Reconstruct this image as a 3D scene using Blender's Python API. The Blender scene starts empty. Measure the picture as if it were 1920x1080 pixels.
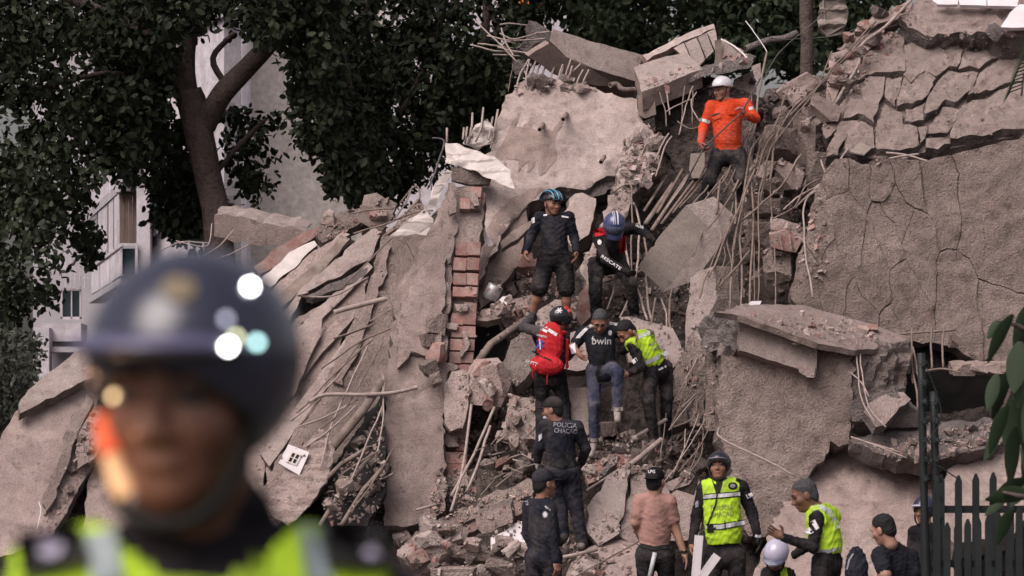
import bpy, bmesh, math, random, re
import numpy as np
from mathutils import Vector, Matrix, Euler, noise
from mathutils.bvhtree import BVHTree
from mathutils.geometry import delaunay_2d_cdt

random.seed(7)
RS = np.random.RandomState(7)
scene = bpy.context.scene
COL = scene.collection
R = math.radians

# ------------------------------------------------------------------ camera
FPX, EYE, HOR = 6620.0, 1.6, 880.0        # focal length in photo pixels, eye height, horizon row
cam_d = bpy.data.cameras.new('camera')
cam = bpy.data.objects.new('camera', cam_d); COL.objects.link(cam)
cam.location = (0, 0, EYE); cam.rotation_euler = (R(90), 0, 0)
cam_d.sensor_width = 36.0
cam_d.lens = FPX / 1920 * 36
cam_d.shift_y = (HOR - 540) / 1920
cam_d.clip_start = 0.1; cam_d.clip_end = 2000
cam_d.dof.use_dof = True
cam_d.dof.focus_distance = 40.3
cam_d.dof.aperture_fstop = cam_d.lens / 1000 / 0.029
scene.camera = cam

# ------------------------------------------------------------------ dusk sky, soft overcast sun
SUN_EL, SUN_AZ = 50.0, -38.0               # azimuth: degrees left of straight behind the camera
world = bpy.data.worlds.new('World'); scene.world = world; world.use_nodes = True
nt = world.node_tree
bgn = nt.nodes['Background']
sky = nt.nodes.new('ShaderNodeTexSky'); sky.sky_type = 'NISHITA'; sky.sun_disc = False
sky.sun_elevation = R(SUN_EL); sky.sun_rotation = R(180 - SUN_AZ)
sky.dust_density = 6.0; sky.air_density = 1.4; sky.ozone_density = 2.0
hs = nt.nodes.new('ShaderNodeHueSaturation'); hs.inputs['Saturation'].default_value = 0.35
tint = nt.nodes.new('ShaderNodeMixRGB'); tint.blend_type = 'MULTIPLY'; tint.inputs[0].default_value = 1.0
tint.inputs[2].default_value = (1.0, 0.912, 0.93, 1)
nt.links.new(sky.outputs[0], hs.inputs['Color']); nt.links.new(hs.outputs[0], tint.inputs[1])
nt.links.new(tint.outputs[0], bgn.inputs[0]); bgn.inputs[1].default_value = 0.065
sd = bpy.data.lights.new('sun', 'SUN'); sd.energy = 1.3; sd.angle = R(48); sd.color = (1.0, 0.905, 0.83)
sun = bpy.data.objects.new('sun', sd); COL.objects.link(sun)
_d = Vector((math.sin(R(SUN_AZ)) * math.cos(R(SUN_EL)), -math.cos(R(SUN_AZ)) * math.cos(R(SUN_EL)), math.sin(R(SUN_EL))))
sun.rotation_euler = _d.to_track_quat('Z', 'Y').to_euler()
scene.view_settings.view_transform = 'Standard'; scene.view_settings.look = 'None'
scene.view_settings.gamma = 1.0; scene.view_settings.exposure = 0.92
scene.view_settings.use_curve_mapping = False
scene.cycles.use_denoising = True
scene.cycles.max_bounces = 5; scene.cycles.diffuse_bounces = 3; scene.cycles.glossy_bounces = 2
scene.cycles.transmission_bounces = 3; scene.cycles.transparent_max_bounces = 6
scene.cycles.caustics_reflective = False; scene.cycles.caustics_refractive = False
scene.cycles.sample_clamp_indirect = 4.0

# ------------------------------------------------------------------ helpers
def W(px, py, Y): return Vector(((px - 960) / FPX * Y, Y, EYE + (HOR - py) / FPX * Y))
def Yp(py): return 38.5 + (1080 - py) / 180.0            # the general slope of the heap
def ray(px, py): return Vector(((px - 960) / FPX, 1.0, (HOR - py) / FPX))
def S(px, py, off=0.0): return W(px, py, Yp(py) + off)

def tag(o, label=None, cat=None, group=None, kind=None):
    if label: o['label'] = label
    if cat:
        o['category'] = cat
        if not kind: o['kind'] = 'thing'
    if group: o['group'] = group
    if kind: o['kind'] = kind
    return o
def link(name, me):
    o = bpy.data.objects.new(name, me); COL.objects.link(o); return o
def empty(name, loc):
    o = bpy.data.objects.new(name, None); o.location = loc; o.empty_display_size = 0.1
    COL.objects.link(o); o.matrix_world = Matrix.Translation(loc); return o
def child(name, me, parent):
    """mesh in world coordinates put under an empty, a mesh at the origin, or a part of either"""
    o = bpy.data.objects.new(name, me); COL.objects.link(o); o.parent = parent
    if parent.parent is None: o.matrix_parent_inverse = Matrix.Translation(-parent.location)
    return o
def mk(name, V, Fc, mats, midx=None, smooth=True):
    me = bpy.data.meshes.new(name)
    me.from_pydata([tuple(v) for v in V], [], [tuple(f) for f in Fc])
    for m in (mats if isinstance(mats, (list, tuple)) else [mats]): me.materials.append(m)
    if midx is not None: me.polygons.foreach_set('material_index', np.asarray(midx, dtype=np.int32))
    sm = smooth if not isinstance(smooth, bool) else [smooth] * len(me.polygons)
    me.polygons.foreach_set('use_smooth', np.asarray(sm, dtype=bool))
    me.update(); return me

# ------------------------------------------------------------------ materials
def nn(nt, t, **kw):
    n = nt.nodes.new(t)
    for k, v in kw.items(): setattr(n, k, v)
    return n
def base_mat(name, rough=0.8, spec=0.3):
    m = bpy.data.materials.new(name); m.use_nodes = True
    b = m.node_tree.nodes['Principled BSDF']
    b.inputs['Roughness'].default_value = rough; b.inputs['Specular IOR Level'].default_value = spec
    return m, m.node_tree, b
def c4(c): return (c[0], c[1], c[2], 1)
def mixc(nt, fac, a, b, blend='MIX'):
    n = nn(nt, 'ShaderNodeMixRGB', blend_type=blend)
    for i, v in ((0, fac), (1, a), (2, b)):
        if isinstance(v, bpy.types.NodeSocket): nt.links.new(v, n.inputs[i])
        elif i == 0: n.inputs[0].default_value = v
        else: n.inputs[i].default_value = c4(v) if len(v) == 3 else v
    return n.outputs[0]
def noise_n(nt, vec, scale, detail=3, rough=0.55, dist=0.0):
    n = nn(nt, 'ShaderNodeTexNoise'); n.inputs['Scale'].default_value = scale
    n.inputs['Detail'].default_value = detail; n.inputs['Roughness'].default_value = rough
    n.inputs['Distortion'].default_value = dist
    nt.links.new(vec, n.inputs['Vector']); return n.outputs['Fac']
def ramp(nt, fac, p0, p1, a=(0, 0, 0), b=(1, 1, 1)):
    n = nn(nt, 'ShaderNodeValToRGB'); e = n.color_ramp.elements
    e[0].position = p0; e[1].position = p1; e[0].color = c4(a); e[1].color = c4(b)
    nt.links.new(fac, n.inputs[0]); return n.outputs[0]

def concrete(name, c1, c2, dirt=(0.16, 0.13, 0.12), dirt_at=(0.56, 0.72), bump=0.5, bdist=0.02, pits=0.0, streak=0.0, fine=55, var=0.22, red=0.0, spots=0.45):
    m, nt, b = base_mat(name, 0.93, 0.15)
    g = nn(nt, 'ShaderNodeNewGeometry').outputs['Position']
    n1 = noise_n(nt, g, 1.1, 4, 0.6, 0.6); n2 = noise_n(nt, g, 7.0, 5, 0.65); n3 = noise_n(nt, g, fine, 2, 0.6)
    col = mixc(nt, ramp(nt, n1, 0.35, 0.65), c1, c2)
    col = mixc(nt, ramp(nt, n2, dirt_at[0], dirt_at[1]), col, dirt)
    if red:
        n5 = noise_n(nt, g, 2.6, 4, 0.6, 1.0)
        col = mixc(nt, ramp(nt, n5, 0.60, 0.74, (0, 0, 0), (red, red, red)), col, (0.40, 0.17, 0.13))
    if streak:
        mp = nn(nt, 'ShaderNodeMapping'); mp.inputs['Scale'].default_value = (5, 5, 0.5)
        nt.links.new(g, mp.inputs[0]); n4 = noise_n(nt, mp.outputs[0], 1.0, 4, 0.7)
        col = mixc(nt, ramp(nt, n4, 0.5, 0.72, (0, 0, 0), (streak,) * 3), col, (0.17, 0.14, 0.125))
    col = mixc(nt, 1.0, col, ramp(nt, n3, 0.3, 0.7, (0.80,) * 3, (1.14,) * 3), 'MULTIPLY')
    oi = nn(nt, 'ShaderNodeObjectInfo').outputs['Random']
    col = mixc(nt, 1.0, col, ramp(nt, oi, 0, 1, (1 - var,) * 3, (1 + var * 0.5,) * 3), 'MULTIPLY')
    nt.links.new(col, b.inputs['Base Color'])
    n6 = noise_n(nt, g, fine * 2.7, 2, 0.7)
    ad = nn(nt, 'ShaderNodeMath', operation='MULTIPLY_ADD'); ad.inputs[1].default_value = 0.9
    nt.links.new(n2, ad.inputs[0]); nt.links.new(n3, ad.inputs[2])
    ae = nn(nt, 'ShaderNodeMath', operation='MULTIPLY_ADD'); ae.inputs[1].default_value = 0.6
    nt.links.new(n6, ae.inputs[0]); nt.links.new(ad.outputs[0], ae.inputs[2])
    h = ae.outputs[0]
    n7 = noise_n(nt, g, 19.0, 3, 0.75)
    col = mixc(nt, ramp(nt, n7, 0.60, 0.70, (0, 0, 0), (spots,) * 3), col, tuple(x * 0.45 for x in dirt))
    n8 = noise_n(nt, g, 3.0, 6, 0.75, 0.8)
    col = mixc(nt, 1.0, col, ramp(nt, n8, 0.30, 0.70, (0.74, 0.72, 0.72), (1.16, 1.15, 1.15)), 'MULTIPLY')
    nt.links.new(col, b.inputs['Base Color'])
    if pits:
        vo = nn(nt, 'ShaderNodeTexVoronoi'); vo.inputs['Scale'].default_value = 11; nt.links.new(g, vo.inputs['Vector'])
        a2 = nn(nt, 'ShaderNodeMath', operation='MULTIPLY_ADD'); a2.inputs[1].default_value = pits
        nt.links.new(vo.outputs['Distance'], a2.inputs[0]); nt.links.new(h, a2.inputs[2]); h = a2.outputs[0]
    bp = nn(nt, 'ShaderNodeBump'); bp.inputs['Strength'].default_value = bump; bp.inputs['Distance'].default_value = bdist
    nt.links.new(h, bp.inputs['Height']); nt.links.new(bp.outputs[0], b.inputs['Normal'])
    return m
def plain(name, col, rough=0.8, spec=0.3, n_scale=9.0, n_amt=0.25, bump=0.25, bdist=0.008, metal=0.0, dust=None, dust_amt=0.5):
    m, nt, b = base_mat(name, rough, spec); b.inputs['Metallic'].default_value = metal
    g = nn(nt, 'ShaderNodeNewGeometry').outputs['Position']
    n1 = noise_n(nt, g, n_scale, 4, 0.6)
    c = mixc(nt, 1.0, col, ramp(nt, n1, 0.3, 0.7, (1 - n_amt,) * 3, (1 + n_amt * 0.6,) * 3), 'MULTIPLY')
    if dust:
        n2 = noise_n(nt, g, 4.5, 5, 0.7); c = mixc(nt, ramp(nt, n2, 0.42, 0.68, (0, 0, 0), (dust_amt,) * 3), c, dust)
    nt.links.new(c, b.inputs['Base Color'])
    if bump:
        bp = nn(nt, 'ShaderNodeBump'); bp.inputs['Strength'].default_value = bump; bp.inputs['Distance'].default_value = bdist
        nt.links.new(noise_n(nt, g, n_scale * 4, 3, 0.6), bp.inputs['Height']); nt.links.new(bp.outputs[0], b.inputs['Normal'])
    return m
DUST = (0.36, 0.30, 0.28)
M = {}
M['plaster'] = concrete('pink_beige_plaster', (0.45, 0.362, 0.338), (0.385, 0.302, 0.282), dirt=(0.24, 0.185, 0.17), bump=0.8, bdist=0.03, streak=0.35, red=0.12, spots=.5)
M['stucco'] = concrete('rough_stucco', (0.405, 0.33, 0.30), (0.31, 0.248, 0.228), dirt=(0.22, 0.17, 0.155), bump=1.0, bdist=0.05, pits=0.15, fine=38, red=0.12, spots=0.7)
M['pale'] = concrete('pale_concrete', (0.49, 0.412, 0.388), (0.43, 0.352, 0.33), dirt=(0.28, 0.22, 0.20), bump=0.7, bdist=0.022, streak=0.2)
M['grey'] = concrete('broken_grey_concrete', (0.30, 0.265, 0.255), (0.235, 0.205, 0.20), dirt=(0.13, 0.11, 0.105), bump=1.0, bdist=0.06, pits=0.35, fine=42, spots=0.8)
M['broken'] = concrete('broken_edge_concrete', (0.35, 0.295, 0.275), (0.27, 0.22, 0.205), dirt=(0.16, 0.13, 0.12), bump=1.0, bdist=0.05, pits=0.3, fine=42, spots=0.7)
M['smooth'] = concrete('smooth_grey_slab', (0.31, 0.265, 0.24), (0.28, 0.24, 0.215), dirt=(0.25, 0.21, 0.19), bump=0.2, bdist=0.006, var=0.08)
M['rubble'] = concrete('dusty_rubble', (0.36, 0.295, 0.27), (0.28, 0.225, 0.205), dirt=(0.15, 0.12, 0.11), bump=0.9, bdist=0.03, pits=0.4, fine=40, var=0.35, red=0.25)
M['heap'] = concrete('shaded_heap_fines', (0.16, 0.13, 0.12), (0.085, 0.07, 0.064), dirt=(0.035, 0.03, 0.028), dirt_at=(0.45, 0.65), bump=1.0, bdist=0.05, pits=0.6, fine=20)  # heap debris, darkened so its gaps read as deep shade
M['brick'] = concrete('red_clay_brick', (0.34, 0.175, 0.158), (0.28, 0.132, 0.118), dirt=(0.36, 0.27, 0.245), dirt_at=(0.36, 0.60), bump=0.5, bdist=0.012, var=0.3)
M['mortar'] = concrete('dusty_mortar', (0.43, 0.35, 0.325), (0.37, 0.29, 0.27), bump=0.8, bdist=0.03, fine=40, red=0.2)
M['rebar'] = plain('dusty_rebar', (0.21, 0.16, 0.14), 0.85, 0.2, 14, 0.35, 0.6, 0.004)
M['rebar_pale'] = plain('pale_dusty_rebar', (0.36, 0.29, 0.27), 0.85, 0.2, 14, 0.3, 0.6, 0.004)
M['dark_metal'] = plain('dark_metal', (0.06, 0.055, 0.055), 0.6, 0.4, 10, 0.3, 0.3, 0.004, dust=DUST, dust_amt=0.25)
M['wood'] = plain('dusty_wood', (0.20, 0.155, 0.135), 0.85, 0.2, 6, 0.4, 0.5, 0.01, dust=DUST, dust_amt=0.5)
M['sheet'] = plain('crumpled_white_sheet', (0.58, 0.52, 0.50), 0.6, 0.3, 5, 0.18, 0.3, 0.02)
M['white'] = plain('dirty_white_paint', (0.68, 0.63, 0.66), 0.6, 0.3, 4, 0.12, 0.1, 0.005)
M['dark'] = plain('painted_void_shade', (0.02, 0.018, 0.018), 0.8, 0.2, 8, 0.3, 0.2)  # painted shade for voids and vent openings
M['plaster_w'] = concrete('cracked_plaster', (0.41, 0.335, 0.31), (0.355, 0.285, 0.262), dirt=(0.24, 0.185, 0.17), bump=0.9, bdist=0.035, red=0.10, spots=.6, var=0.0)
M['stucco_w'] = concrete('cracked_stucco', (0.40, 0.325, 0.295), (0.29, 0.232, 0.212), dirt=(0.21, 0.16, 0.145), bump=1.0, bdist=0.05, pits=0.15, fine=38, red=0.12, spots=0.75, var=0.0)
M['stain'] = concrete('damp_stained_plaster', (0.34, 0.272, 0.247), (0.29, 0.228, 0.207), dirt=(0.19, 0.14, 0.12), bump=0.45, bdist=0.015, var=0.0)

# ------------------------------------------------------------------ broken slabs
def frame_of(poly, off, gx, gy):
    cx = sum(p[0] for p in poly) / len(poly); cy = sum(p[1] for p in poly) / len(poly)
    Y0 = Yp(cy) + off
    c = W(cx, cy, Y0); a = W(cx + 100, cy, Y0 + gx); b = W(cx, cy - 100, Y0 - gy)
    u = (a - c).normalized(); n = (b - c).cross(a - c).normalized()
    if n.y > 0: n = -n
    v = n.cross(u).normalized()
    if v.z < 0: v = -v
    return c, u, v, n
def onplane(px, py, c, n):
    o = Vector((0, 0, EYE)); d = ray(px, py); return o + d * ((c - o).dot(n) / d.dot(n))
def inside(p, poly):
    x, y = p; r = False; j = len(poly) - 1
    for i in range(len(poly)):
        xi, yi = poly[i]; xj, yj = poly[j]
        if (yi > y) != (yj > y) and x < (xj - xi) * (y - yi) / (yj - yi + 1e-12) + xi: r = not r
        j = i
    return r
def fract(p, s, o=3): return noise.fractal(p * s, 0.9, 2.1, o)
def slab_mesh(name, uv, fr, th, ex, mats, res, edge, rough, hole_fn=None, wob=1.0):
    """uv: outline in plane coordinates; returns a mesh: rough front, ragged sides, flat back"""
    c, u, v, n = fr
    P3 = lambda q: c + u * q[0] + v * q[1]
    out = []
    L = len(uv)
    area = 0.5 * sum(uv[i][0] * uv[(i + 1) % L][1] - uv[(i + 1) % L][0] * uv[i][1] for i in range(L))
    if area < 0: uv = uv[::-1]
    for i in range(L):
        a, b = Vector(uv[i]), Vector(uv[(i + 1) % L]); k = max(1, int((b - a).length / res))
        t = (b - a); nn2 = Vector((t.y, -t.x)).normalized() if t.length > 1e-9 else Vector((0, 0))
        for j in range(k):
            q = a + t * (j / k); p3 = P3(q)
            nv = noise.noise_vector(p3 * 4.0) * 0.6 + noise.noise_vector(p3 * 13) * 0.7 + noise.noise_vector(p3 * 1.5) * 0.35
            out.append(Vector((q.x + nv.x * edge * wob * 1.7, q.y + nv.z * edge * wob * 1.7)))
    nb = len(out)
    xs = [p.x for p in out]; ys = [p.y for p in out]
    pts = list(out); tup = [(p.x, p.y) for p in out]
    y = min(ys); row = 0
    while y < max(ys):
        x = min(xs) + (res / 2 if row % 2 else 0)
        while x < max(xs):
            q = (x + random.uniform(-.25, .25) * res, y + random.uniform(-.25, .25) * res)
            if inside(q, tup) and min((q[0] - p[0]) ** 2 + (q[1] - p[1]) ** 2 for p in tup[::2]) > (0.45 * res) ** 2: pts.append(Vector(q))
            x += res
        y += res * 0.87; row += 1
    vo, eo, fo, *_ = delaunay_2d_cdt(pts, [], [list(range(nb))], 1, 1e-5)
    def disp(q):
        p = P3(q); return rough * (fract(p, 2.0, 2) * 0.45 + fract(p, 8.0, 3) * 0.8 - 1.0 * max(0.0, 0.22 - abs(noise.noise(p * 4.3 + Vector((7, 3, 1))))) * 3.0 * max(0.0, noise.noise(p * 1.1) + .25))
    V, Fc, mi, sm = [], [], [], []
    bset = {(round(p.x, 5), round(p.y, 5)) for p in out}
    drop = {}
    for q in vo:
        p = P3(q); d = disp(q)
        if (round(q.x, 5), round(q.y, 5)) in bset:
            d -= edge * 0.45 * abs(noise.noise(p * 6)) ; drop[(round(q.x, 5), round(q.y, 5))] = d
        V.append(p + n * d)
    for f in fo:
        if len(f) < 3: continue
        Fc.append(f); mi.append(0); sm.append(rough < .05)
    k = max(1, min(6, int(th / (res * 0.9))))
    exv = -n * th if ex is None else Vector(ex)
    rings = []
    for r in range(k + 1):
        ring = []
        for i, q in enumerate(out):
            p = P3(q); d = drop.get((round(q.x, 5), round(q.y, 5)), 0.0)
            t = r / k; pp = p + n * d * (1 - t) + exv * t
            if r > 0:
                nv = noise.noise_vector(pp * 4.1 + Vector((5, 1, 9))) * 0.7 + noise.noise_vector(pp * 13) * 0.35
                pp += (u * nv.x + v * nv.y) * edge * 1.5
            ring.append(len(V)); V.append(pp)
        rings.append(ring)
    for r in range(k):
        for i in range(nb):
            j = (i + 1) % nb
            Fc.append((rings[r][j], rings[r][i], rings[r + 1][i], rings[r + 1][j])); mi.append(1); sm.append(False)
    Fc.append(tuple(rings[k])); mi.append(1); sm.append(False)
    return mk(name, V, Fc, mats, mi, sm)
def to_uv(poly, fr):
    c, u, v, n = fr; r = []
    for px, py in poly:
        d = onplane(px, py, c, n) - c; r.append((d.dot(u), d.dot(v)))
    return r
def slab(name, label, cat, poly, off=0.0, gx=0.0, gy=-0.55, th=0.18, ex=None, m='plaster', ms='broken', res=0.085, edge=0.025, rough=0.016, parent=None, group=None, raw_label=False):
    fr = frame_of(poly, off, gx, gy); uv = to_uv(poly, fr)
    me = slab_mesh(name, uv, fr, th, ex, [M[m], M[ms]], res, edge, rough)
    if parent is None: o = link(name, me); tag(o, label, cat, group)
    else: o = child(name, me, parent); (label and tag(o, label))
    return o
def clip_half(poly, a, nrm):
    r = []
    for i in range(len(poly)):
        p, q = poly[i], poly[(i + 1) % len(poly)]
        dp = (p[0] - a[0]) * nrm[0] + (p[1] - a[1]) * nrm[1]; dq = (q[0] - a[0]) * nrm[0] + (q[1] - a[1]) * nrm[1]
        if dp <= 0: r.append(p)
        if (dp < 0 < dq) or (dq < 0 < dp):
            t = dp / (dp - dq); r.append((p[0] + (q[0] - p[0]) * t, p[1] + (q[1] - p[1]) * t))
    return r
def cracked(name, label, cat, poly, seeds, off=0.0, gx=0.0, gy=-0.3, th=0.2, m='plaster', ms='broken', gap=0.012, jit=0.02, tilt=0.02, res=0.09, edge=0.03, rough=0.02, aniso=(1, 1, 0), big=None, backing='heap'):
    """a slab broken into fragments that lie where they cracked: every fragment is a part"""
    fr = frame_of(poly, off, gx, gy); c, u, v, n = fr
    uv = to_uv(poly, fr); root = empty(name, c)
    tag(root, label, cat)
    sx, sy, ang = aniso; ca, sa = math.cos(R(ang)), math.sin(R(ang))
    T = lambda p: ((p[0] * ca + p[1] * sa) / sx, (-p[0] * sa + p[1] * ca) / sy)
    Ti = lambda p: (p[0] * sx * ca - p[1] * sy * sa, p[0] * sx * sa + p[1] * sy * ca)
    sd_ = [T(q) for q in to_uv(seeds, fr)]
    po = [T(q) for q in uv]
    for i, s in enumerate(sd_):
        cell = po
        for j, t in enumerate(sd_):
            if i == j: continue
            mid = ((s[0] + t[0]) / 2, (s[1] + t[1]) / 2); cell = clip_half(cell, mid, (t[0] - s[0], t[1] - s[1]))
            if len(cell) < 3: break
        if len(cell) < 3: continue
        cell = [Ti(q) for q in cell]
        mx = sum(q[0] for q in cell) / len(cell); my = sum(q[1] for q in cell) / len(cell)
        ext = max(max(abs(q[0] - mx), abs(q[1] - my)) for q in cell)
        if ext < 0.04: continue
        g = max(0.6, 1 - gap * random.uniform(0.5, 1.7) / ext)
        # jagged outline shared with the neighbours
        cc = []
        for a_ in range(len(cell)):
            p, q = cell[a_], cell[(a_ + 1) % len(cell)]; L = math.hypot(q[0] - p[0], q[1] - p[1]); k = max(1, round(L / 0.09))
            for b_ in range(k):
                w = (p[0] + (q[0] - p[0]) * b_ / k, p[1] + (q[1] - p[1]) * b_ / k); p3 = c + u * w[0] + v * w[1]
                nv = noise.noise_vector(p3 * 2.6) * 0.075 + noise.noise_vector(p3 * 7.5) * 0.04
                w = (w[0] + nv.x, w[1] + nv.z)
                cc.append(((w[0] - mx) * g + mx, (w[1] - my) * g + my))
        n2 = (n + u * random.gauss(0, tilt) + v * random.gauss(0, tilt)).normalized()
        c2 = c + u * mx + v * my + n * random.uniform(-jit, jit)
        u2 = (u - n2 * u.dot(n2)).normalized(); v2 = n2.cross(u2).normalized()
        if v2.z < 0: v2 = -v2
        loc = [(q[0] - mx, q[1] - my) for q in cc]
        me = slab_mesh('fragment', loc, (c2, u2, v2, n2), th * random.uniform(0.7, 1.1), None, [M[m], M[ms]], res, edge * 0.5, rough, wob=0.35)
        child('fragment', me, root)
    if backing:
        sh = [((q[0]) * 0.93, (q[1]) * 0.93) for q in uv]
        me = slab_mesh('bedding', sh, (c - n * (th * 0.55), u, v, n), 0.15, None, [M[backing], M[backing]], 0.25, 0.02, 0.02)
        child('bedding', me, root)
    return root

def pieces(name, label, cat, polys, frame_poly, off, gx, gy, th, m='plaster', ms='broken', jit=.02, tilt=.02, rough=.025, edge=.02, shrink=.985, backing='heap', lift=0.0):
    """fragments drawn one by one in a common plane"""
    fr = frame_of(frame_poly, off, gx, gy); c, u, v, n = fr; root = empty(name, c); tag(root, label, cat)
    for pl in polys:
        uv = to_uv(pl, fr); mx = sum(q[0] for q in uv) / len(uv); my = sum(q[1] for q in uv) / len(uv)
        n2 = (n + u * random.gauss(0, tilt) + v * random.gauss(lift, tilt)).normalized(); c2 = c + u * mx + v * my + n * random.uniform(-jit, jit)
        u2 = (u - n2 * u.dot(n2)).normalized(); v2 = n2.cross(u2).normalized()
        if v2.z < 0: v2 = -v2
        me = slab_mesh('fragment', [((q[0] - mx) * shrink, (q[1] - my) * shrink) for q in uv], (c2, u2, v2, n2), th * random.uniform(.8, 1.15), None, [M[m], M[ms]], .075, edge, rough)
        child('fragment', me, root)
    if backing: child('bedding', slab_mesh('bedding', [(q[0] * .97, q[1] * .97) for q in to_uv(frame_poly, fr)], (c - n * .085, u, v, n), .15, None, [M[backing], M[backing]], .2, .02, .03), root)
    return root

# ------------------------------------------------------------------ chunks
def chunk_mesh(seed, flat=1.0, cuts=7, sub=1, nz=0.05):
    rnd = random.Random(seed); bm = bmesh.new()
    bmesh.ops.create_cube(bm, size=1.0)
    for i in range(cuts):
        d = Vector((rnd.gauss(0, 1), rnd.gauss(0, 1), rnd.gauss(0, 1))).normalized()
        co = d * rnd.uniform(0.40, 0.60)
        g = bm.verts[:] + bm.edges[:] + bm.faces[:]
        rr = bmesh.ops.bisect_plane(bm, geom=g, plane_co=co, plane_no=d, clear_outer=True)
        ed = [e for e in rr['geom_cut'] if isinstance(e, bmesh.types.BMEdge)]
        if ed: bmesh.ops.contextual_create(bm, geom=ed)
    bmesh.ops.triangulate(bm, faces=bm.faces[:])
    for i in range(sub):
        bmesh.ops.subdivide_edges(bm, edges=[e for e in bm.edges if e.calc_length() > 0.22], cuts=1)
        bmesh.ops.triangulate(bm, faces=bm.faces[:])
    so = Vector((seed * 3.1, seed * 1.7, 0))
    for v in bm.verts:
        nv = noise.noise_vector(v.co * 2.6 + so) * nz + noise.noise_vector(v.co * 7 + so) * nz * 0.6
        v.co += nv
    xs = [v.co for v in bm.verts]
    for ax in range(3):
        lo = min(p[ax] for p in xs); hi = max(p[ax] for p in xs)
        for p in xs: p[ax] = (p[ax] - (lo + hi) / 2) / (hi - lo)
    me = bpy.data.meshes.new('chunk'); bm.to_mesh(me); bm.free(); return me
CH = {}
_base = [chunk_mesh(i + 1, cuts=4 + i % 6, sub=2) for i in range(12)]
def chunks(mat):
    if mat not in CH:
        CH[mat] = []
        for b in _base:
            me = b.copy(); me.materials.append(M[mat]); CH[mat].append(me)
    return CH[mat]
def chunk_at(px, py, w, h, off=0.0, d=None, rot=None, m='rubble', name='concrete_chunk', label=None, cat='rubble', group=None, k=None, roll=None):
    """a lump w x h photo pixels across at its own distance"""
    Y = Yp(py) + off; s = Y / FPX
    ms = chunks(m); me = ms[random.randrange(len(ms)) if k is None else k % len(ms)]
    o = bpy.data.objects.new(name, me); COL.objects.link(o)
    o.location = W(px, py, Y)
    o.rotation_euler = (random.uniform(-.3, .3), roll if roll is not None else random.uniform(-.5, .5), random.uniform(-.7, .7)) if rot is None else rot
    o.scale = (w * s, (d if d else (w + h) / 2 * s * random.uniform(.7, 1.1)), h * s)
    tag(o, label, cat, group); return o
def rnd_in(poly):
    xs = [p[0] for p in poly]; ys = [p[1] for p in poly]
    while True:
        q = (random.uniform(min(xs), max(xs)), random.uniform(min(ys), max(ys)))
        if inside(q, poly): return q
SCAT, GRIT, CRUMB = [], [], []
def scatter(poly, n, smin, smax, label, group, off=None, mats=('rubble', 'rubble', 'broken', 'plaster', 'brick'), name='concrete_chunk', flat=0.75):
    SCAT.append((poly, n, smin, smax, label, group, mats, name, flat))
def surface_bvh():
    """everything solid built so far, so that loose pieces come to rest on it"""
    V, Fc = [], []
    for o in scene.objects:
        if o.type != 'MESH' or re.match('loose_slab|rebar|wire|cable|pipe|rod|bent_rod|thin|starter|ground|strip|metal_strip|pole|steel_pipe', o.name): continue
        b = len(V); mw = o.matrix_basis if o.parent is None else (o.matrix_basis if o.data == me_brick else None)
        V += [(mw @ v.co) if mw is not None else v.co.copy() for v in o.data.vertices]; Fc += [tuple(b + k for k in p.vertices) for p in o.data.polygons]
    return BVHTree.FromPolygons(V, Fc)
def rest_on(bv, px, py):
    d = ray(px, py).normalized(); h = bv.ray_cast(Vector((0, 0, EYE)), d)
    return (h[0], h[1] if h[1].dot(d) < 0 else -h[1]) if h[0] is not None else (None, None)
def run_scatter():
    bv = surface_bvh()
    for poly, n, smin, smax, label, group, mats, name, flat in SCAT:
        for i in range(n):
            px, py = rnd_in(poly); s = smin + (smax - smin) * random.random() ** 2.0
            p, nr = rest_on(bv, px, py)
            if p is None or p.y > Yp(py) + 1.6: continue
            m = random.choice(mats)
            if nr.z < .2 and random.random() < .85: continue
            if s < 15 or (m == 'brick' and s < 12): CRUMB.append((p + nr * s / 163 * .2, s / 163, m)); continue
            w, h = s * random.uniform(.8, 1.4) / 163, s * flat * random.uniform(.6, 1.2) / 163
            ms = chunks(m); o = bpy.data.objects.new(name if m != 'brick' else 'broken_brick', random.choice(ms)); COL.objects.link(o)
            o.location = p + nr * h * .22; o.scale = (w, (w + h) / 2 * random.uniform(.7, 1.1), h); o.rotation_euler = (random.uniform(-.8, .8), random.uniform(-.9, .9), random.uniform(0, 6.3))
            tag(o, label if m != 'brick' else 'broken red brick ' + label.split(' ', 1)[1].replace('lump of concrete', '').replace('concrete lump', '').replace('lump', '').strip(), 'rubble' if m != 'brick' else 'brick', group + (' (brick)' if m == 'brick' else ''))
_tet = np.array([[-.5, -.4, -.3], [.5, -.5, -.25], [.45, .5, -.3], [-.5, .45, -.35], [-.35, -.35, .35], [.4, -.3, .3], [.3, .4, .35], [-.4, .3, .25]])
_tf = [(0, 1, 5, 4), (1, 2, 6, 5), (2, 3, 7, 6), (3, 0, 4, 7), (4, 5, 6, 7), (3, 2, 1, 0)]
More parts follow.
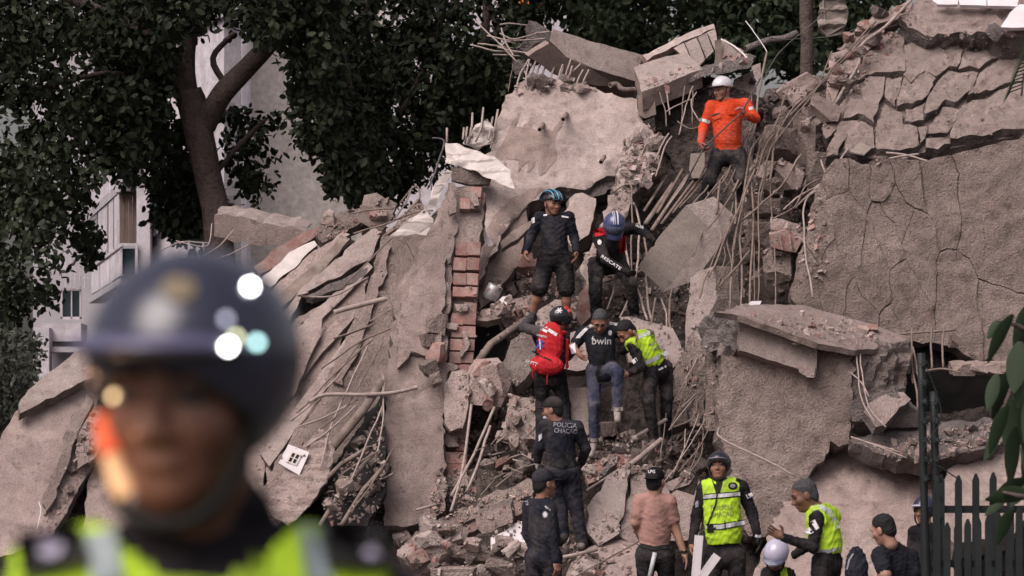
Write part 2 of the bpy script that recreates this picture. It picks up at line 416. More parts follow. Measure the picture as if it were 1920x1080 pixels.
def grit(polys, label, mats=('plaster', 'pale', 'rubble', 'broken', 'brick')):
    """crumbs too small to pick apart: one mass"""
    bv = surface_bvh(); V, Fc, mi = [], [], []
    def add(c, s, m):
        q = Euler((random.uniform(0, 6), random.uniform(0, 6), random.uniform(0, 6))).to_matrix()
        sc = np.array([s * random.uniform(.6, 1.5), s * random.uniform(.6, 1.2), s * random.uniform(.35, .8)])
        P = (_tet + RS.uniform(-.16, .16, _tet.shape)) * sc; b = len(V)
        V.extend(c + q @ Vector(p) for p in P); Fc.extend(tuple(b + k for k in f) for f in _tf); mi.extend([m] * 6)
    for poly, n, smin, smax in polys:
        for i in range(n):
            px, py = rnd_in(poly); p, nr = rest_on(bv, px, py)
            if p is None or p.y > Yp(py) + 1.6: continue
            if nr.z < .15 and random.random() < .85: continue
            s = (smin + (smax - smin) * random.random() ** 3) / 163.0; add(p + nr * s * .15, s, min(int(random.random() ** 1.5 * len(mats)), len(mats) - 1) if random.random() < .93 else len(mats) - 1)
    for p, s, m in CRUMB: add(p, s, mats.index(m) if m in mats else 0)
    o = link('fine_rubble', mk('fine_rubble', V, Fc, [M[m] for m in mats], mi, False)); tag(o, label, 'rubble', kind='stuff'); return o

# ------------------------------------------------------------------ bars and tubes
def smooth_path(P, k=4):
    if len(P) < 3: return [P[0] + (P[-1] - P[0]) * (i / k) for i in range(k + 1)] if k > 1 else P
    r = []
    for i in range(len(P) - 1):
        p0 = P[max(i - 1, 0)]; p1 = P[i]; p2 = P[i + 1]; p3 = P[min(i + 2, len(P) - 1)]
        for j in range(k):
            t = j / k
            r.append(0.5 * ((2 * p1) + (p2 - p0) * t + (2 * p0 - 5 * p1 + 4 * p2 - p3) * t * t + (3 * p1 - p0 - 3 * p2 + p3) * t ** 3))
    r.append(P[-1]); return r
def tube_vf(P, rad, sides=6, inner=0.0):
    V, Fc = [], []; T = []
    for i in range(len(P)):
        T.append((P[min(i + 1, len(P) - 1)] - P[max(i - 1, 0)]).normalized())
    a = T[0].orthogonal().normalized()
    rr = rad if isinstance(rad, (list, tuple)) else [rad] * len(P)
    def ringset(f):
        nonlocal a
        aa = a.copy(); rings = []
        for i, p in enumerate(P):
            aa = (aa - T[i] * aa.dot(T[i])).normalized(); b = T[i].cross(aa)
            ring = []
            for s in range(sides):
                th = 2 * math.pi * s / sides; ring.append(len(V)); V.append(p + (aa * math.cos(th) + b * math.sin(th)) * rr[i] * f)
            rings.append(ring)
        return rings
    ro = ringset(1.0)
    for i in range(len(ro) - 1):
        for s in range(sides):
            t = (s + 1) % sides; Fc.append((ro[i][s], ro[i][t], ro[i + 1][t], ro[i + 1][s]))
    if inner:
        ri = ringset(inner)
        for i in range(len(ri) - 1):
            for s in range(sides):
                t = (s + 1) % sides; Fc.append((ri[i][t], ri[i][s], ri[i + 1][s], ri[i + 1][t]))
        for e in (0, -1):
            for s in range(sides):
                t = (s + 1) % sides; Fc.append((ro[e][s], ri[e][s], ri[e][t], ro[e][t]))
    else:
        Fc.append(tuple(ro[0][::-1])); Fc.append(tuple(ro[-1]))
    return V, Fc
def bar(name, label, cat, pts, rad=0.009, m='rebar', parent=None, group=None, sides=6, inner=0.0, k=4, bend=True):
    """pts: (px, py, off) along the bar"""
    P = [S(*p) for p in pts]
    if bend: P = smooth_path(P, k)
    if len(P) > 2 and rad < 0.02:
        P = [p + noise.noise_vector(p * 2.5) * 0.022 + noise.noise_vector(p * 9) * 0.007 for p in P]
    V, Fc = tube_vf(P, rad, sides, inner); me = mk(name, V, Fc, M[m], None, True)
    if parent is None: return tag(link(name, me), label, cat, group)
    return child(name, me, parent)
def box_vf(c, ux, uy, uz):
    """corner box from a centre and three half-extent vectors"""
    V = [c + ux * a + uy * b + uz * d for d in (-1, 1) for b in (-1, 1) for a in (-1, 1)]
    Fc = [(0, 1, 3, 2), (4, 6, 7, 5), (0, 4, 5, 1), (2, 3, 7, 6), (0, 2, 6, 4), (1, 5, 7, 3)]
    return V, Fc
def join(parts):
    V, Fc, mi = [], [], []
    for it in parts:
        v, f = it[0], it[1]; b = len(V); V += list(v); Fc += [tuple(b + k for k in ff) for ff in f]; mi += [it[2] if len(it) > 2 else 0] * len(f)
    return V, Fc, mi
# ================================================================== the setting: ground and the heap itself
def grid_mesh(name, xs, ys, fz, mat):
    V = [(x, y, fz(x, y)) for y in ys for x in xs]; nx = len(xs)
    Fc = [(j * nx + i, j * nx + i + 1, (j + 1) * nx + i + 1, (j + 1) * nx + i) for j in range(len(ys) - 1) for i in range(nx - 1)]
    return mk(name, V, Fc, mat)
M['asphalt'] = concrete('dusty_asphalt', (0.10, 0.09, 0.085), (0.07, 0.062, 0.06), dirt=(0.20, 0.17, 0.155), dirt_at=(0.5, 0.75), bump=0.5, bdist=0.01)
gx_ = [-900, -300, -100, -40] + [-20 + 2 * i for i in range(21)] + [40, 100, 300, 900]
gy_ = [-60, -20] + [3 * i for i in range(30)] + [120, 200, 400, 1500]
tag(link('ground', grid_mesh('ground', gx_, gy_, lambda x, y: -0.02, M['asphalt'])), kind='structure')
_tp = [(-400, 1300), (0, 960), (150, 820), (300, 690), (420, 560), (560, 500), (700, 450), (800, 430), (900, 330), (1000, 225), (1150, 190), (1300, 190), (1450, 170), (1550, 130), (1700, 80), (2300, 80)]
def ztop(x):
    px = 960 + x / 44.0 * FPX
    for (a, ya), (b, yb) in zip(_tp, _tp[1:]):
        if a <= px <= b:
            y = ya + (yb - ya) * (px - a) / (b - a); return EYE + (HOR - y) / FPX * 44
    return 0.0 if px < 0 else 6.8
def heap_z(x, y):
    z = 0.44 + (y - 39.6) * 1.177
    if z < 0.44: z = 0.44 + (y - 39.6) * 0.75
    z = min(z, ztop(x) - max(0, y - 46.5) * 0.6)
    p = Vector((x, y, z)); z += fract(p, 0.9, 3) * 0.22 + fract(p, 3.2, 3) * 0.12
    return max(z, -0.3)
hx = [-10 + .11 * i for i in range(191)]; hy = [37.6 + .11 * i for i in range(115)]
tag(link('rubble_terrain', grid_mesh('rubble_terrain', hx, hy, heap_z, M['heap'])), kind='structure')

# ================================================================== left: fallen facade sheets leaning down the slope
slab('wall_slab', 'big pale leaning wall slab at the far left edge below the apartment balconies', 'wall slab',
     [(-60, 930), (28, 772), (110, 715), (240, 655), (232, 760), (190, 840), (140, 930), (90, 1020), (-60, 1060)], off=.25, gx=.15, th=.22, rough=.03, edge=.022)
slab('slab_edge', 'narrow broken edge strip crowning the far left leaning wall slab', 'wall slab',
     [(32, 758), (60, 722), (150, 655), (222, 634), (232, 652), (205, 690), (110, 737), (38, 775)], off=.02, gx=.15, th=.12, m='pale', edge=.02)
slab('wall_slab', 'wide leaning wall slab behind the helmeted officer in the foreground', 'wall slab',
     [(150, 1080), (165, 900), (215, 770), (262, 660), (320, 610), (440, 580), (520, 610), (510, 760), (480, 1020), (300, 1090)], off=.45, th=.25, rough=.03, edge=.022)
slab('plaster_flake', 'loose plaster flake on the left leaning wall, next to the officer\'s ear', 'plaster piece',
     [(142, 850), (150, 800), (185, 760), (205, 800), (175, 862), (148, 878)], off=.12, th=.05, edge=.02)
slab('plaster_flake', 'narrow raised plaster tongue on the left leaning wall', 'plaster piece',
     [(108, 860), (135, 780), (165, 740), (178, 752), (150, 800), (122, 880), (90, 960), (78, 940)], off=.1, th=.08, edge=.03, m='stucco')
slab('roof_slab', 'short thick slab end with pinkish face on the crest left of the white wall', 'concrete slab',
     [(397, 400), (440, 403), (505, 418), (572, 434), (560, 452), (500, 462), (440, 452), (402, 442)], off=.55, gy=0.05, th=.5, ex=(.05, .9, .18), m='plaster', ms='pale', rough=.01, edge=.03)
slab('plaster_strip', 'white plastered strip of wall lying diagonally below the crest slab', 'wall piece',
     [(488, 524), (560, 462), (590, 448), (596, 458), (560, 492), (505, 540)], off=.42, th=.1, m='sheet', rough=.006)
slab('brick_strip', 'ragged strip of red brick along the white plastered wall piece', 'brickwork',
     [(474, 500), (500, 478), (560, 440), (596, 424), (606, 432), (570, 456), (520, 498), (484, 518)], off=.5, th=.14, m='brick', ms='brick', rough=.03, edge=.03)
slab('wall_strip', 'smooth pink wall strip lying beside the white plastered one', 'wall piece',
     [(440, 610), (500, 552), (580, 478), (640, 434), (655, 438), (610, 480), (520, 565), (450, 640)], off=.40, th=.12, rough=.006)
slab('timber_board', 'dark grey board wedged between the fallen wall strips', 'board',
     [(440, 640), (512, 562), (600, 486), (640, 444), (656, 448), (612, 500), (524, 580), (450, 660)], off=.37, th=.06, m='wood', ms='wood', rough=.01, edge=.012)
slab('wall_slab', 'flat light wall slab lying on the slope below the crest debris', 'wall slab',
     [(530, 590), (560, 545), (640, 478), (700, 424), (714, 432), (694, 486), (640, 516), (566, 552), (545, 600)], off=.34, th=.13, m='pale', rough=.01)
slab('slab_edge', 'dark crumbling slab edge under the flat light wall slab', 'concrete slab',
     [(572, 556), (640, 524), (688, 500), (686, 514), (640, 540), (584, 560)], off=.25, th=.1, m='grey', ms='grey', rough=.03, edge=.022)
slab('wall_slab', 'grey pink wall sheet beside the foreground helmet, above the rebar', 'wall slab',
     [(500, 700), (520, 640), (552, 600), (690, 520), (680, 560), (640, 640), (600, 740), (560, 800), (500, 900)], off=.36, th=.15, rough=.014)
slab('wall_strip', 'upright thin wall panel end leaning next to the foreground helmet', 'wall piece',
     [(540, 700), (545, 650), (590, 610), (606, 592), (600, 630), (572, 690), (552, 740)], off=.14, th=.06, m='plaster', rough=.006)
slab('wall_slab', 'large rough pink facade sheet left of the brick column with bars across it', 'wall slab',
     [(690, 540), (716, 450), (752, 400), (790, 372), (806, 410), (790, 520), (745, 640), (730, 720), (640, 850), (610, 900), (500, 1000), (470, 960), (520, 860), (600, 740)], off=.22, th=.2, m='stucco', rough=.048, edge=.03, res=.06)
slab('wall_strip', 'long raised rib of plaster running down the pink facade sheet', 'wall piece',
     [(668, 600), (700, 520), (724, 455), (734, 460), (712, 540), (676, 640), (640, 720), (628, 712)], off=.12, th=.06, m='plaster', edge=.03)
for k, (pl, mm) in enumerate([([(505, 668), (600, 574), (690, 492), (700, 500), (612, 590), (520, 690)], 'pale'), ([(492, 760), (590, 640), (684, 548), (694, 562), (604, 662), (510, 784)], 'plaster'), ([(488, 850), (580, 728), (650, 632), (662, 646), (596, 748), (506, 874)], 'pale')]):
    slab('wall_strip', 'long straight strip of wall lying diagonally on the left slope beside the foreground helmet', 'wall piece', pl, off=.27 - .005 * k, th=.07, m=mm, rough=.012, edge=.009, group='straight strips on the left slope')
slab('wall_slab', 'small beige slab on the crest right of the white plastered strip', 'concrete slab',
     [(590, 440), (600, 415), (640, 398), (682, 386), (690, 410), (640, 436), (606, 452)], off=.45, th=.14, m='stucco', rough=.03, edge=.03)
slab('timber_board', 'dark board standing on the crest under the tree gap', 'board',
     [(676, 384), (700, 388), (738, 404), (716, 432), (690, 424), (672, 414)], off=.3, gy=0, th=.05, m='wood', ms='wood', rough=.006, edge=.01)
slab('concrete_block', 'beige flat block on the crest behind the dark board', 'concrete block',
     [(676, 388), (684, 368), (704, 364), (748, 384), (738, 402), (700, 392)], off=.5, gy=0, th=.3, m='pale', rough=.01)

# ---- the leaning wall left of the brick column
slab('leaning_wall', 'tall plastered leaning wall face left of the brick column', 'wall slab',
     [(800, 440), (838, 345), (862, 348), (852, 470), (842, 600), (832, 800), (838, 955), (770, 985), (722, 985), (722, 900), (728, 720), (738, 560), (766, 500)], off=-.12, gy=-.28, th=.4, m='plaster', rough=.035, edge=.04, res=.06)
slab('plaster_patch', 'raised plaster layer on the upper part of the tall leaning wall', 'plaster piece',
     [(742, 690), (748, 580), (775, 520), (815, 470), (838, 480), (830, 640), (800, 670), (770, 660)], off=-.41, gy=-.28, th=.05, m='plaster', rough=.02, edge=.035)
for i, (x, y, w, h) in enumerate([(812, 610, 36, 42), (822, 660, 30, 40), (806, 690, 34, 30), (818, 712, 22, 26), (800, 640, 22, 26), (826, 580, 30, 30)]):
    chunk_at(x, y, w, h, -.28, m='brick' if i in (1,) else 'stucco', label='lump of plaster and brick clinging to the edge of the tall leaning wall', group='lumps on the leaning wall edge')

# ---- the brick column: clay bricks bedded on a mortar core
colr = slab('brick_column', 'tall broken column of red hollow clay bricks and mortar beside the officers', 'column',
     [(848, 350), (868, 344), (908, 362), (900, 440), (892, 520), (884, 600), (880, 700), (876, 800), (872, 890), (826, 900), (832, 760), (838, 600), (846, 450)], off=-.14, gy=-.2, th=.45, m='mortar', ms='stucco', rough=.02, edge=.03)
bm_brick = bmesh.new(); bmesh.ops.create_cube(bm_brick, size=1.0)
bmesh.ops.bevel(bm_brick, geom=bm_brick.edges[:], offset=.03, segments=1, affect='EDGES')
for v in bm_brick.verts: v.co += noise.noise_vector(v.co * 4) * .03
me_brick = bpy.data.meshes.new('brick'); bm_brick.to_mesh(me_brick); bm_brick.free(); me_brick.materials.append(M['brick'])
def brick_at(px, py, w, h, off, parent, rz=0.0, depth=.14, base=None):
    Y = Yp(base if base else py) + off if base is None else base + off; s = Y / FPX
    o = bpy.data.objects.new('brick', me_brick); COL.objects.link(o); o.parent = parent
    if parent.parent is None and parent.type == 'EMPTY': o.matrix_parent_inverse = Matrix.Translation(-parent.location)
    o.location = W(px, py, Y); o.scale = (w * s, depth, h * s); o.rotation_euler = (random.gauss(-.31, .015), rz, random.gauss(0, .06))
    return o
def colx(y): return 882 - (y - 350) * .058, 26 - (y - 350) * .006
def colY(y): return Yp(620) - .14 - (y - 620) / 100 * .2
def course(y, h, sides=(-1, 1), pr=.0, wid=1.0):
    cx, hw = colx(y)
    for s in sides:
        brick_at(cx + s * hw * .46 * wid + 2, y, hw * .97 * wid, h * .975, -.0 - pr * .6 + .064 + random.uniform(-.006, .006), colr, rz=random.gauss(.055, .012), base=colY(y), depth=.14)
for y in (364, 386): course(y, 22, (1,) if y == 364 else (-1, 1), .0, .8)
course(470, 28, (-1, 1), .02); course(499, 26, (-1, 1), .05); course(527, 24, (-1, 1), .03); course(551, 20, (-1, 1), .02)
for y in (582, 602, 626, 650, 674, 698): course(y, 23, (-1, 1) if y > 590 else (1,), .0)
for y in (722, 742, 764, 786): course(y, 20, (1,), .0)
for y in (838, 862, 884): course(y, 23, (-1, 1) if y != 838 else (1,), .0)
slab('mortar_patch', None, None, [(850, 405), (880, 400), (902, 420), (898, 452), (870, 460), (848, 450)], off=-.38, gy=-.2, th=.12, m='mortar', ms='mortar', rough=.03, edge=.04, parent=colr)
slab('mortar_patch', None, None, [(836, 700), (862, 688), (880, 700), (878, 760), (870, 800), (838, 810), (832, 760)], off=-.02, gy=-.2, th=.14, m='mortar', ms='mortar', rough=.04, edge=.05, parent=colr)

for (x, y, w, h) in [(848, 372, 16, 60), (846, 470, 14, 50), (838, 560, 14, 60), (834, 640, 14, 70), (876, 640, 8, 40), (832, 700, 16, 60), (850, 612, 26, 14), (868, 576, 26, 12), (846, 822, 30, 40), (866, 805, 20, 36), (856, 905, 50, 24), (888, 372, 12, 26), (870, 662, 10, 18), (848, 686, 22, 12)]:
    pl = [(x - w / 2, y - h / 2), (x + w * .3, y - h * .55), (x + w / 2, y - h * .1), (x + w * .4, y + h * .45), (x - w * .2, y + h / 2), (x - w / 2, y + h * .2)]
    Yf = colY(y) - .075; slab('mortar_smear', None, None, pl, off=Yf - Yp(y), gy=-.2, th=.06, m='mortar', ms='mortar', rough=.03, edge=.03, res=.05, parent=colr)
# ---- crumpled white sheet metal on the column head
def crumple(name, label, poly, off, gx=0, gy=0, amp=.05, m='sheet', group=None, seed=0, th=.006):
    fr = frame_of(poly, off, gx, gy); uv = to_uv(poly, fr); c, u, v, n = fr
    me = slab_mesh(name, uv, fr, th, None, [M[m], M[m]], .045, .012, 0.0)
    for vert in me.vertices:
        p = vert.co + Vector((seed, 0, 0)); d = (fract(p, 2.2, 2) + .5 * abs(fract(p, 6.5, 1)) + .35 * math.sin((vert.co - c).dot(v) * 40 + 3 * noise.noise(p * 2))) * amp
        vert.co += n * d
    for pl in me.polygons: pl.use_smooth = False
    return tag(link(name, me), label, 'sheet metal', group)
crumple('metal_sheet', 'crumpled white metal sheet draped over the head of the brick column', [(834, 270), (856, 268), (900, 286), (940, 302), (956, 320), (966, 358), (940, 344), (904, 328), (868, 310), (836, 306)], -.35, gy=-.5, amp=.06)
crumple('metal_sheet', 'torn white sheet sticking up between rebar above the column head', [(868, 270), (890, 236), (914, 222), (926, 240), (922, 262), (900, 280)], .05, amp=.05, seed=3)
crumple('metal_sheet', 'bent strip of white sheet hanging left of the column head', [(800, 388), (815, 345), (838, 318), (846, 324), (828, 360), (816, 396)], -.3, amp=.03, seed=5)
crumple('metal_sheet', 'pointed white sheet corner below the bent strip, left of the column', [(726, 447), (770, 410), (796, 392), (812, 410), (818, 446), (780, 438)], -.3, amp=.035, seed=8)
slab('concrete_lintel', 'dusty lintel under the crumpled white sheet on the column head', 'concrete piece',
     [(846, 312), (868, 314), (918, 332), (916, 346), (870, 342), (846, 338)], off=-.2, gy=0, th=.3, m='stucco')
slab('timber_board', 'angled board ends below the pointed white sheet corner', 'board',
     [(762, 455), (800, 448), (806, 470), (796, 505), (784, 500), (770, 470)], off=-.22, gy=-.1, th=.08, m='wood', ms='wood', rough=.006, edge=.01)

# ================================================================== centre: the big tilted slab with its starter bars
big = slab('tilted_slab', 'big pale tilted slab with rebar stubs along its top, above the officer in cycling helmet', 'concrete slab',
     [(896, 400), (912, 300), (930, 215), (952, 178), (975, 158), (1010, 146), (1060, 152), (1110, 166), (1160, 178), (1196, 186), (1216, 235), (1190, 270), (1150, 330), (1100, 352), (1050, 350), (1020, 362), (985, 392), (950, 430), (925, 470), (892, 540)], off=.25, gx=.05, gy=-.45, th=.35, m='pale', rough=.04, edge=.05, res=.065)
def proj_patch(o, poly, name, m, res=.05, lift=.004):
    """a thin skin lying on an object's front surface (a stain, a flake of paint)"""
    me0 = o.data; bvh = BVHTree.FromPolygons([v.co.copy() for v in me0.vertices], [tuple(p.vertices) for p in me0.polygons])
    fr = frame_of(poly, -2, 0, 0); uv = to_uv(poly, fr)
    me = slab_mesh(name, uv, fr, .01, None, [M[m], M[m]], res, .02, 0.0)
    bm = bmesh.new(); bm.from_mesh(me)
    bmesh.ops.delete(bm, geom=[f for f in bm.faces if f.material_index == 1], context='FACES')
    for v in list(bm.verts):
        d = (v.co - Vector((0, 0, EYE))).normalized(); h = bvh.ray_cast(Vector((0, 0, EYE)), d)
        if h[0] is None: bm.verts.remove(v)
        else: v.co = h[0] - d * lift + (h[1] if h[1].dot(d) < 0 else -h[1]) * lift
    bm.to_mesh(me); bm.free(); return child(name, me, o)
tag(proj_patch(big, [(927.5, 295.0), (940.0, 270.0), (952.5, 245.0), (974.0, 209.0), (976.0, 212.5), (965.0, 239.0), (990.0, 238.0), (1012.5, 242.5), (1035.0, 246.0), (1055.0, 220.0), (1061.0, 222.5), (1046.0, 250.0), (1040.0, 265.0), (1042.5, 287.5), (1040.0, 305.0), (1030.0, 315.0), (1016.0, 331.0), (1010.0, 326.0), (1012.5, 305.0), (1005.0, 300.0), (996.0, 320.0), (990.0, 325.0), (993.0, 300.0), (985.0, 305.0), (974.0, 320.0), (970.0, 325.0), (974.0, 300.0), (960.0, 295.0), (940.0, 300.0), (932.5, 320.0), (926.0, 320.0)], 'damp_stain', 'stain', res=.03), 'brown damp stain running down the slab')
tag(proj_patch(big, [(905, 452), (930, 400), (960, 372), (1000, 352), (1020, 352), (960, 415), (925, 466), (898, 520)], 'damp_stain', 'stain'), 'brown damp stain on the slab foot')
for (x, y, a) in [(1062, 214, 0), (1018, 233, 0), (1133, 294, 0)]:
    bar('pipe_stub', None, None, [(x, y, .2), (x - 4, y + 6, -.12), (x - 6, y + 10, -.2)], .028, 'stain', parent=big, sides=10, inner=.75, bend=False)
stubs = [(988, 150, 992, 112), (996, 148, 1005, 110), (1004, 146, 1014, 117), (1013, 146, 1028, 113), (1030, 148, 1044, 110), (1044, 150, 1053, 122), (1056, 152, 1070, 112), (1064, 156, 1072, 125), (1048, 150, 1056, 124), (1052, 160, 1088, 120), (1080, 158, 1092, 132), (1090, 160, 1103, 132), (966, 168, 990, 112)]
for (x0, y0, x1, y1) in stubs:
    bar('starter_bar', None, None, [(x0, y0 + 12, .28), ((x0 * .6 + x1 * .4), y0 * .6 + y1 * .4, .2 + random.uniform(-.06, .06)), (x1, y1, .2 + random.uniform(-.1, .1))], .0125, 'rebar_pale', parent=big)
scatter([(980, 150), (1010, 135), (1090, 150), (1110, 170), (1000, 165)], 14, 12, 34, 'lump of concrete among the rebar stubs on top of the big tilted slab', 'lumps among rebar stubs', off=(.1, .3), mats=('pale', 'broken'))
slab('slab_lip', 'thick flaking edge along the upper left rim of the big tilted slab', 'concrete piece',
     [(930, 225), (950, 180), (976, 155), (1008, 142), (1004, 158), (980, 176), (962, 200), (944, 240)], off=.12, gy=-.4, th=.2, m='pale', edge=.05, rough=.03)
slab('concrete_slab', 'dark underside ledge below the foot of the big tilted slab', 'concrete slab',
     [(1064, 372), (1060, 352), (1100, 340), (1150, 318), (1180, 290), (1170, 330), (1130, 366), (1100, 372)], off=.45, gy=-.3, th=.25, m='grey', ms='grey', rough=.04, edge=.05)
slab('concrete_slab', 'pale rounded slab piece behind the shoulder of the officer in cycling helmet', 'concrete slab',
     [(1058, 400), (1066, 372), (1090, 362), (1118, 372), (1118, 400), (1100, 440), (1076, 470), (1064, 440)], off=.3, th=.25, m='pale', edge=.04)
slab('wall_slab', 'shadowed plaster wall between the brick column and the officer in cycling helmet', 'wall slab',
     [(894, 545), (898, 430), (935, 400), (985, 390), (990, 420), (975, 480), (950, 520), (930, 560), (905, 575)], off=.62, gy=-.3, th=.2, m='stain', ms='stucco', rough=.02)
slab('timber_board', 'dark timber wedged at the foot of the big tilted slab left of the officer', 'board',
     [(938, 452), (975, 424), (996, 412), (998, 424), (970, 448), (944, 466)], off=.1, th=.08, m='wood', ms='wood', rough=.01, edge=.015)
crumple('paper_strip', 'white paper strip stuck to the wall right of the brick column', [(900, 432), (907, 430), (925, 458), (918, 464)], -.45, amp=.01, m='white')

# ---- top beam with its rebar whiskers
beam = slab('concrete_beam', 'long square concrete beam thrown across the crest with bare rebar at its left end', 'beam',
     [(1036, 54), (1100, 74), (1206, 104), (1190, 152), (1110, 128), (1062, 106), (1030, 76)], off=.35, gx=.35, gy=-.25, th=.35, ex=(.0, .45, -.28), m='pale', ms='stain', rough=.006, edge=.008, res=.1)
slab('underside', None, None, [(1030, 80), (1062, 108), (1110, 130), (1188, 154), (1184, 166), (1110, 160), (1040, 140), (990, 104)], off=.42, gx=.35, gy=.35, th=.1, m='stain', ms='stain', rough=.006, edge=.01, parent=beam)
slab('broken_end', None, None, [(974, 96), (966, 82), (985, 68), (1000, 60), (992, 44), (1004, 42), (1034, 58), (1034, 78), (1064, 108), (1040, 106), (1000, 106)], off=.5, gx=.1, gy=-.1, th=.3, m='grey', ms='grey', rough=.06, edge=.06, parent=beam)
whisk = [[(1030, 60, .3), (1010, 60, .3), (990, 66, .2), (960, 74, .2), (938, 64, .2)], [(1024, 72, .3), (980, 74, .3), (950, 77, .2), (914, 69, .2)], [(965, 90, .4), (930, 88, .3), (896, 82, .3)],
         [(980, 98, .4), (950, 98, .3), (920, 96, .2), (882, 84, .2)], [(975, 106, .4), (950, 104, .3), (922, 104, .3)], [(1060, 110, .2), (1020, 104, .1), (970, 98, .2), (932, 90, .2)],
         [(990, 46, .4), (960, 44, .3), (936, 48, .3)], [(940, 54, .2), (950, 84, .2), (962, 106, .2)], [(888, 36, .2), (930, 78, .2), (970, 118, .2)], [(968, 82, .3), (950, 80, .2), (940, 88, .2)]]
for w in whisk: bar('rebar_whisker', None, None, w, .010, 'rebar_pale', parent=beam)
bar('wire', 'thin bent wire hanging from the broken beam end beside the dark tree', 'wire', [(962, 108, .4), (959, 140, .4), (955, 172, .4)], .005, 'rebar')
chunk_at(974, 124, 24, 26, .45, m='grey', label='small grey concrete lump hanging below the broken beam end')
bar('pipe', 'bent pipe with open end lying under the right end of the crest beam', 'pipe', [(1144, 160, .2), (1156, 158, .25), (1168, 168, .3), (1190, 168, .4)], .034, 'stucco', inner=.7, sides=10)

# ---- crest blocks left of the orange rescuer
slab('concrete_block', 'pale flat block with brick crumbs on top, left of the rescuer in orange', 'concrete block',
     [(1187, 124), (1236, 110), (1286, 97), (1316, 128), (1264, 150), (1204, 172)], off=.1, gx=-.15, gy=-1.5, th=.3, ex=(.02, .10, -.22), m='pale', ms='stain', rough=.008, edge=.012)
slab('concrete_block', 'square block end hanging under the pale flat block on the crest', 'concrete block',
     [(1196, 178), (1218, 172), (1228, 180), (1230, 215), (1212, 222), (1200, 214)], off=.08, gy=0, th=.3, m='stain', ms='grey', edge=.02)
slab('roofing', 'tilted tiled roof panel with brick red seams on the crest skyline', 'roof panel',
     [(1206, 104), (1226, 92), (1300, 58), (1338, 43), (1342, 52), (1290, 74), (1240, 98), (1212, 112)], off=.45, gy=-.9, th=.1, m='pale', ms='brick', rough=.012)
for i, pl in enumerate([[(1284, 80), (1306, 70), (1322, 112), (1312, 122), (1300, 118)], [(1308, 70), (1324, 62), (1338, 96), (1324, 110)], [(1325, 61), (1340, 54), (1346, 84), (1340, 94)], [(1262, 90), (1282, 80), (1298, 118), (1280, 104)]]):
    slab('wall_tile', 'pale tile pink slab standing under the tilted roof panel on the crest', 'tile', pl, off=.4, gy=-.2, th=.05, m='pale', ms='brick', rough=.004, edge=.008, group='tiles under the roof panel')
slab('concrete_slab', 'long thin slab edge behind the white helmet of the orange rescuer', 'concrete slab',
     [(1202, 176), (1260, 152), (1310, 132), (1400, 110), (1412, 116), (1400, 128), (1330, 142), (1300, 152), (1250, 172), (1216, 184)], off=.05, gy=-.2, th=.3, ex=(.05, .55, .12), m='grey', ms='grey', rough=.02, edge=.03)
slab('concrete_slab', 'grey slab slanting behind the orange rescuer, in the shade', 'concrete slab',
     [(1375, 150), (1412, 134), (1420, 170), (1416, 190), (1380, 180)], off=.5, gy=-.2, th=.12, m='smooth')
slab('timber_board', 'upright brown board among the crest debris', 'board', [(1340, 76), (1352, 74), (1354, 118), (1340, 120)], off=.3, gy=0, th=.05, m='wood', ms='wood', edge=.008, rough=.006)
slab('yellow_board', 'small pale yellow board hanging right of the white helmet', 'board', [(1408, 124), (1426, 118), (1428, 150), (1420, 156)], off=-.15, gy=0, th=.02, m='pale', ms='pale', edge=.004, rough=.002)
slab('concrete_slab', 'rounded pale slab scrap with white rim right of the roof panel', 'concrete slab', [(1350, 76), (1358, 72), (1384, 92), (1404, 110), (1360, 116), (1350, 112)], off=.35, gy=-.3, th=.1, m='smooth')
bar('pipe', 'long dusty corrugated pipe lying along the crest skyline', 'pipe', [(1398, 92, .4), (1440, 76, .4), (1470, 72, .4), (1494, 62, .4)], .045, 'grey', inner=.8, sides=10)
bar('metal_strip', 'white curved edging strip on the crest behind the helmet', 'strip', [(1352, 74, .3), (1378, 88, .3), (1406, 112, .2)], .012, 'white')
bar('thin_rod', 'thin pale rod sticking up from the crest debris against the trees', 'rod', [(1398, 38, .2), (1420, 70, .2), (1440, 100, .2)], .006, 'white')
scatter([(1350, 110), (1400, 90), (1510, 70), (1510, 120), (1480, 160), (1430, 210), (1400, 150)], 40, 8, 26, 'small concrete lump in the crest debris right of the orange rescuer', 'lumps on the crest', off=(-.05, .4), mats=('rubble', 'pale', 'broken', 'grey', 'brick'))
scatter([(1200, 165), (1230, 150), (1320, 128), (1300, 150), (1220, 180)], 8, 5, 14, 'crumb of concrete on the crest blocks', 'crumbs on the crest blocks', off=(-.02, .05), mats=('pale', 'brick'))
# cavity behind the orange rescuer: hanging bars and ties
for i, w in enumerate([[(1236, 170, -.05), (1244, 200, -.1), (1250, 236, -.1)], [(1250, 172, -.05), (1254, 215, -.1)], [(1284, 160, 0), (1276, 230, 0)], [(1300, 160, 0), (1282, 210, -.05), (1272, 252, -.1)], [(1300, 170, 0), (1298, 232, 0)],
                       [(1306, 172, -.1), (1296, 195, -.1), (1312, 228, -.15)], [(1310, 238, -.1), (1290, 240, -.1), (1268, 226, -.1)], [(1246, 210, -.1), (1268, 196, -.1), (1300, 184, 0)]]):
    bar('rebar', 'bare bar hanging in the dark gap left of the orange rescuer', 'rebar', w, .008, 'rebar_pale' if i % 2 else 'rebar', group='bars in the gap beside the orange rescuer')
slab('wall_slab', 'slab coloured dark as painted shade at the back of the gap beside the orange rescuer', 'wall slab', [(1225, 180), (1330, 145), (1420, 180), (1410, 320), (1280, 340), (1235, 260)], off=.75, gy=-.2, th=.2, m='heap', ms='heap', rough=.04)  # dark colour here paints the shade of the cavity

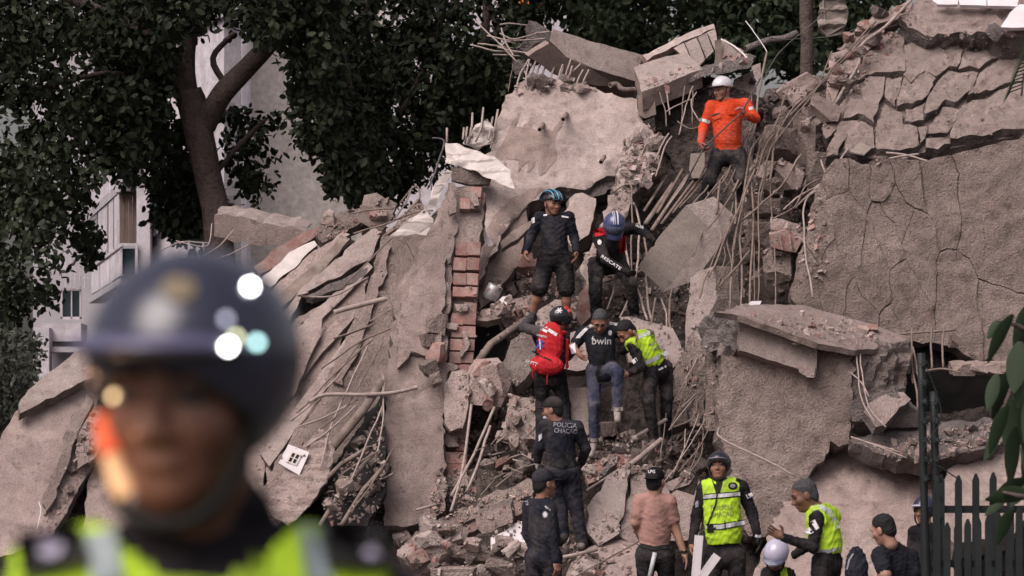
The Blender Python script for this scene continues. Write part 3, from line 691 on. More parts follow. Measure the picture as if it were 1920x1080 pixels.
# ---- crumbled spine below the big slab, and the sloping gap
slab('slab_edge', 'crumbling broken slab edge running down from the crest to the bending rescuer', 'concrete slab',
     [(1180, 262), (1208, 232), (1240, 262), (1236, 300), (1200, 350), (1168, 410), (1140, 470), (1100, 545), (1084, 560), (1092, 500), (1118, 430), (1140, 370), (1160, 320)], off=.0, gy=-.5, th=.3, m='pale', ms='broken', rough=.06, edge=.07, res=.06)
scatter([(1190, 260), (1215, 230), (1245, 260), (1230, 320), (1190, 380), (1170, 340)], 34, 8, 30, 'loose concrete lump on the crumbling spine between the tilted slab and the gap', 'lumps on the spine', off=(-.12, .05), mats=('pale', 'broken', 'pale'))
for w in [[(1186, 290, -.05), (1194, 262, -.1), (1206, 236, -.15)], [(1176, 300, -.05), (1188, 270, -.1)], [(1192, 288, -.05), (1202, 258, -.1)], [(1228, 330, -.1), (1246, 280, -.15), (1260, 256, -.2)], [(1222, 310, -.1), (1240, 276, -.15), (1254, 250, -.2)], [(1200, 300, 0), (1212, 268, -.1)], [(1236, 290, -.1), (1238, 264, -.15)]]:
    bar('rebar', 'short bar poking out of the crumbling spine', 'rebar', w, .011, 'rebar_pale', group='bars in the spine')
for i, (x0, y0, x1, y1, r, m) in enumerate([(1210, 420, 1262, 345, .035, 'wood'), (1222, 432, 1290, 330, .03, 'wood'), (1240, 420, 1300, 340, .02, 'rebar'), (1232, 400, 1280, 318, .02, 'rebar'), (1262, 400, 1330, 310, .014, 'rebar'), (1250, 392, 1310, 300, .012, 'rebar_pale'), (1275, 390, 1335, 320, .012, 'rebar'), (1208, 396, 1250, 330, .02, 'wood')]):
    bar('plank' if m == 'wood' else 'rebar', 'dusty plank sliding down the dark gap under the orange rescuer' if m == 'wood' else 'bar sliding down the dark gap under the orange rescuer', 'plank' if m == 'wood' else 'rebar',
        [(x0, y0, .15), ((x0 + x1) / 2, (y0 + y1) / 2, .2), (x1, y1, .25)], r, m, group=('planks' if m == 'wood' else 'bars') + ' in the sloping gap', sides=4 if m == 'wood' else 6)
slab('metal_plate', 'pale flat plate hanging beside the left leg of the orange rescuer', 'plate', [(1292, 318), (1296, 288), (1322, 286), (1322, 312), (1312, 334), (1298, 334)], off=-.05, gy=-.1, th=.03, m='smooth', edge=.008, rough=.003)
held = slab('loose_slab', 'smooth grey slab panel tilted on edge in front of the rescuer in motorcycle helmet', 'concrete slab',
     [(1286, 384), (1330, 428), (1300, 474), (1262, 528), (1244, 546), (1218, 520), (1196, 500), (1234, 446)], off=-.42, gx=.25, gy=-.15, th=.2, ex=(.34, .18, .12), m='smooth', ms='pale', rough=.003, edge=.006)
slab('concrete_slab', 'upright pale panel standing below the tilted grey slab', 'concrete slab',
     [(1284, 650), (1286, 600), (1296, 520), (1310, 506), (1340, 498), (1344, 560), (1330, 590), (1322, 640), (1296, 690)], off=-.1, gy=-.1, th=.2, ex=(.28, .15, .0), m='pale', ms='stucco', rough=.008, edge=.015)
slab('concrete_slab', 'pink panel leaning behind the bending officer in the yellow vest', 'concrete slab',
     [(1164, 596), (1180, 594), (1262, 616), (1282, 660), (1262, 690), (1180, 680)], off=-.25, gy=-.4, th=.1, m='pale', rough=.006, edge=.012)

# ================================================================== right: the stack of broken layers
def lump(px, py, w, h, label, off=0., m='stucco', roll=0., k=None, d=None): return chunk_at(px, py, w, h, off, d=d, rot=(random.uniform(-.25, .25), roll, random.uniform(-.4, .4)), m=m, label=label, k=k)
lump(1494, 168, 74, 46, 'big slanting beige boulder right of the orange sleeve, near the top of the stack', .1, 'plaster', -.7)
lump(1544, 208, 62, 46, 'pointed flat boulder under the thick rebar at the stack top', .0, 'plaster', .3)
lump(1512, 188, 40, 36, 'small boulder squeezed between the two big ones at the stack top', .05, 'stucco', .2)
lump(1462, 270, 62, 68, 'square boulder beside the bundle of bars, mid stack', -.05, 'stucco', .1, k=3)
lump(1506, 262, 34, 96, 'tall upright sliver of concrete in the middle of the stack', -.05, 'stucco', .06)
lump(1480, 332, 58, 52, 'angular boulder below the square one in the stack', -.1, 'plaster', .4)
lump(1446, 352, 50, 34, 'rounded dusty lump low in the stack beside the bars', -.1, 'stucco')
lump(1416, 382, 34, 44, 'narrow lump hanging among the bars', -.15, 'stucco')
lump(1440, 392, 50, 38, 'lump above the broken red brick block', -.1, 'rubble')
lump(1530, 318, 38, 70, 'thin slab lump against the big right wall', .0, 'stucco')
lump(1428, 440, 56, 50, 'shadowed lump under the bars at mid height', .1, 'rubble')
lump(1460, 500, 56, 70, 'shadowed folded lump at the foot of the stack', .1, 'rubble')
lump(1500, 470, 50, 90, 'dusty lump against the foot of the big right wall', .15, 'stucco')
hb = lump(1474, 436, 72, 46, 'pale mortar cap on a broken block of red hollow bricks', -.3, 'mortar', .25)
root = slab('brick_block', 'broken block of red hollow clay bricks jutting from the stack', 'brickwork', [(1444, 438), (1478, 432), (1504, 450), (1492, 474), (1466, 470), (1448, 462)], off=-.42, gy=.1, th=.25, m='brick', ms='brick', rough=.012, edge=.015)
for pl in ([(1460, 440), (1463, 440), (1468, 468), (1465, 468)], [(1478, 440), (1481, 440), (1485, 470), (1482, 470)]): slab('brick_joint', None, None, pl, off=-.46, gy=.1, th=.03, m='mortar', ms='mortar', rough=.004, edge=.004, parent=root)
scatter([(1420, 200), (1460, 130), (1540, 120), (1570, 160), (1545, 300), (1540, 480), (1480, 560), (1400, 560), (1385, 460), (1410, 300)], 90, 12, 60, 'loose concrete lump in the stack between the bars and the big right wall', 'lumps in the right stack', mats=('stucco', 'rubble', 'plaster', 'broken', 'plaster', 'stucco'))
for i, pl in enumerate([[(1500, 214), (1546, 190), (1560, 100), (1590, 88), (1560, 200), (1520, 240)], [(1560, 130), (1600, 92), (1640, 60), (1650, 70), (1600, 130), (1566, 160)], [(1570, 92), (1620, 44), (1690, 20), (1700, 36), (1640, 60), (1590, 100)], [(1600, 60), (1640, 24), (1700, 4), (1720, 14), (1690, 30), (1620, 60)],
                        [(1540, 240), (1572, 200), (1600, 160), (1606, 175), (1580, 230), (1550, 260)], [(1470, 330), (1500, 300), (1510, 340), (1490, 380)]]):
    slab('layered_slab', 'flaking slab layer stacked on the slope up to the top right crest', 'concrete slab', pl, off=.05 + .05 * (i % 3), gy=-.6, th=.14, m='plaster', rough=.03, edge=.045, group='slab layers at the top right')
scatter([(1540, 110), (1600, 50), (1680, 10), (1700, 40), (1620, 110), (1570, 180)], 36, 8, 34, 'concrete lump among the slab layers on the top right crest', 'lumps on the top right crest', off=(-.08, .2), mats=('plaster', 'rubble', 'brick', 'broken'))

# ---- upper right: cracked slab, every fragment a part
random.seed(11)
_z = [[(300,240),(420,180),(490,220),(498,265),(498,380),(505,455),(400,455),(330,450),(220,495),(250,400)], [(560,265),(640,215),(740,210),(830,215),(858,290),(846,352),(830,425),(780,412),(700,478),(640,440),(560,515),(512,475),(508,390),(508,280)],
 [(870,240),(950,205),(1010,215),(1030,270),(1090,290),(1098,335),(1040,355),(975,418),(900,420),(846,432),(864,350),(868,290)], [(780,425),(840,442),(965,432),(915,540),(865,598),(815,632),(760,618),(700,686),(642,716),(624,698),(664,600),(722,502)],
 [(985,440),(1105,345),(1290,320),(1290,470),(1150,506),(1060,540),(1000,565),(905,585),(945,520)], [(865,640),(1000,605),(1060,565),(1150,525),(1290,480),(1290,790),(1100,805),(1000,835),(880,855),(800,865),(792,838),(834,702)], [(502,502),(514,484),(560,522),(650,438),(698,490),(648,598),(562,636),(464,648),(484,580)],
 [(402,482),(500,477),(478,568),(452,634),(404,608),(392,560)], [(210,512),(330,472),(388,482),(378,580),(346,660),(318,752),(230,696),(134,716),(172,600)], [(402,624),(448,654),(498,704),(508,760),(588,782),(598,898),(560,926),(452,932),(342,908),(332,782),(372,682)],
 [(532,672),(648,614),(618,700),(618,738),(560,766),(518,748)], [(694,704),(760,644),(836,664),(816,740),(768,806),(654,826),(664,772)], [(652,852),(778,842),(788,880),(720,902),(648,902)], [(132,734),(220,724),(308,774),(328,898),(230,956),(152,928),(142,890),(172,802)],
 [(36,925),(120,742),(198,734),(168,812),(118,902),(98,962),(36,975)], [(602,784),(648,774),(642,850),(612,886)], [(300,380),(330,455),(260,470),(225,500),(250,400)]]
_zz = [[(1540 + x / 3.274, y / 3.274) for x, y in pl] for pl in _z[:-1]]
pieces('cracked_slab', 'upper right slab broken into large fragments by black jagged cracks', 'concrete slab', _zz, [(1556, 286), (1590, 205), (1640, 130), (1672, 62), (1710, 66), (1800, 72), (1880, 80), (1934, 100), (1934, 240), (1880, 254), (1800, 268), (1730, 280), (1640, 290)],
       off=.1, gx=.1, gy=-.75, th=.2, jit=.018, tilt=.03, edge=.022, rough=.05, shrink=1.035, m='plaster_w', backing='stucco_w', lift=.055)
slab('slab_edge', 'thick overhanging slab edge with rubble lip above the cracked slab', 'concrete slab',
     [(1686, 34), (1720, 0), (1760, -20), (1960, -20), (1960, 60), (1900, 70), (1860, 58), (1790, 56), (1730, 62), (1700, 56)], off=-.05, gy=-.6, th=.35, ex=(.0, .3, -.3), m='plaster', ms='grey', rough=.05, edge=.06)
scatter([(1700, 62), (1800, 60), (1920, 66), (1920, 110), (1880, 96), (1820, 76), (1710, 74)], 26, 10, 40, 'grey lump under the overhanging slab edge at the top right', 'lumps under the top right slab edge', off=(-.1, .15), mats=('grey', 'broken', 'stucco'))
for i, pl in enumerate([[(1748, 0), (1796, -2), (1796, 8), (1758, 8)], [(1797, -2), (1850, -4), (1850, 10), (1800, 9)], [(1851, -4), (1910, -6), (1908, 12), (1852, 10)], [(1893, 24), (1912, 8), (1950, 10), (1950, 48), (1898, 52), (1876, 50)]]):
    slab('cladding', 'pale lavender cladding panel lying on the top right corner of the slab', 'panel', pl, off=-.25, gy=-.6, th=.05, m='white', ms='white', rough=.003, edge=.005, group='cladding panels at the top right')

# ---- the big right wall with vertical cracks
random.seed(23)
seeds = [(1515, 330), (1560, 300), (1610, 310), (1650, 320), (1700, 318), (1590, 420), (1680, 400), (1640, 500), (1560, 520), (1610, 620), (1700, 560), (1745, 330), (1850, 420), (1800, 600), (1880, 640), (1530, 430), (1508, 500), (1665, 440), (1715, 470), (1690, 660)]
cracked('cracked_wall', 'big rough stucco wall on the right, split by thin upright cracks', 'wall',
        [(1482, 560), (1500, 470), (1530, 400), (1545, 330), (1560, 296), (1640, 300), (1740, 292), (1800, 284), (1880, 266), (1960, 250), (1960, 700), (1880, 690), (1856, 676), (1840, 690), (1790, 655), (1750, 640), (1700, 640), (1560, 610), (1500, 590)], seeds, off=-.15, gx=.06, gy=-.16, th=.25, gap=.010, jit=.016, tilt=.014, aniso=(.7, 1.9, 8), m='stucco_w', ms='stucco_w', rough=.045, edge=.03, res=.06)
# void and ledge under the big wall
slab('void_shade', 'near-black sheet painted as shade in the void below the big right wall', 'shade sheet', [(1700, 700), (1760, 690), (1960, 690), (1960, 820), (1860, 800), (1740, 800), (1700, 760)], off=.9, gy=.2, th=.1, m='dark', ms='dark')  # near-black panel paints the shade under the wall
lump(1790, 640, 20, 24, 'brown torn lump under the lower rim of the big right wall', -.1, 'stain')
for i, (x, w) in enumerate([(1862, 60), (1804, 50), (1832, 40), (1896, 50)]):
    lump(x, 690, w, 26, 'torn underside lump at the lower rim of the big right wall', .05, 'stain')
for w in [[(1690, 626, -.3), (1740, 622, -.3), (1790, 618, -.32)], [(1712, 616, -.3), (1710, 660, -.3), (1712, 720, -.25)], [(1746, 612, -.32), (1745, 655, -.3), (1748, 690, -.3)], [(1768, 610, -.32), (1766, 650, -.3), (1768, 690, -.3)], [(1720, 700, -.3), (1760, 692, -.3), (1800, 700, -.3)], [(1712, 650, -.35), (1725, 720, -.35), (1736, 780, -.3)], [(1704, 640, -.35), (1716, 720, -.3), (1722, 770, -.3)]]:
    bar('rebar', 'dusty bar of the exposed grid hanging over the black void at right', 'rebar', w, .013, 'rebar', group='exposed grid at right')

# ---- the massive block
blk = slab('fallen_wall', 'massive rough plastered block with a lit top in the right foreground of the heap', 'wall',
     [(1352, 640), (1390, 630), (1530, 646), (1602, 652), (1598, 700), (1604, 760), (1592, 830), (1560, 830), (1530, 880), (1470, 960), (1440, 1010), (1400, 1000), (1370, 900), (1352, 800), (1346, 700)], off=-.55, gx=.05, gy=-.12, th=.5, m='stucco', ms='broken', rough=.045, edge=.05, res=.06)
slab('broken_end', None, None, [(1602, 654), (1640, 650), (1706, 642), (1700, 700), (1690, 735), (1650, 760), (1610, 790), (1590, 800), (1600, 720)], off=-.60, gx=.45, gy=-.1, th=.3, m='broken', ms='grey', rough=.09, edge=.05, parent=blk, res=.06)
slab('top_face', None, None, [(1346, 586), (1400, 570), (1500, 572), (1560, 586), (1640, 608), (1706, 634), (1704, 646), (1604, 656), (1534, 644), (1440, 610), (1384, 590)], off=-1.13, gx=.75, gy=-2.08, th=.07, m='plaster', ms='plaster', rough=.012, edge=.02, parent=blk)
slab('beam_face', None, None, [(1384, 588), (1440, 607), (1534, 642), (1530, 706), (1496, 692), (1440, 674), (1386, 656)], off=-1.37, gx=.08, gy=-.1, th=.42, m='pale', ms='plaster', rough=.014, edge=.012, parent=blk)
tag(slab('broken_end', None, None, [(1322, 600), (1330, 582), (1352, 576), (1384, 592), (1384, 650), (1366, 664), (1330, 660), (1312, 640)], off=-1.38, gx=-.3, gy=-.05, th=.3, m='grey', ms='grey', rough=.09, edge=.06, parent=blk, res=.06), 'crumbly grey broken beam end')
slab('plaster_block', None, None, [(1496, 676), (1528, 686), (1526, 704), (1514, 706), (1498, 698)], off=-1.2, gy=0, th=.15, m='plaster', edge=.02, parent=blk)
slab('flat_slab', 'thin flat slab lying on top of the massive block', 'concrete slab', [(1376, 580), (1392, 570), (1500, 574), (1516, 580), (1470, 588), (1392, 594)], off=-1.22, gx=.75, gy=-2.08, th=.07, ex=(0, .03, -.07), m='pale', ms='plaster', rough=.005, edge=.01)
slab('white_tile', 'small white tile lying on the thin flat slab', 'tile', [(1398, 574), (1408, 565), (1428, 564), (1426, 570), (1412, 576)], off=-1.32, gx=.75, gy=-2.0, th=.02, m='white', ms='white', rough=.001, edge=.003)
crumple('cloth_strip', 'dusty pink cloth strip draped over the edge of the massive block', [(1488, 640), (1496, 622), (1540, 606), (1600, 606), (1626, 612), (1560, 620), (1520, 626), (1500, 642)], -.95, gx=.75, gy=-2.08, amp=.025, m='mortar', th=.02)
scatter([(1450, 590), (1560, 590), (1660, 620), (1640, 640), (1540, 640), (1450, 612)], 34, 5, 22, 'crumb of concrete on top of the massive block', 'crumbs on the massive block', off=(-.62, -.42), mats=('plaster', 'brick', 'pale', 'mortar'), flat=.5)
root = empty('brick_piece', S(1620, 624, -.55)); tag(root, 'flat broken hollow brick lying on the right end of the massive block', 'brick')
for i in range(3): brick_at(1596 + i * 20, 622 - i * 2, 19, 12, -.47, root, rz=.05, depth=.18)
slab('wall_strip', 'long plaster sliver standing left of the massive block', 'wall piece', [(1320, 780), (1326, 690), (1338, 660), (1356, 670), (1352, 760), (1344, 806), (1326, 808)], off=-.55, gy=-.1, th=.18, m='stucco', rough=.03)
slab('wall_strip', 'darker leaning strip between the yellow vest and the massive block', 'wall piece', [(1256, 770), (1262, 700), (1300, 620), (1326, 650), (1318, 700), (1296, 790), (1262, 800)], off=-.2, gy=-.3, th=.2, m='stucco', rough=.03, edge=.04)
slab('wall_strip', 'narrow crumbling strip beside the leaning one left of the massive block', 'wall piece', [(1290, 800), (1300, 720), (1324, 660), (1334, 680), (1322, 740), (1312, 800)], off=-.38, gy=-.2, th=.12, m='broken', rough=.04, edge=.04)

# ---- lower right slope
slab('sloping_slab', 'wide pinkish stucco slab sloping down behind the men at the lower right', 'concrete slab',
     [(1400, 1110), (1440, 1010), (1480, 920), (1530, 880), (1560, 840), (1640, 810), (1740, 840), (1800, 880), (1790, 1110)], off=.1, gx=.02, gy=-.7, th=.3, m='plaster', rough=.045, edge=.05, res=.065)
lump(1656, 774, 130, 78, 'grey boulder with a salmon painted face beside the massive block', -.6, 'grey', -.15, k=5)
slab('plaster_piece', 'salmon painted face of wall plaster on the grey boulder', 'plaster piece', [(1620, 770), (1640, 745), (1690, 735), (1706, 746), (1676, 770), (1656, 796), (1640, 800)], off=-1.0, gx=.1, gy=-.5, th=.12, m='mortar', ms='grey', rough=.015, edge=.03)
slab('slab_ledge', 'flat grey slab ledge jutting out under the black void at right', 'concrete slab',
     [(1598, 820), (1660, 806), (1760, 786), (1860, 784), (1900, 800), (1860, 840), (1790, 850), (1740, 862), (1660, 850)], off=-.5, gy=-1.0, th=.22, ex=(.0, .25, -.18), m='grey', ms='grey', rough=.05, edge=.06)
slab('concrete_slab', 'pale pink slab leaning behind the fence pickets at the lower right', 'concrete slab',
     [(1760, 960), (1775, 880), (1850, 840), (1930, 830), (1960, 900), (1900, 1000), (1790, 1020)], off=-.3, gx=.1, gy=-.6, th=.25, m='plaster', rough=.01)
scatter([(1600, 840), (1700, 830), (1860, 790), (1900, 840), (1800, 870), (1700, 870)], 26, 10, 34, 'lump of concrete on the ledge under the black void', 'lumps on the right ledge', off=(-.75, -.4), mats=('grey', 'plaster', 'broken', 'stucco'))
for w in [[(1596, 820, -.75), (1640, 836, -.8), (1700, 860, -.8)], [(1610, 826, -.75), (1650, 838, -.8), (1690, 850, -.8)], [(1605, 640, -1.05), (1608, 680, -1.1), (1614, 740, -1.1), (1640, 790, -1.1)], [(1614, 644, -1.05), (1616, 700, -1.1), (1630, 760, -1.1), (1660, 800, -1.1)], [(1596, 700, -1.0), (1616, 720, -1.1), (1630, 744, -1.1)]]:
    bar('rebar', 'loose tie wire on the broken end of the massive block', 'rebar', w, .009, 'rebar_pale', group='tie wires at the massive block')
bar('bent_rod', 'long pale bent rod resting against the front of the massive block', 'rod', [(1352, 800, -.75), (1346, 806, -.9), (1356, 822, -1.0), (1420, 856, -1.0), (1490, 890, -.95)], .011, 'rebar_pale')

# ================================================================== centre bottom: where the rescuers stand
slab('concrete_block', 'pale square block behind the legs of the carried man', 'concrete block', [(1046, 738), (1060, 726), (1110, 728), (1112, 800), (1100, 822), (1050, 814)], off=-.28, gy=-.1, th=.3, m='pale', rough=.01, edge=.015)
slab('concrete_slab', 'grey flat slab behind the paramedic and the carried man', 'concrete slab', [(1040, 690), (1046, 640), (1076, 622), (1120, 640), (1130, 686), (1080, 696)], off=-.15, gy=-.2, th=.2, m='pale', rough=.01)
lump(988, 792, 84, 84, 'big pale boulder left of the officer\'s back lettering', .0, 'pale', .2, k=2)
lump(920, 716, 84, 90, 'big lump with red brick core right of the brick column', .0, 'mortar', .1, k=4)
lump(905, 690, 40, 34, 'red brick face on the lump right of the brick column', -.22, 'brick', .1)
slab('concrete_slab', 'long slanting slab piece beside the paramedic backpack', 'concrete slab', [(940, 690), (958, 636), (985, 612), (1004, 640), (996, 700), (970, 720)], off=.0, th=.2, m='broken', rough=.04, edge=.05)
lump(1004, 500, 76, 50, 'torn red brick lump behind the thigh of the officer in shorts', .05, 'brick', .3)
slab('brickwork', 'flat slab with dusty brick red face leaning behind the officer in shorts', 'brickwork', [(1076, 590), (1086, 550), (1106, 520), (1120, 560), (1104, 596), (1086, 610)], off=.1, th=.12, m='brick', ms='mortar', rough=.01)
slab('concrete_slab', 'pale dusty slab the officer in shorts stands on', 'concrete slab', [(1000, 610), (1010, 580), (1040, 562), (1080, 566), (1076, 600), (1040, 620)], off=.12, gy=-.8, th=.15, m='pale', rough=.02)
slab('board', 'dusty pink panel lying left of the standing officer\'s boot', 'panel', [(930, 590), (960, 560), (1000, 552), (1006, 572), (990, 604), (950, 620)], off=.2, gy=-.7, th=.08, m='plaster', rough=.006)
bar('timber_post', 'thick grey post slanting from the void up to the officer\'s boot', 'post', [(888, 690, .05), (920, 645, .0), (1000, 590, .05)], .045, 'wood', bend=False, sides=8)
bar('timber_post', 'second grey post propped in the void beside the brick column', 'post', [(878, 740, .0), (896, 700, .0), (906, 660, .1)], .04, 'wood', bend=False, sides=8)
slab('void_shade', 'near-black sheet painted as shade beside the brick column behind the grey posts', 'void', [(876, 610), (930, 610), (950, 650), (910, 720), (876, 720)], off=.55, gy=.1, th=.1, m='dark', ms='dark')  # flat dark panel stands in for the shade between column and posts
def barrel(px, py, w, h, off, mt, name, label, cat, roll):
    V, Fc = tube_vf([Vector((0, 0, -.5)), Vector((0, 0, -.46)), Vector((0, 0, .46)), Vector((0, 0, .5))], [.46, .5, .5, .46], 14)
    o = link(name, mk(name, V, Fc, M[mt])); s = Yp(py) / FPX; o.location = S(px, py, off); o.scale = (w * s, w * s, h * s); o.rotation_euler = (.3, roll, .3); return tag(o, label, cat)
M['tin'] = plain('dented_tin', (0.45, 0.45, 0.47), .45, .5, 8, .35, .3, .01, metal=.4, dust=DUST, dust_amt=.6)
barrel(924, 548, 30, 28, -.2, 'tin', 'paint_tin', 'dented grey paint tin on the debris left of the officer in shorts', 'tin', .4)
slab('white_box', 'small white plastic box beside the paint tin', 'box', [(932, 566), (942, 556), (958, 556), (966, 566), (954, 582), (940, 582)], off=-.2, gy=-.3, th=.12, m='white', ms='white', rough=.004, edge=.006)
slab('woven_mat', 'brown woven mat roll below the paint tin', 'mat', [(896, 600), (904, 580), (930, 572), (946, 582), (940, 596), (910, 606)], off=-.15, gy=-.5, th=.1, m='wood', ms='wood', rough=.02)
scatter([(884, 560), (920, 540), (990, 500), (1010, 540), (990, 600), (930, 620), (890, 600)], 46, 8, 28, 'small lump in the debris pocket left of the officer in shorts', 'lumps in the debris pocket', off=(-.1, .2), mats=('rubble', 'plaster', 'pale', 'brick', 'mortar'))
scatter([(880, 740), (960, 700), (1000, 740), (1010, 860), (980, 900), (880, 890)], 50, 10, 40, 'lump of concrete between the brick column and the officers', 'lumps between column and officers', off=(-.05, .3), mats=('pale', 'broken', 'plaster', 'brick', 'pale', 'wood'))
scatter([(1060, 810), (1200, 800), (1250, 830), (1220, 880), (1100, 900), (1060, 860)], 36, 10, 36, 'lump of concrete around the feet of the carried man', 'lumps at the carried man\'s feet', off=(-.1, .2), mats=('pale', 'broken', 'plaster', 'plaster', 'grey'))
slab('brickwork', 'fallen panel of red clay bricks below the feet of the carried man', 'brickwork', [(1096, 890), (1110, 868), (1160, 848), (1182, 842), (1180, 862), (1150, 880), (1104, 908)], off=-.1, gy=-.6, th=.12, m='brick', ms='brick', rough=.012)
slab('concrete_slab', 'cracked tall slab lump right of the officer\'s knee', 'concrete slab', [(1096, 1000), (1104, 950), (1136, 890), (1180, 864), (1176, 930), (1156, 1004), (1120, 1020)], off=-.45, gy=-.4, th=.25, m='pale', rough=.035, edge=.04)
slab('concrete_slab', 'split slab lump behind the man in the dusty pink shirt', 'concrete slab', [(1158, 1004), (1180, 930), (1186, 880), (1230, 876), (1260, 930), (1236, 1010), (1180, 1014)], off=-.38, gy=-.4, th=.25, m='plaster', rough=.035, edge=.04)
slab('concrete_slab', 'flat pink slab lying at the feet of the officers, bottom centre', 'concrete slab', [(1050, 1100), (1080, 1040), (1130, 1010), (1190, 1004), (1240, 1040), (1230, 1100)], off=-.35, gy=-.9, th=.15, m='plaster', rough=.01)
slab('concrete_slab', 'flat beige slab wedged right of the black cap, edge on', 'concrete slab', [(1236, 916), (1250, 904), (1300, 886), (1306, 894), (1290, 908), (1250, 922)], off=-.35, gy=-.6, th=.08, m='plaster', rough=.008)
slab('concrete_slab', 'pale leaning slab between the pink shirt and the yellow vest', 'concrete slab', [(1256, 1010), (1252, 930), (1270, 918), (1300, 930), (1310, 900), (1322, 920), (1310, 1010)], off=-.35, gy=-.3, th=.2, m='plaster', rough=.02)
scatter([(1180, 850), (1260, 830), (1320, 860), (1300, 910), (1230, 900)], 30, 8, 34, 'lump of concrete heaped behind the black cap', 'lumps behind the black cap', off=(-.3, .05), mats=('plaster', 'pale', 'stucco'))
for i, (x0, y0, x1, y1, r) in enumerate([(1250, 786, 1190, 820, .022), (1110, 945, 1170, 880, .024), (1160, 890, 1240, 824, .03), (1100, 920, 1230, 836, .016)]):
    bar('steel_pipe', 'grey steel pipe lying across the rubble below the yellow vested bending officer', 'pipe', [(x0, y0, -.4), (x1, y1, -.35)], r, 'rebar_pale', bend=False, sides=8, inner=.7, group='pipes below the bending officer')
barrel(1190, 822, 12, 10, -.45, 'rebar_pale', 'pipe_flange', 'small round flange on the end of the steel pipe', 'pipe fitting', 1.2)
# diagonal beam and boulders, bottom centre
slab('concrete_beam', 'long crumbling beam slanting up to the cap officer, bottom centre', 'beam', [(756, 1016), (800, 985), (900, 936), (990, 898), (1010, 908), (1000, 930), (900, 966), (820, 1004), (770, 1030)], off=-.45, gy=-.4, th=.25, m='stucco', ms='broken', rough=.05, edge=.05)
slab('brickwork', 'reddish brick layer under the crumbling beam', 'brickwork', [(800, 1020), (850, 990), (940, 950), (985, 940), (985, 962), (900, 990), (830, 1026)], off=-.35, gy=-.2, th=.2, m='brick', ms='mortar', rough=.03, edge=.04)
slab('stone_block', 'dressed beige block resting against the crumbling beam', 'concrete block', [(892, 968), (908, 960), (956, 948), (960, 978), (906, 1002), (896, 992)], off=-.7, gy=-.1, th=.2, ex=(.03, .2, .06), m='plaster', rough=.012, edge=.02)
slab('board', 'white board lying under the dressed beige block', 'panel', [(918, 1012), (960, 985), (986, 976), (990, 1040), (950, 1040), (925, 1034)], off=-.5, gy=-.3, th=.05, m='white', ms='white', rough=.004)
slab('concrete_slab', 'small pale slab left of the cap officer\'s waist', 'concrete slab', [(950, 1020), (965, 1012), (992, 1018), (990, 1042), (962, 1046)], off=-.65, gy=-.4, th=.08, m='pale')
lump(852, 1002, 46, 34, 'round beige boulder under the lower end of the crumbling beam', -.8, 'plaster', .2)
lump(800, 1046, 100, 56, 'wide flat boulder at the bottom beside the foreground officer\'s shoulder', -.75, 'plaster', -.15, k=1)
lump(886, 1040, 78, 34, 'layered flat boulder at the bottom centre', -.75, 'stucco', -.1)
lump(850, 1076, 90, 26, 'low dusty boulder on the bottom edge left of the cap officer', -.85, 'rubble', 0)
lump(940, 1066, 60, 34, 'dusty lump on the bottom edge beside the cap officer', -.8, 'stucco', .3)
scatter([(750, 1000), (800, 990), (990, 1010), (1060, 1020), (1180, 1080), (760, 1090)], 80, 12, 46, 'loose lump on the bottom edge of the heap', 'lumps along the bottom edge', mats=('pale', 'plaster', 'pale', 'broken', 'stucco', 'brick'))
bar('pole', 'long thin pole lying across the flat pink slab at the bottom', 'pole', [(1060, 1090, -.7), (1130, 1052, -.75), (1196, 1016, -.7)], .010, 'wood', bend=False)
bar('pale_pole', 'pale pole lying behind the cap officer\'s elbow', 'pole', [(1030, 1050, -.6), (1080, 1040, -.6), (1120, 1030, -.6)], .022, 'rebar_pale', bend=False)

# ================================================================== bars, left and centre
lb = [([(626, 586), (660, 576), (724, 560)], .03, 'dirty pipe sticking out of the pink facade sheet, upper one', 'pipe'),
      ([(580, 754), (610, 740), (680, 740), (740, 736), (782, 726)], .022, 'long bent pipe crossing from the facade sheet to the tall leaning wall', 'pipe')]
for pts, r, lab, cat in lb: bar('pipe', lab, cat, [(x, y, -.22) for x, y in pts], r, 'rebar_pale', inner=.7, sides=10)
for pts in [[(624, 634), (662, 622), (702, 606)], [(646, 630), (700, 608)], [(694, 602), (740, 574)], [(604, 690), (660, 650), (700, 628), (738, 614)], [(560, 800), (620, 720), (680, 640), (738, 612)], [(560, 770), (640, 690), (700, 636)], [(600, 806), (650, 760), (690, 690), (720, 640)], [(600, 880), (620, 800), (650, 730), (700, 630)],
            [(560, 800), (610, 780), (670, 750)], [(575, 840), (620, 806), (668, 760)], [(545, 790), (600, 740), (640, 700)], [(650, 920), (690, 830), (718, 760)], [(640, 890), (670, 870), (712, 846)], [(718, 700), (720, 760), (716, 820), (708, 850)], [(714, 680), (722, 720), (716, 780)], [(660, 960), (700, 900), (740, 840)]]:
    bar('rebar', 'dusty thin bar lying across the pink facade sheet left of the column', 'rebar', [(x, y, -.12 - .06 * random.random()) for x, y in pts], random.choice((.009, .011, .007)), random.choice(('rebar', 'rebar_pale')), group='bars across the facade sheet')
bar('steel_channel', 'brown steel channel slanting from the tall leaning wall into the dark hollow', 'beam', [(624, 838, -.1), (680, 770, -.12), (716, 716, -.12)], .06, 'wood', bend=False, sides=4)
slab('void_shade', 'near-black sheet painted as the shade of the hollow below the steel channel', 'void', [(600, 930), (640, 850), (716, 740), (724, 800), (722, 920), (690, 985), (620, 985)], off=.18, th=.1, m='dark', ms='dark')  # dark panel imitates the shade inside the hollow
scatter([(610, 940), (650, 850), (716, 770), (722, 920), (690, 985), (630, 985)], 26, 8, 30, 'scrap lump in the dark hollow below the steel channel', 'scrap in the hollow', off=(-.02, .12), mats=('heap', 'rubble', 'wood'))
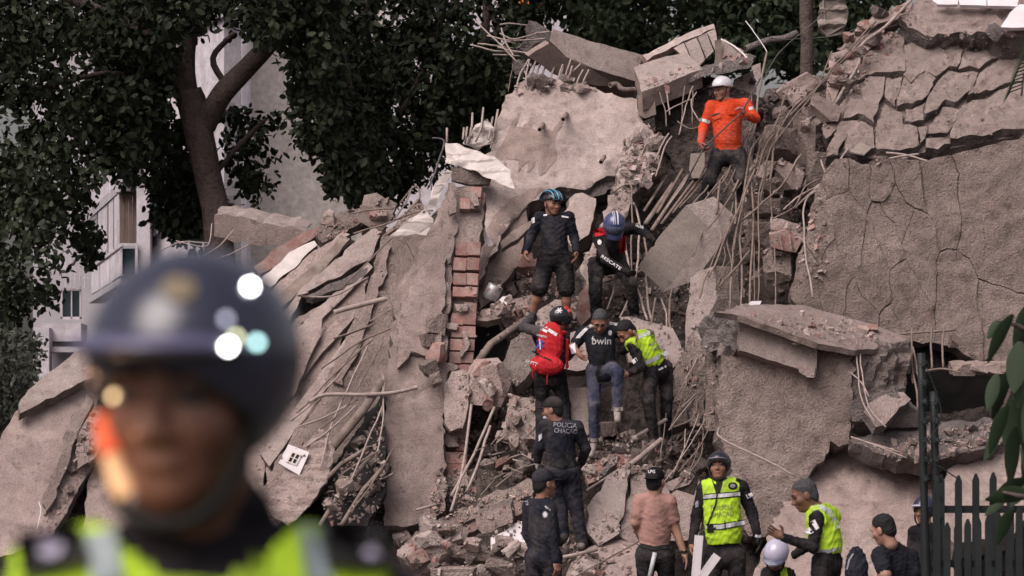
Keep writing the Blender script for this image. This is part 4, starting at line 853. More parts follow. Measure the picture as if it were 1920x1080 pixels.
for pts in [[(600, 985), (640, 920), (700, 850)], [(640, 985), (680, 920), (716, 880)], [(610, 900), (640, 870), (690, 840)]]:
    bar('plank', 'grey plank in the dark hollow below the steel channel', 'plank', [(x, y, -.05) for x, y in pts], .03, 'wood', bend=False, sides=4, group='planks in the hollow')
crumple('tarpaulin', 'dusty pink crumpled sheet hanging beside the dark hollow', [(500, 960), (530, 880), (600, 800), (626, 840), (614, 900), (580, 950), (540, 990)], -.02, gy=-.4, amp=.05, m='mortar', th=.02)
for pts in [[(700, 905), (738, 888)], [(780, 956), (818, 946)], [(808, 842), (830, 840)]]:
    bar('rebar', 'short bar stub projecting from the lower tall leaning wall', 'rebar', [(x, y, .42 - .3 * (x < 760)) for x, y in pts], .014, 'rebar_pale', group='stubs on the leaning wall', bend=False)
for pts in [[(846, 960), (870, 870), (884, 760)], [(846, 930), (890, 850), (928, 764)], [(876, 920), (900, 860), (920, 800)]]:
    bar('rebar', 'long pale bar leaning against the foot of the brick column', 'rebar', [(x, y, -.12) for x, y in pts], .017, 'rebar_pale', group='bars at the column foot')
# uprights on the column head and wires left of it
for pts in [[(872, 268), (876, 238)], [(878, 268), (884, 238)], [(884, 256), (886, 212)], [(892, 268), (902, 240), (906, 203)], [(920, 280), (928, 240), (932, 206)], [(838, 272), (838, 240)], [(916, 262), (924, 220)], [(868, 262), (870, 240)]]:
    bar('rebar', 'upright bar on the head of the brick column', 'rebar', [(x, y, -.1 + random.uniform(0, .2)) for x, y in pts], .014, 'rebar_pale', group='uprights on the column head', bend=False)
bar('bent_rod', 'dark hooked rod rising left of the column head', 'rod', [(812, 260, -.1), (830, 262, -.1), (833, 274, -.1), (820, 310, -.1), (804, 350, -.1)], .012, 'dark_metal')
bar('thin_tie', 'pale tie bar lying across the uprights on the column head', 'rebar', [(894, 276, -.2), (932, 266, -.2)], .009, 'rebar_pale', bend=False)
for pts in [[(664, 440), (720, 420), (770, 400), (810, 395)], [(750, 380), (780, 350), (786, 372), (760, 400)], [(640, 540), (690, 490), (740, 440), (806, 400)], [(740, 410), (760, 380), (775, 350)], [(655, 400), (700, 392), (740, 390)], [(720, 440), (760, 420), (800, 412)], [(580, 550), (560, 553), (620, 556), (690, 520)]]:
    bar('wire', 'loose cable on the slope left of the column head', 'cable', [(x, y, -.05 - .2 * random.random()) for x, y in pts], .011, random.choice(('rebar', 'rebar_pale', 'wood')), group='cables left of the column head')
for pts in [[(396, 420), (392, 450), (380, 462), (330, 450)], [(440, 430), (410, 460), (380, 480)], [(470, 455), (440, 470), (400, 490)], [(300, 470), (340, 452), (390, 456)]]:
    bar('wire', 'loose wire hanging from the crest slab above the foreground helmet', 'wire', [(x, y, .3) for x, y in pts], .008, 'rebar_pale', group='wires at the crest slab')
scatter([(580, 430), (620, 400), (690, 370), (760, 350), (800, 390), (740, 440), (660, 440)], 40, 8, 28, 'small lump on the crest between the white strip and the column head', 'lumps on the left crest', off=(.1, .4), mats=('plaster', 'pale', 'rubble', 'brick', 'mortar'))
scatter([(230, 660), (250, 670), (190, 800), (120, 950), (70, 1000), (100, 920), (180, 760)], 30, 8, 26, 'crumbled lump in the seam of the far left leaning slabs', 'lumps in the left seam', off=(.05, .3), mats=('stucco', 'broken', 'rubble'))
bar('wire', 'thin pale wire on the far left leaning slabs', 'wire', [(72, 940, .0), (75, 960, .0), (68, 990, .0)], .005, 'white')
# vent grille
vg = [(522, 868), (541, 833), (580, 848), (561, 891)]
fr = frame_of(vg, -.15, .05, -.3); uv = to_uv(vg, fr)
vent = tag(link('vent_grille', slab_mesh('vent_grille', uv, fr, .03, None, [M['white'], M['white']], .5, 0, 0)), 'white plastic vent frame with four openings painted dark lying beside the hollow', 'vent')
ctr = Vector((sum(q[0] for q in uv) / 4, sum(q[1] for q in uv) / 4)); e1 = (Vector(uv[2]) - Vector(uv[1])) * .5; e2 = (Vector(uv[1]) - Vector(uv[0])) * .5
c_, u_, v_, n_ = fr
def vq(cx, cy, w, h): return [tuple(ctr + e1 * (cx + a * w) + e2 * (cy + b * h)) for a, b in ((-1, -1), (1, -1), (1, 1), (-1, 1))]
child('inner_panel', slab_mesh('inner_panel', vq(0, 0, .52, .58), (c_ + n_ * .012, u_, v_, n_), .012, None, [M['sheet'], M['sheet']], .5, 0, 0), vent)
for a in (-.2, .2):
    for b in (-.24, .24): child('opening_shade_plate', slab_mesh('opening_shade_plate', vq(a, b, .12, .19), (c_ + n_ * .017, u_, v_, n_), .004, None, [M['dark'], M['dark']], .5, 0, 0), vent)  # raised dark plates paint the shade of the vent holes

# ================================================================== bars, right: the bundle that streams down from the crest
random.seed(5)
bundle = [[(1560, 96), (1520, 180), (1470, 240), (1432, 330), (1420, 460), (1418, 600)], [(1510, 180), (1470, 226), (1440, 300), (1424, 380), (1416, 520)], [(1640, 40), (1570, 120), (1500, 200), (1460, 230), (1440, 260)], [(1480, 160), (1456, 230), (1420, 300), (1392, 380), (1380, 470)], [(1440, 100), (1424, 180), (1416, 250), (1396, 310), (1370, 360)],
          [(1452, 250), (1428, 300), (1408, 360), (1400, 460), (1404, 560)], [(1440, 240), (1410, 320), (1380, 400), (1350, 480), (1330, 520)], [(1424, 300), (1400, 330), (1360, 380), (1330, 430)], [(1398, 260), (1380, 300), (1340, 350), (1310, 390)], [(1370, 254), (1368, 310), (1374, 350)], [(1402, 252), (1372, 300), (1364, 330), (1330, 370), (1308, 388)],
          [(1380, 280), (1376, 340), (1380, 420)], [(1408, 330), (1412, 420), (1404, 520), (1410, 620)], [(1436, 330), (1440, 440), (1432, 520), (1440, 600)], [(1430, 250), (1402, 300), (1388, 420), (1390, 540), (1386, 600)], [(1460, 230), (1446, 340), (1452, 480), (1448, 600)], [(1390, 400), (1360, 440), (1330, 500), (1310, 560)], [(1404, 470), (1380, 500), (1350, 540)], [(1330, 360), (1320, 420), (1300, 480)],
          [(1350, 340), (1342, 400), (1352, 470), (1346, 510)], [(1372, 380), (1366, 440), (1372, 500), (1366, 580)], [(1500, 290), (1460, 350), (1420, 390), (1380, 420)], [(1540, 334), (1510, 350), (1490, 390), (1450, 410)], [(1350, 300), (1330, 350), (1300, 380), (1290, 420)], [(1420, 210), (1400, 280), (1396, 360), (1380, 440), (1372, 540)]]
for i, pts in enumerate(bundle):
    if i % 2 and pts[-1][1] > 470: pts = [p for p in pts if p[1] < 430] or pts
    bar('rebar', 'dusty bar of the bundle streaming down past the orange rescuer', 'rebar', [(x + random.uniform(-3, 3), y, -.35 - .25 * random.random()) for x, y in pts], random.choice((.010, .012, .014, .009)), random.choice(('rebar', 'rebar', 'rebar', 'wood')), group='bar bundle below the orange rescuer')
for i in range(9):
    src = random.choice(bundle); k0 = random.uniform(-16, 16); t0 = random.randint(0, max(0, len(src) - 3)); pts = [(x + k0 + random.uniform(-6, 6), y + random.uniform(-5, 5)) for x, y in src[t0:t0 + random.choice((3, 4))]]
    bar('rebar', 'thin tie bar tangled in the bundle below the orange rescuer', 'rebar', [(x, y, -.25 - .35 * random.random()) for x, y in pts], random.choice((.006, .007, .008)), 'rebar', group='thin bars in the bundle')
for i in range(16):
    x, y = rnd_in([(870, 860), (930, 820), (1000, 840), (1000, 900), (900, 930)]); a = random.uniform(-.9, .5); L = random.uniform(20, 60)
    bar('splintered_lath', 'splintered wooden lath in the debris at the foot of the brick column', 'lath', [(x, y, -.35), (x + L * math.cos(a), y + L * math.sin(a), -.35 + random.uniform(-.1, .1))], random.choice((.008, .012)), random.choice(('wood', 'rebar_pale', 'wood')), bend=False, sides=4, group='laths at the column foot')
bar('thick_cable', 'thick dusty conduit lying down the slab layers at the upper right', 'conduit', [(1708, 0, -.15), (1660, 50, -.15), (1616, 84, -.15), (1610, 120, -.15), (1586, 160, -.15), (1566, 194, -.15)], .022, 'rebar_pale')
for pts in [[(1540, 300), (1550, 340), (1545, 330)], [(1548, 336), (1530, 356), (1514, 368), (1506, 400), (1510, 470), (1524, 560)], [(1560, 390), (1540, 394), (1514, 424)], [(1552, 336), (1500, 366), (1470, 396)], [(1590, 280), (1560, 320), (1540, 345)], [(1556, 338), (1530, 350), (1490, 392)]]:
    bar('rebar', 'twisted bar at the edge where the stack meets the big right wall', 'rebar', [(x, y, -.42) for x, y in pts], .012, 'rebar_pale', group='bars at the wall edge')
for pts in [[(1660, 288), (1700, 292), (1740, 300)], [(1650, 302), (1690, 294), (1720, 288)], [(1640, 310), (1700, 296)]]:
    bar('rebar', 'bar lying on the seam between the cracked slab and the big right wall', 'rebar', [(x, y, -.5) for x, y in pts], .014, 'rebar_pale', group='bars on the right seam')
slab('white_tile', 'pale square tile lying on the seam above the big right wall', 'tile', [(1594, 284), (1612, 266), (1636, 276), (1620, 290)], off=-.4, gy=-.8, th=.02, m='smooth', ms='white', rough=.001, edge=.003)
for pts in [[(1150, 360), (1178, 345), (1186, 370), (1184, 480), (1190, 560)], [(1190, 380), (1196, 400), (1198, 470), (1192, 520)], [(1172, 440), (1180, 500), (1200, 560), (1214, 600)], [(1196, 500), (1180, 560), (1164, 598)], [(1210, 520), (1216, 580), (1230, 620)], [(1162, 470), (1150, 540), (1138, 580)], [(1230, 560), (1222, 600), (1226, 630)], [(1206, 440), (1214, 480), (1208, 540)], [(1240, 560), (1250, 600), (1246, 640)], [(1262, 540), (1254, 590), (1262, 640)]]:
    bar('rebar', 'bare bar in the pit around the rescuer in motorcycle helmet', 'rebar', [(x, y, -.1 - .2 * random.random()) for x, y in pts], random.choice((.011, .014)), random.choice(('rebar', 'rebar_pale')), group='bars in the central pit')
scatter([(1130, 480), (1200, 440), (1290, 520), (1280, 600), (1200, 600), (1120, 600)], 34, 10, 36, 'shadowed lump in the pit behind the rescuer in motorcycle helmet', 'lumps in the central pit', off=(.05, .35), mats=('rubble', 'grey', 'broken', 'heap'))
for i in range(14):
    a, b = rnd_in([(1250, 640), (1330, 660), (1340, 860), (1260, 830)]), None
    x, y = a; bar('rebar', 'thin bar in the dark seam left of the massive block', 'rebar', [(x, y, -.3), (x - random.uniform(0, 30), y + random.uniform(20, 60), -.35), (x - random.uniform(20, 70), y + random.uniform(70, 130), -.4)], .007, random.choice(('rebar', 'rebar_pale')), group='bars in the dark seam')

# ================================================================== loose lumps and crumbs settle on what is built
random.seed(3)
run_scatter()
grit([([(880, 540), (1000, 480), (1090, 560), (1060, 640), (890, 640)], 420, 3, 11), ([(860, 700), (1000, 700), (1010, 900), (860, 900)], 420, 3, 11), ([(760, 980), (1000, 910), (1240, 1000), (1230, 1090), (740, 1090)], 700, 3, 11),
      ([(1090, 820), (1320, 800), (1330, 900), (1100, 900)], 420, 3, 11), ([(1100, 440), (1300, 400), (1320, 620), (1110, 620)], 380, 3, 10), ([(1400, 200), (1560, 110), (1550, 520), (1390, 560)], 800, 3, 12), ([(1200, 150), (1500, 70), (1500, 170), (1250, 190)], 380, 3, 9),
      ([(1560, 150), (1700, 10), (1720, 40), (1590, 200)], 280, 3, 9), ([(570, 450), (760, 350), (810, 400), (640, 450)], 280, 3, 8), ([(1600, 840), (1860, 790), (1900, 850), (1680, 870)], 350, 3, 9), ([(1400, 582), (1680, 630), (1600, 650), (1440, 620)], 260, 2, 7),
      ([(1170, 260), (1240, 240), (1220, 340), (1150, 400)], 300, 3, 10), ([(820, 880), (880, 880), (900, 960), (800, 980)], 200, 3, 10), ([(960, 160), (1100, 140), (1120, 170), (970, 180)], 140, 3, 9), ([(600, 940), (660, 830), (720, 760), (722, 980), (620, 985)], 260, 3, 10), ([(1690, 60), (1920, 60), (1920, 110), (1700, 80)], 200, 3, 10),
      ([(1230, 620), (1340, 640), (1340, 830), (1250, 800)], 200, 3, 9), ([(1560, 290), (1760, 280), (1740, 305), (1560, 310)], 120, 2, 8), ([(1580, 260), (1680, 100), (1900, 110), (1900, 250), (1700, 280)], 260, 2, 7), ([(300, 600), (520, 600), (740, 440), (700, 900), (500, 980)], 220, 2, 7), ([(230, 650), (260, 660), (110, 1000), (60, 1000)], 160, 3, 8)],
     'fine rubble and brick crumbs filling the gaps of the whole heap')
# ================================================================== people: smooth bodies grown from joints
def A3(v): return np.array([v[0], v[1], v[2]], dtype=float)
def cap(a, b, ra, rb, tag='skin', k=.02): return ('c', A3(a), A3(b), ra, rb, tag, k)
def ell(c, ax, r, tag='skin', k=.02): return ('e', A3(c), np.array([A3(x) for x in ax]), np.array(r, float), None, tag, k)
def pdist(p, X, Y, Z):
    if p[0] == 'c':
        a, b, ra, rb = p[1], p[2], p[3], p[4]; d = b - a; L = max(d.dot(d), 1e-9)
        t = np.clip(((X - a[0]) * d[0] + (Y - a[1]) * d[1] + (Z - a[2]) * d[2]) / L, 0, 1)
        return np.sqrt((X - a[0] - t * d[0]) ** 2 + (Y - a[1] - t * d[1]) ** 2 + (Z - a[2] - t * d[2]) ** 2) - (ra + (rb - ra) * t)
    c, ax, r = p[1], p[2], p[3]; x, y, z = X - c[0], Y - c[1], Z - c[2]
    q = [(x * ax[i][0] + y * ax[i][1] + z * ax[i][2]) / r[i] for i in range(3)]
    k0 = np.sqrt(q[0] ** 2 + q[1] ** 2 + q[2] ** 2) + 1e-9; k1 = np.sqrt((q[0] / r[0]) ** 2 + (q[1] / r[1]) ** 2 + (q[2] / r[2]) ** 2) + 1e-9
    return k0 * (k0 - 1) / k1
def pbox(p):
    if p[0] == 'c':
        return np.minimum(p[1] - p[3], p[2] - p[4]), np.maximum(p[1] + p[3], p[2] + p[4])
    e = np.sqrt(((p[2] * p[3][:, None]) ** 2).sum(0)); return p[1] - e, p[1] + e
def sdf(prims, h, subs=(), cuts=()):
    """one continuous surface: vertices, quads, tag of every vertex"""
    lo = np.min([pbox(p)[0] for p in prims], 0) - 2.5 * h; hi = np.max([pbox(p)[1] for p in prims], 0) + 2.5 * h
    n = np.ceil((hi - lo) / h).astype(int) + 1
    f = np.full(n, 1.0, np.float32); best = np.full(n, 9.0, np.float32); tg = np.zeros(n, np.int16)
    tags = []
    axs = [lo[i] + h * np.arange(n[i]) for i in range(3)]
    def win(p, m):
        a, b = pbox(p); i0 = np.clip(((a - m - lo) / h).astype(int), 0, n - 1); i1 = np.clip(((b + m - lo) / h).astype(int) + 2, 1, n)
        sl = tuple(slice(i0[i], i1[i]) for i in range(3)); X, Y, Z = np.meshgrid(*[axs[i][sl[i]] for i in range(3)], indexing='ij', sparse=True); return sl, X, Y, Z
    for p in prims:
        if p[5] not in tags: tags.append(p[5])
        sl, X, Y, Z = win(p, p[6] + 3 * h); d = pdist(p, X, Y, Z); a = f[sl]; k = p[6]
        hh = np.clip(.5 + .5 * (a - d) / k, 0, 1); f[sl] = a * (1 - hh) + d * hh - k * hh * (1 - hh)
        mk_ = d < best[sl]; best[sl] = np.where(mk_, d, best[sl]); tg[sl] = np.where(mk_, tags.index(p[5]), tg[sl])
    for p in subs:
        sl, X, Y, Z = win(p, 3 * h); f[sl] = np.maximum(f[sl], -pdist(p, X, Y, Z))
    if len(cuts):
        X, Y, Z = np.meshgrid(*axs, indexing='ij', sparse=True)
        for (nr, c) in cuts: f = np.maximum(f, nr[0] * X + nr[1] * Y + nr[2] * Z - c)
    s = f < 0
    cnt = np.zeros(n - 1, np.int8)
    C8 = [(a, b, c) for a in (0, 1) for b in (0, 1) for c in (0, 1)]
    sh = lambda g, o: g[o[0]:g.shape[0] - 1 + o[0], o[1]:g.shape[1] - 1 + o[1], o[2]:g.shape[2] - 1 + o[2]]
    for o in C8: cnt += sh(s, o)
    act = (cnt > 0) & (cnt < 8); idx = np.argwhere(act); vid = np.full(n - 1, -1, np.int32); vid[act] = np.arange(len(idx))
    acc = np.zeros((len(idx), 3)); num = np.zeros(len(idx))
    for ax in range(3):
        for o in C8:
            if o[ax]: continue
            o2 = list(o); o2[ax] = 1
            fa = f[idx[:, 0] + o[0], idx[:, 1] + o[1], idx[:, 2] + o[2]]; fb = f[idx[:, 0] + o2[0], idx[:, 1] + o2[1], idx[:, 2] + o2[2]]
            m = (fa < 0) != (fb < 0); t = np.where(m, fa / np.where(m, fa - fb, 1), 0)
            pos = np.array(o, float)[None, :].repeat(len(idx), 0); pos[:, ax] += t
            acc += pos * m[:, None]; num += m
    V = lo + h * (idx + acc / num[:, None])
    T = tg[tuple(np.minimum((idx + np.round(acc / num[:, None])).astype(int), n - 1).T)]
    Q = []
    for ax in range(3):
        b, c = (ax + 1) % 3, (ax + 2) % 3
        sa = [slice(0, n[i] - 1) if i == ax else slice(1, n[i] - 1) for i in range(3)]; sb = list(sa); sb[ax] = slice(1, n[ax])
        A_, B_ = s[tuple(sa)], s[tuple(sb)]; e = np.argwhere(A_ != B_)
        if not len(e): continue
        fl = A_[tuple(e.T)]
        base = e.copy(); base[:, b] += 1; base[:, c] += 1
        def at(db, dc):
            q = base.copy(); q[:, b] -= db; q[:, c] -= dc; return vid[tuple(q.T)]
        q = np.stack([at(1, 1), at(0, 1), at(0, 0), at(1, 0)], 1); q[~fl] = q[~fl][:, ::-1]; Q.append(q)
    Q = np.concatenate(Q); Q = Q[(Q >= 0).all(1)]
    return V, Q, [tags[t] for t in T] if False else (T, tags)
def wrinkle(V, Q, T, tags, amp, seed, cloth):
    e1 = V[Q[:, 1]] - V[Q[:, 0]]; e2 = V[Q[:, 3]] - V[Q[:, 0]]; fn = np.cross(e1, e2); N = np.zeros_like(V)
    for i in range(4): np.add.at(N, Q[:, i], fn)
    N /= np.linalg.norm(N, axis=1)[:, None] + 1e-12
    rs = np.random.RandomState(seed); d = np.zeros(len(V))
    wp = V + .03 * np.sin(V[:, [1, 2, 0]] * 17 + rs.uniform(0, 6, 3))
    for i in range(9):
        kv = rs.normal(size=3); kv /= np.linalg.norm(kv); kv *= 2 * np.pi / rs.uniform(.05, .16); s = np.sin(wp @ kv + rs.uniform(0, 6)); d += (1 - 2 * np.abs(s)) * rs.uniform(.4, 1)
    m = np.isin(T, [i for i, t in enumerate(tags) if t in cloth])
    return V + N * (d * amp / 3 * m)[:, None]
def build(name, pieces, mats, parent, amp=.006, seed=1, cloth=('shirt', 'pants', 'vest', 'sleeve')):
    """pieces: sdf results; mats: tag -> material"""
    VV, QQ, MI, b = [], [], [], 0; names = []
    for V, Q, (T, tags) in pieces:
        if amp: V = wrinkle(V, Q, T, tags, amp, seed, cloth)
        for t in tags:
            if t not in names: names.append(t)
        loc = np.array([names.index(t) for t in tags]); vt = loc[T]
        VV.append(V); QQ.append(Q + b); MI.append(np.sort(vt[Q], 1)[:, 1]); b += len(V)
    V = np.concatenate(VV); Q = np.concatenate(QQ); mi = np.concatenate(MI)
    me = bpy.data.meshes.new(name); me.vertices.add(len(V)); me.vertices.foreach_set('co', V.astype(np.float32).ravel())
    me.loops.add(4 * len(Q)); me.loops.foreach_set('vertex_index', Q.astype(np.int32).ravel())
    me.polygons.add(len(Q)); me.polygons.foreach_set('loop_start', np.arange(0, 4 * len(Q), 4, dtype=np.int32))
    for t in names: me.materials.append(M[mats.get(t, t)])
    me.polygons.foreach_set('material_index', mi.astype(np.int32)); me.polygons.foreach_set('use_smooth', np.ones(len(Q), bool))
    me.update(calc_edges=True); me.validate()
    return child(name, me, parent)
def lerp(a, b, t): return a + (b - a) * t

def cloth(name, col, dust=.35, n=7, wr=.6, rough=.9, spec=.1):
    return plain(name, col, rough, spec, n, .35, wr, .012, dust=DUST if dust else None, dust_amt=dust)
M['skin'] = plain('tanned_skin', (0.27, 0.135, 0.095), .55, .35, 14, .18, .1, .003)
M['skin_l'] = plain('lighter_skin', (0.36, 0.20, 0.15), .55, .35, 14, .18, .1, .003)
M['skin_d'] = plain('dark_skin', (0.17, 0.085, 0.06), .55, .35, 14, .18, .1, .003)
M['eye'] = plain('dark_eye', (0.03, 0.022, 0.02), .3, .5, 10, .1, 0)
M['lip'] = plain('lips', (0.25, 0.10, 0.08), .5, .35, 10, .1, 0)
M['hair_k'] = plain('black_hair', (0.012, 0.011, 0.012), .7, .3, 60, .5, .8, .006)
M['hair_g'] = plain('grey_hair', (0.065, 0.062, 0.068), .8, .3, 60, .6, .8, .006)
M['navy'] = cloth('navy_uniform', (0.014, 0.015, 0.024), .12)
M['black'] = cloth('black_fabric', (0.012, 0.011, 0.014), .12)
M['dusty_black'] = cloth('dusty_black_fabric', (0.016, 0.015, 0.018), .22)
M['charcoal'] = cloth('charcoal_shirt', (0.055, 0.05, 0.058), .12)
M['orange'] = cloth('orange_coverall', (0.64, 0.062, 0.020), .20, n=5)
M['hivis'] = cloth('yellow_green_vest', (0.44, 0.68, 0.035), .14, n=4, wr=.4, rough=.7)
M['refl'] = plain('silver_reflective_tape', (0.50, 0.51, 0.53), .4, .5, 30, .2, .2, .002)
M['redvest'] = cloth('red_pack', (0.46, 0.022, 0.030), .04, n=5)
M['pinktee'] = cloth('dusty_pink_shirt', (0.36, 0.205, 0.18), .1, n=4)
M['jeans'] = cloth('blue_jeans', (0.036, 0.042, 0.078), .24, n=9)
M['tee'] = cloth('dark_navy_tee', (0.020, 0.021, 0.028), 0)
M['boot'] = plain('dusty_boot', (0.03, 0.026, 0.025), .7, .3, 12, .3, .4, .006, dust=DUST, dust_amt=.55)
M['shoe_g'] = plain('dusty_sneaker', (0.30, 0.26, 0.25), .8, .2, 14, .4, .4, .006)
M['glove'] = cloth('black_glove', (0.016, 0.014, 0.015), .1)
M['glove_r'] = cloth('red_white_glove', (0.36, 0.11, 0.10), .45, n=16)
M['glove_w'] = cloth('white_glove', (0.55, 0.52, 0.52), .1)
M['white_cloth'] = cloth('white_fabric', (0.62, 0.60, 0.62), .1)
M['blue_mark'] = plain('blue_mark', (0.05, 0.06, 0.30), .6, .3, 10, .1, 0)
M['white_mark'] = plain('white_lettering', (0.66, 0.64, 0.66), .6, .3, 20, .12, 0)
M['soft_mark'] = plain('worn_white_print', (0.46, 0.45, 0.46), .7, .2, 25, .3, 0)
M['grey_mark'] = plain('grey_lettering', (0.24, 0.24, 0.28), .6, .3, 20, .15, 0)
M['dull_mark'] = plain('faded_lettering', (0.30, 0.37, 0.10), .6, .3, 20, .15, 0)
M['red_mark'] = plain('red_mark', (0.55, 0.05, 0.05), .6, .3, 10, .1, 0)
M['black_mark'] = plain('black_trim', (0.012, 0.012, 0.012), .7, .2, 10, .1, 0)
def gloss(name, col, rough=.25, coat=.4):
    m = plain(name, col, rough, .5, 6, .12, .05, .002); b = m.node_tree.nodes['Principled BSDF']; b.inputs['Coat Weight'].default_value = coat; b.inputs['Coat Roughness'].default_value = .12; return m
M['h_black'] = gloss('black_helmet', (0.012, 0.012, 0.016)); M['h_white'] = gloss('white_helmet', (0.62, 0.60, 0.64)); M['h_navy'] = gloss('navy_helmet', (0.020, 0.022, 0.045))
M['h_cyan'] = gloss('cyan_helmet', (0.06, 0.27, 0.42)); M['h_red'] = gloss('red_helmet_stripe', (0.50, 0.05, 0.04)); M['h_grey'] = gloss('grey_peak', (0.17, 0.16, 0.21)); M['h_blue'] = gloss('blue_helmet', (0.045, 0.055, 0.15))
M['h_lav'] = gloss('lavender_helmet', (0.42, 0.40, 0.52))
mv, ntv, bv = base_mat('smoked_visor', .12, .6); bv.inputs['Base Color'].default_value = (.10, .12, .20, 1); bv.inputs['Alpha'].default_value = .55; M['visor'] = mv

class Fig: pass
def person(label, Y, J, fwd=-1, face=(0, -1, 0), hup=None, mats=None, sleeve='long', legs='long', bulk=1.0, hands=None, seed=1, hair='hair_k', head_s=1.07, belly=1.0, h=.011, no_legs=False, amp=.006, hl=None):
    """J: joints in photo pixels with a depth offset from Y; side a is screen left, b screen right"""
    mats = dict(dict(skin='skin', shirt='navy', pants='navy', shoe='boot', sleeve='navy', eye='eye', hair=hair, lip='lip', brow='hair_k'), **(mats or {}))
    g = {k: W(v[0], v[1], Y + (v[2] if len(v) > 2 else 0)) for k, v in J.items()}
    F_ = Fig(); F_.g = g; F_.Y = Y; F_.mats = mats
    pel = (g['hipa'] + g['hipb']) / 2; sh = (g['sha'] + g['shb']) / 2; neck = g['neck']
    base = min([g[k].z for k in g]); root = empty('person', Vector((pel.x, pel.y, base - .06))); tag(root, label, 'person'); F_.root = root
    up = (neck - pel).normalized(); rt = (g['shb'] - g['sha']); rt = (rt - up * rt.dot(up)).normalized(); back = up.cross(rt); fw = back * (-1 if fwd < 0 else 1)
    F_.up, F_.rt, F_.fw, F_.pel, F_.neck = up, rt, fw, pel, neck
    L = (neck - pel).length; ax = (rt, fw, up); hw = (g['shb'] - g['sha']).length / 2; b = bulk
    ch = lerp(pel, neck, .66); be = lerp(pel, neck, .33)
    tor = [ell(ch + fw * .01, ax, (max(hw * .92, .13 * b), .118 * b, L * .40), 'shirt', .05), ell(be + fw * .015 * belly, ax, (.150 * b, .112 * b * belly, L * .36), 'shirt', .06),
           cap(lerp(neck, g['sha'], .25) - up * .03, g['sha'], .066 * b, .066 * b, 'shirt', .045), cap(lerp(neck, g['shb'], .25) - up * .03, g['shb'], .066 * b, .066 * b, 'shirt', .045)]
    F_.tor = tor
    P = list(tor); P.append(ell(pel - up * .02, ax, (.160 * b, .122 * b, .125), 'pants', .05))
    for s in 'ab':
        S_, E, Wr = g['sh' + s], g['el' + s], g['wr' + s]
        if sleeve == 'long':
            P += [cap(S_, E, .066 * b, .054 * b, 'sleeve', .03), cap(E, Wr, .054 * b, .041 * b, 'sleeve', .02)]
            P += [cap(lerp(E, Wr, .9), lerp(E, Wr, 1.03), .032, .029, 'skin', .006)]
        else:
            P += [cap(S_, lerp(S_, E, .66), .070 * b, .066 * b, 'sleeve', .03), cap(lerp(S_, E, .4), E, .050 * b, .044 * b, 'skin', .008), cap(E, Wr, .044 * b, .029 * b, 'skin', .02)]
        if no_legs: continue
        H, K, An, To = g['hip' + s], g['kn' + s], g['an' + s], g['to' + s]
        if legs == 'long': P += [cap(H, K, .094 * b, .068 * b, 'pants', .035), cap(K, An, .070 * b, .058 * b, 'pants', .025)]
        else: P += [cap(H, lerp(H, K, .92), .100 * b, .098 * b, 'pants', .035), cap(lerp(H, K, .6), K, .062, .055, 'skin', .006), cap(K, lerp(K, An, .35), .054, .056, 'skin', .02), cap(lerp(K, An, .35), An, .056, .036, 'skin', .02)]
        d = (To - An).normalized(); heel = An - d * .05 + Vector((0, 0, -.035))
        P += [cap(An, heel, .046, .044, 'shoe', .02), cap(heel, To + Vector((0, 0, -.02)), .043, .036, 'shoe', .02)]
    hd = g['head']; F_.hd = hd
    P.append(cap(neck - up * .02, lerp(neck, hd, .6), .060, .056, 'skin', .02))
    body = sdf(P, h)
    # head
    fy = Vector(face).normalized(); hz = Vector(hup).normalized() if hup else (hd - neck).normalized(); hz = (hz - fy * hz.dot(fy)).normalized(); fx = fy.cross(hz)
    F_.hx, F_.hy, F_.hz = fx, fy, hz; s = head_s; F_.hs = s
    LH = lambda x, y, z: hd + (fx * x + fy * y + hz * z) * s
    F_.LH = LH; hax = (fx, fy, hz)
    def E(x, y, z, r, t='skin', k=.02): return ell(LH(x, y, z), hax, [q * s for q in r], t, k * s)
    def Cc(p, q, ra, rb, t='skin', k=.012): return cap(LH(*p), LH(*q), ra * s, rb * s, t, k * s)
    HP = [E(0, -.012, .035, (.076, .097, .086)), E(0, .02, -.035, (.063, .075, .085), k=.03), E(0, .052, -.098, (.034, .034, .026), k=.03), Cc((0, .090, .004), (0, .108, -.034), .009, .015), Cc((-.012, .098, -.040), (.012, .098, -.040), .010, .010),
          Cc((-.038, .080, .022), (.038, .080, .022), .013, .013, k=.02), E(-.043, .056, -.028, (.024, .026, .022), k=.03), E(.043, .056, -.028, (.024, .026, .022), k=.03), E(0, .088, -.068, (.023, .012, .010), 'lip', .012),
          E(-.078, -.004, -.012, (.010, .024, .033), k=.008), E(.078, -.004, -.012, (.010, .024, .033), k=.008), E(-.031, .083, .002, (.013, .009, .007), 'eye', .006), E(.031, .083, .002, (.013, .009, .007), 'eye', .006),
          Cc((-.046, .086, .026), (-.018, .094, .026), .006, .006, 'brow', .004), Cc((.046, .086, .026), (.018, .094, .026), .006, .006, 'brow', .004), Cc((0, -.02, -.07), (0, -.025, -.14), .055, .054, k=.03)]
    head = sdf(HP, hl or .0065)
    pieces = [body, head]; gl = []
    for sd_ in 'ab':
        hs_ = (hands or {}).get(sd_, {})
        if hs_.get('skip'): continue
        wr = g['wr' + sd_]; d = (wr - g['el' + sd_]).normalized() if 'dir' not in hs_ else Vector(hs_['dir']).normalized()
        nrm = Vector(hs_.get('n', fw * -1 if False else (rt * (1 if sd_ == 'a' else -1)))); nrm = (nrm - d * nrm.dot(d)).normalized()      # palm faces nrm
        side = d.cross(nrm).normalized()
        if side.dot(fw) < 0: side = -side                                     # thumb side
        if 'thumb' in hs_:
            tv = Vector(hs_['thumb']); side = side if side.dot(tv) > 0 else -side
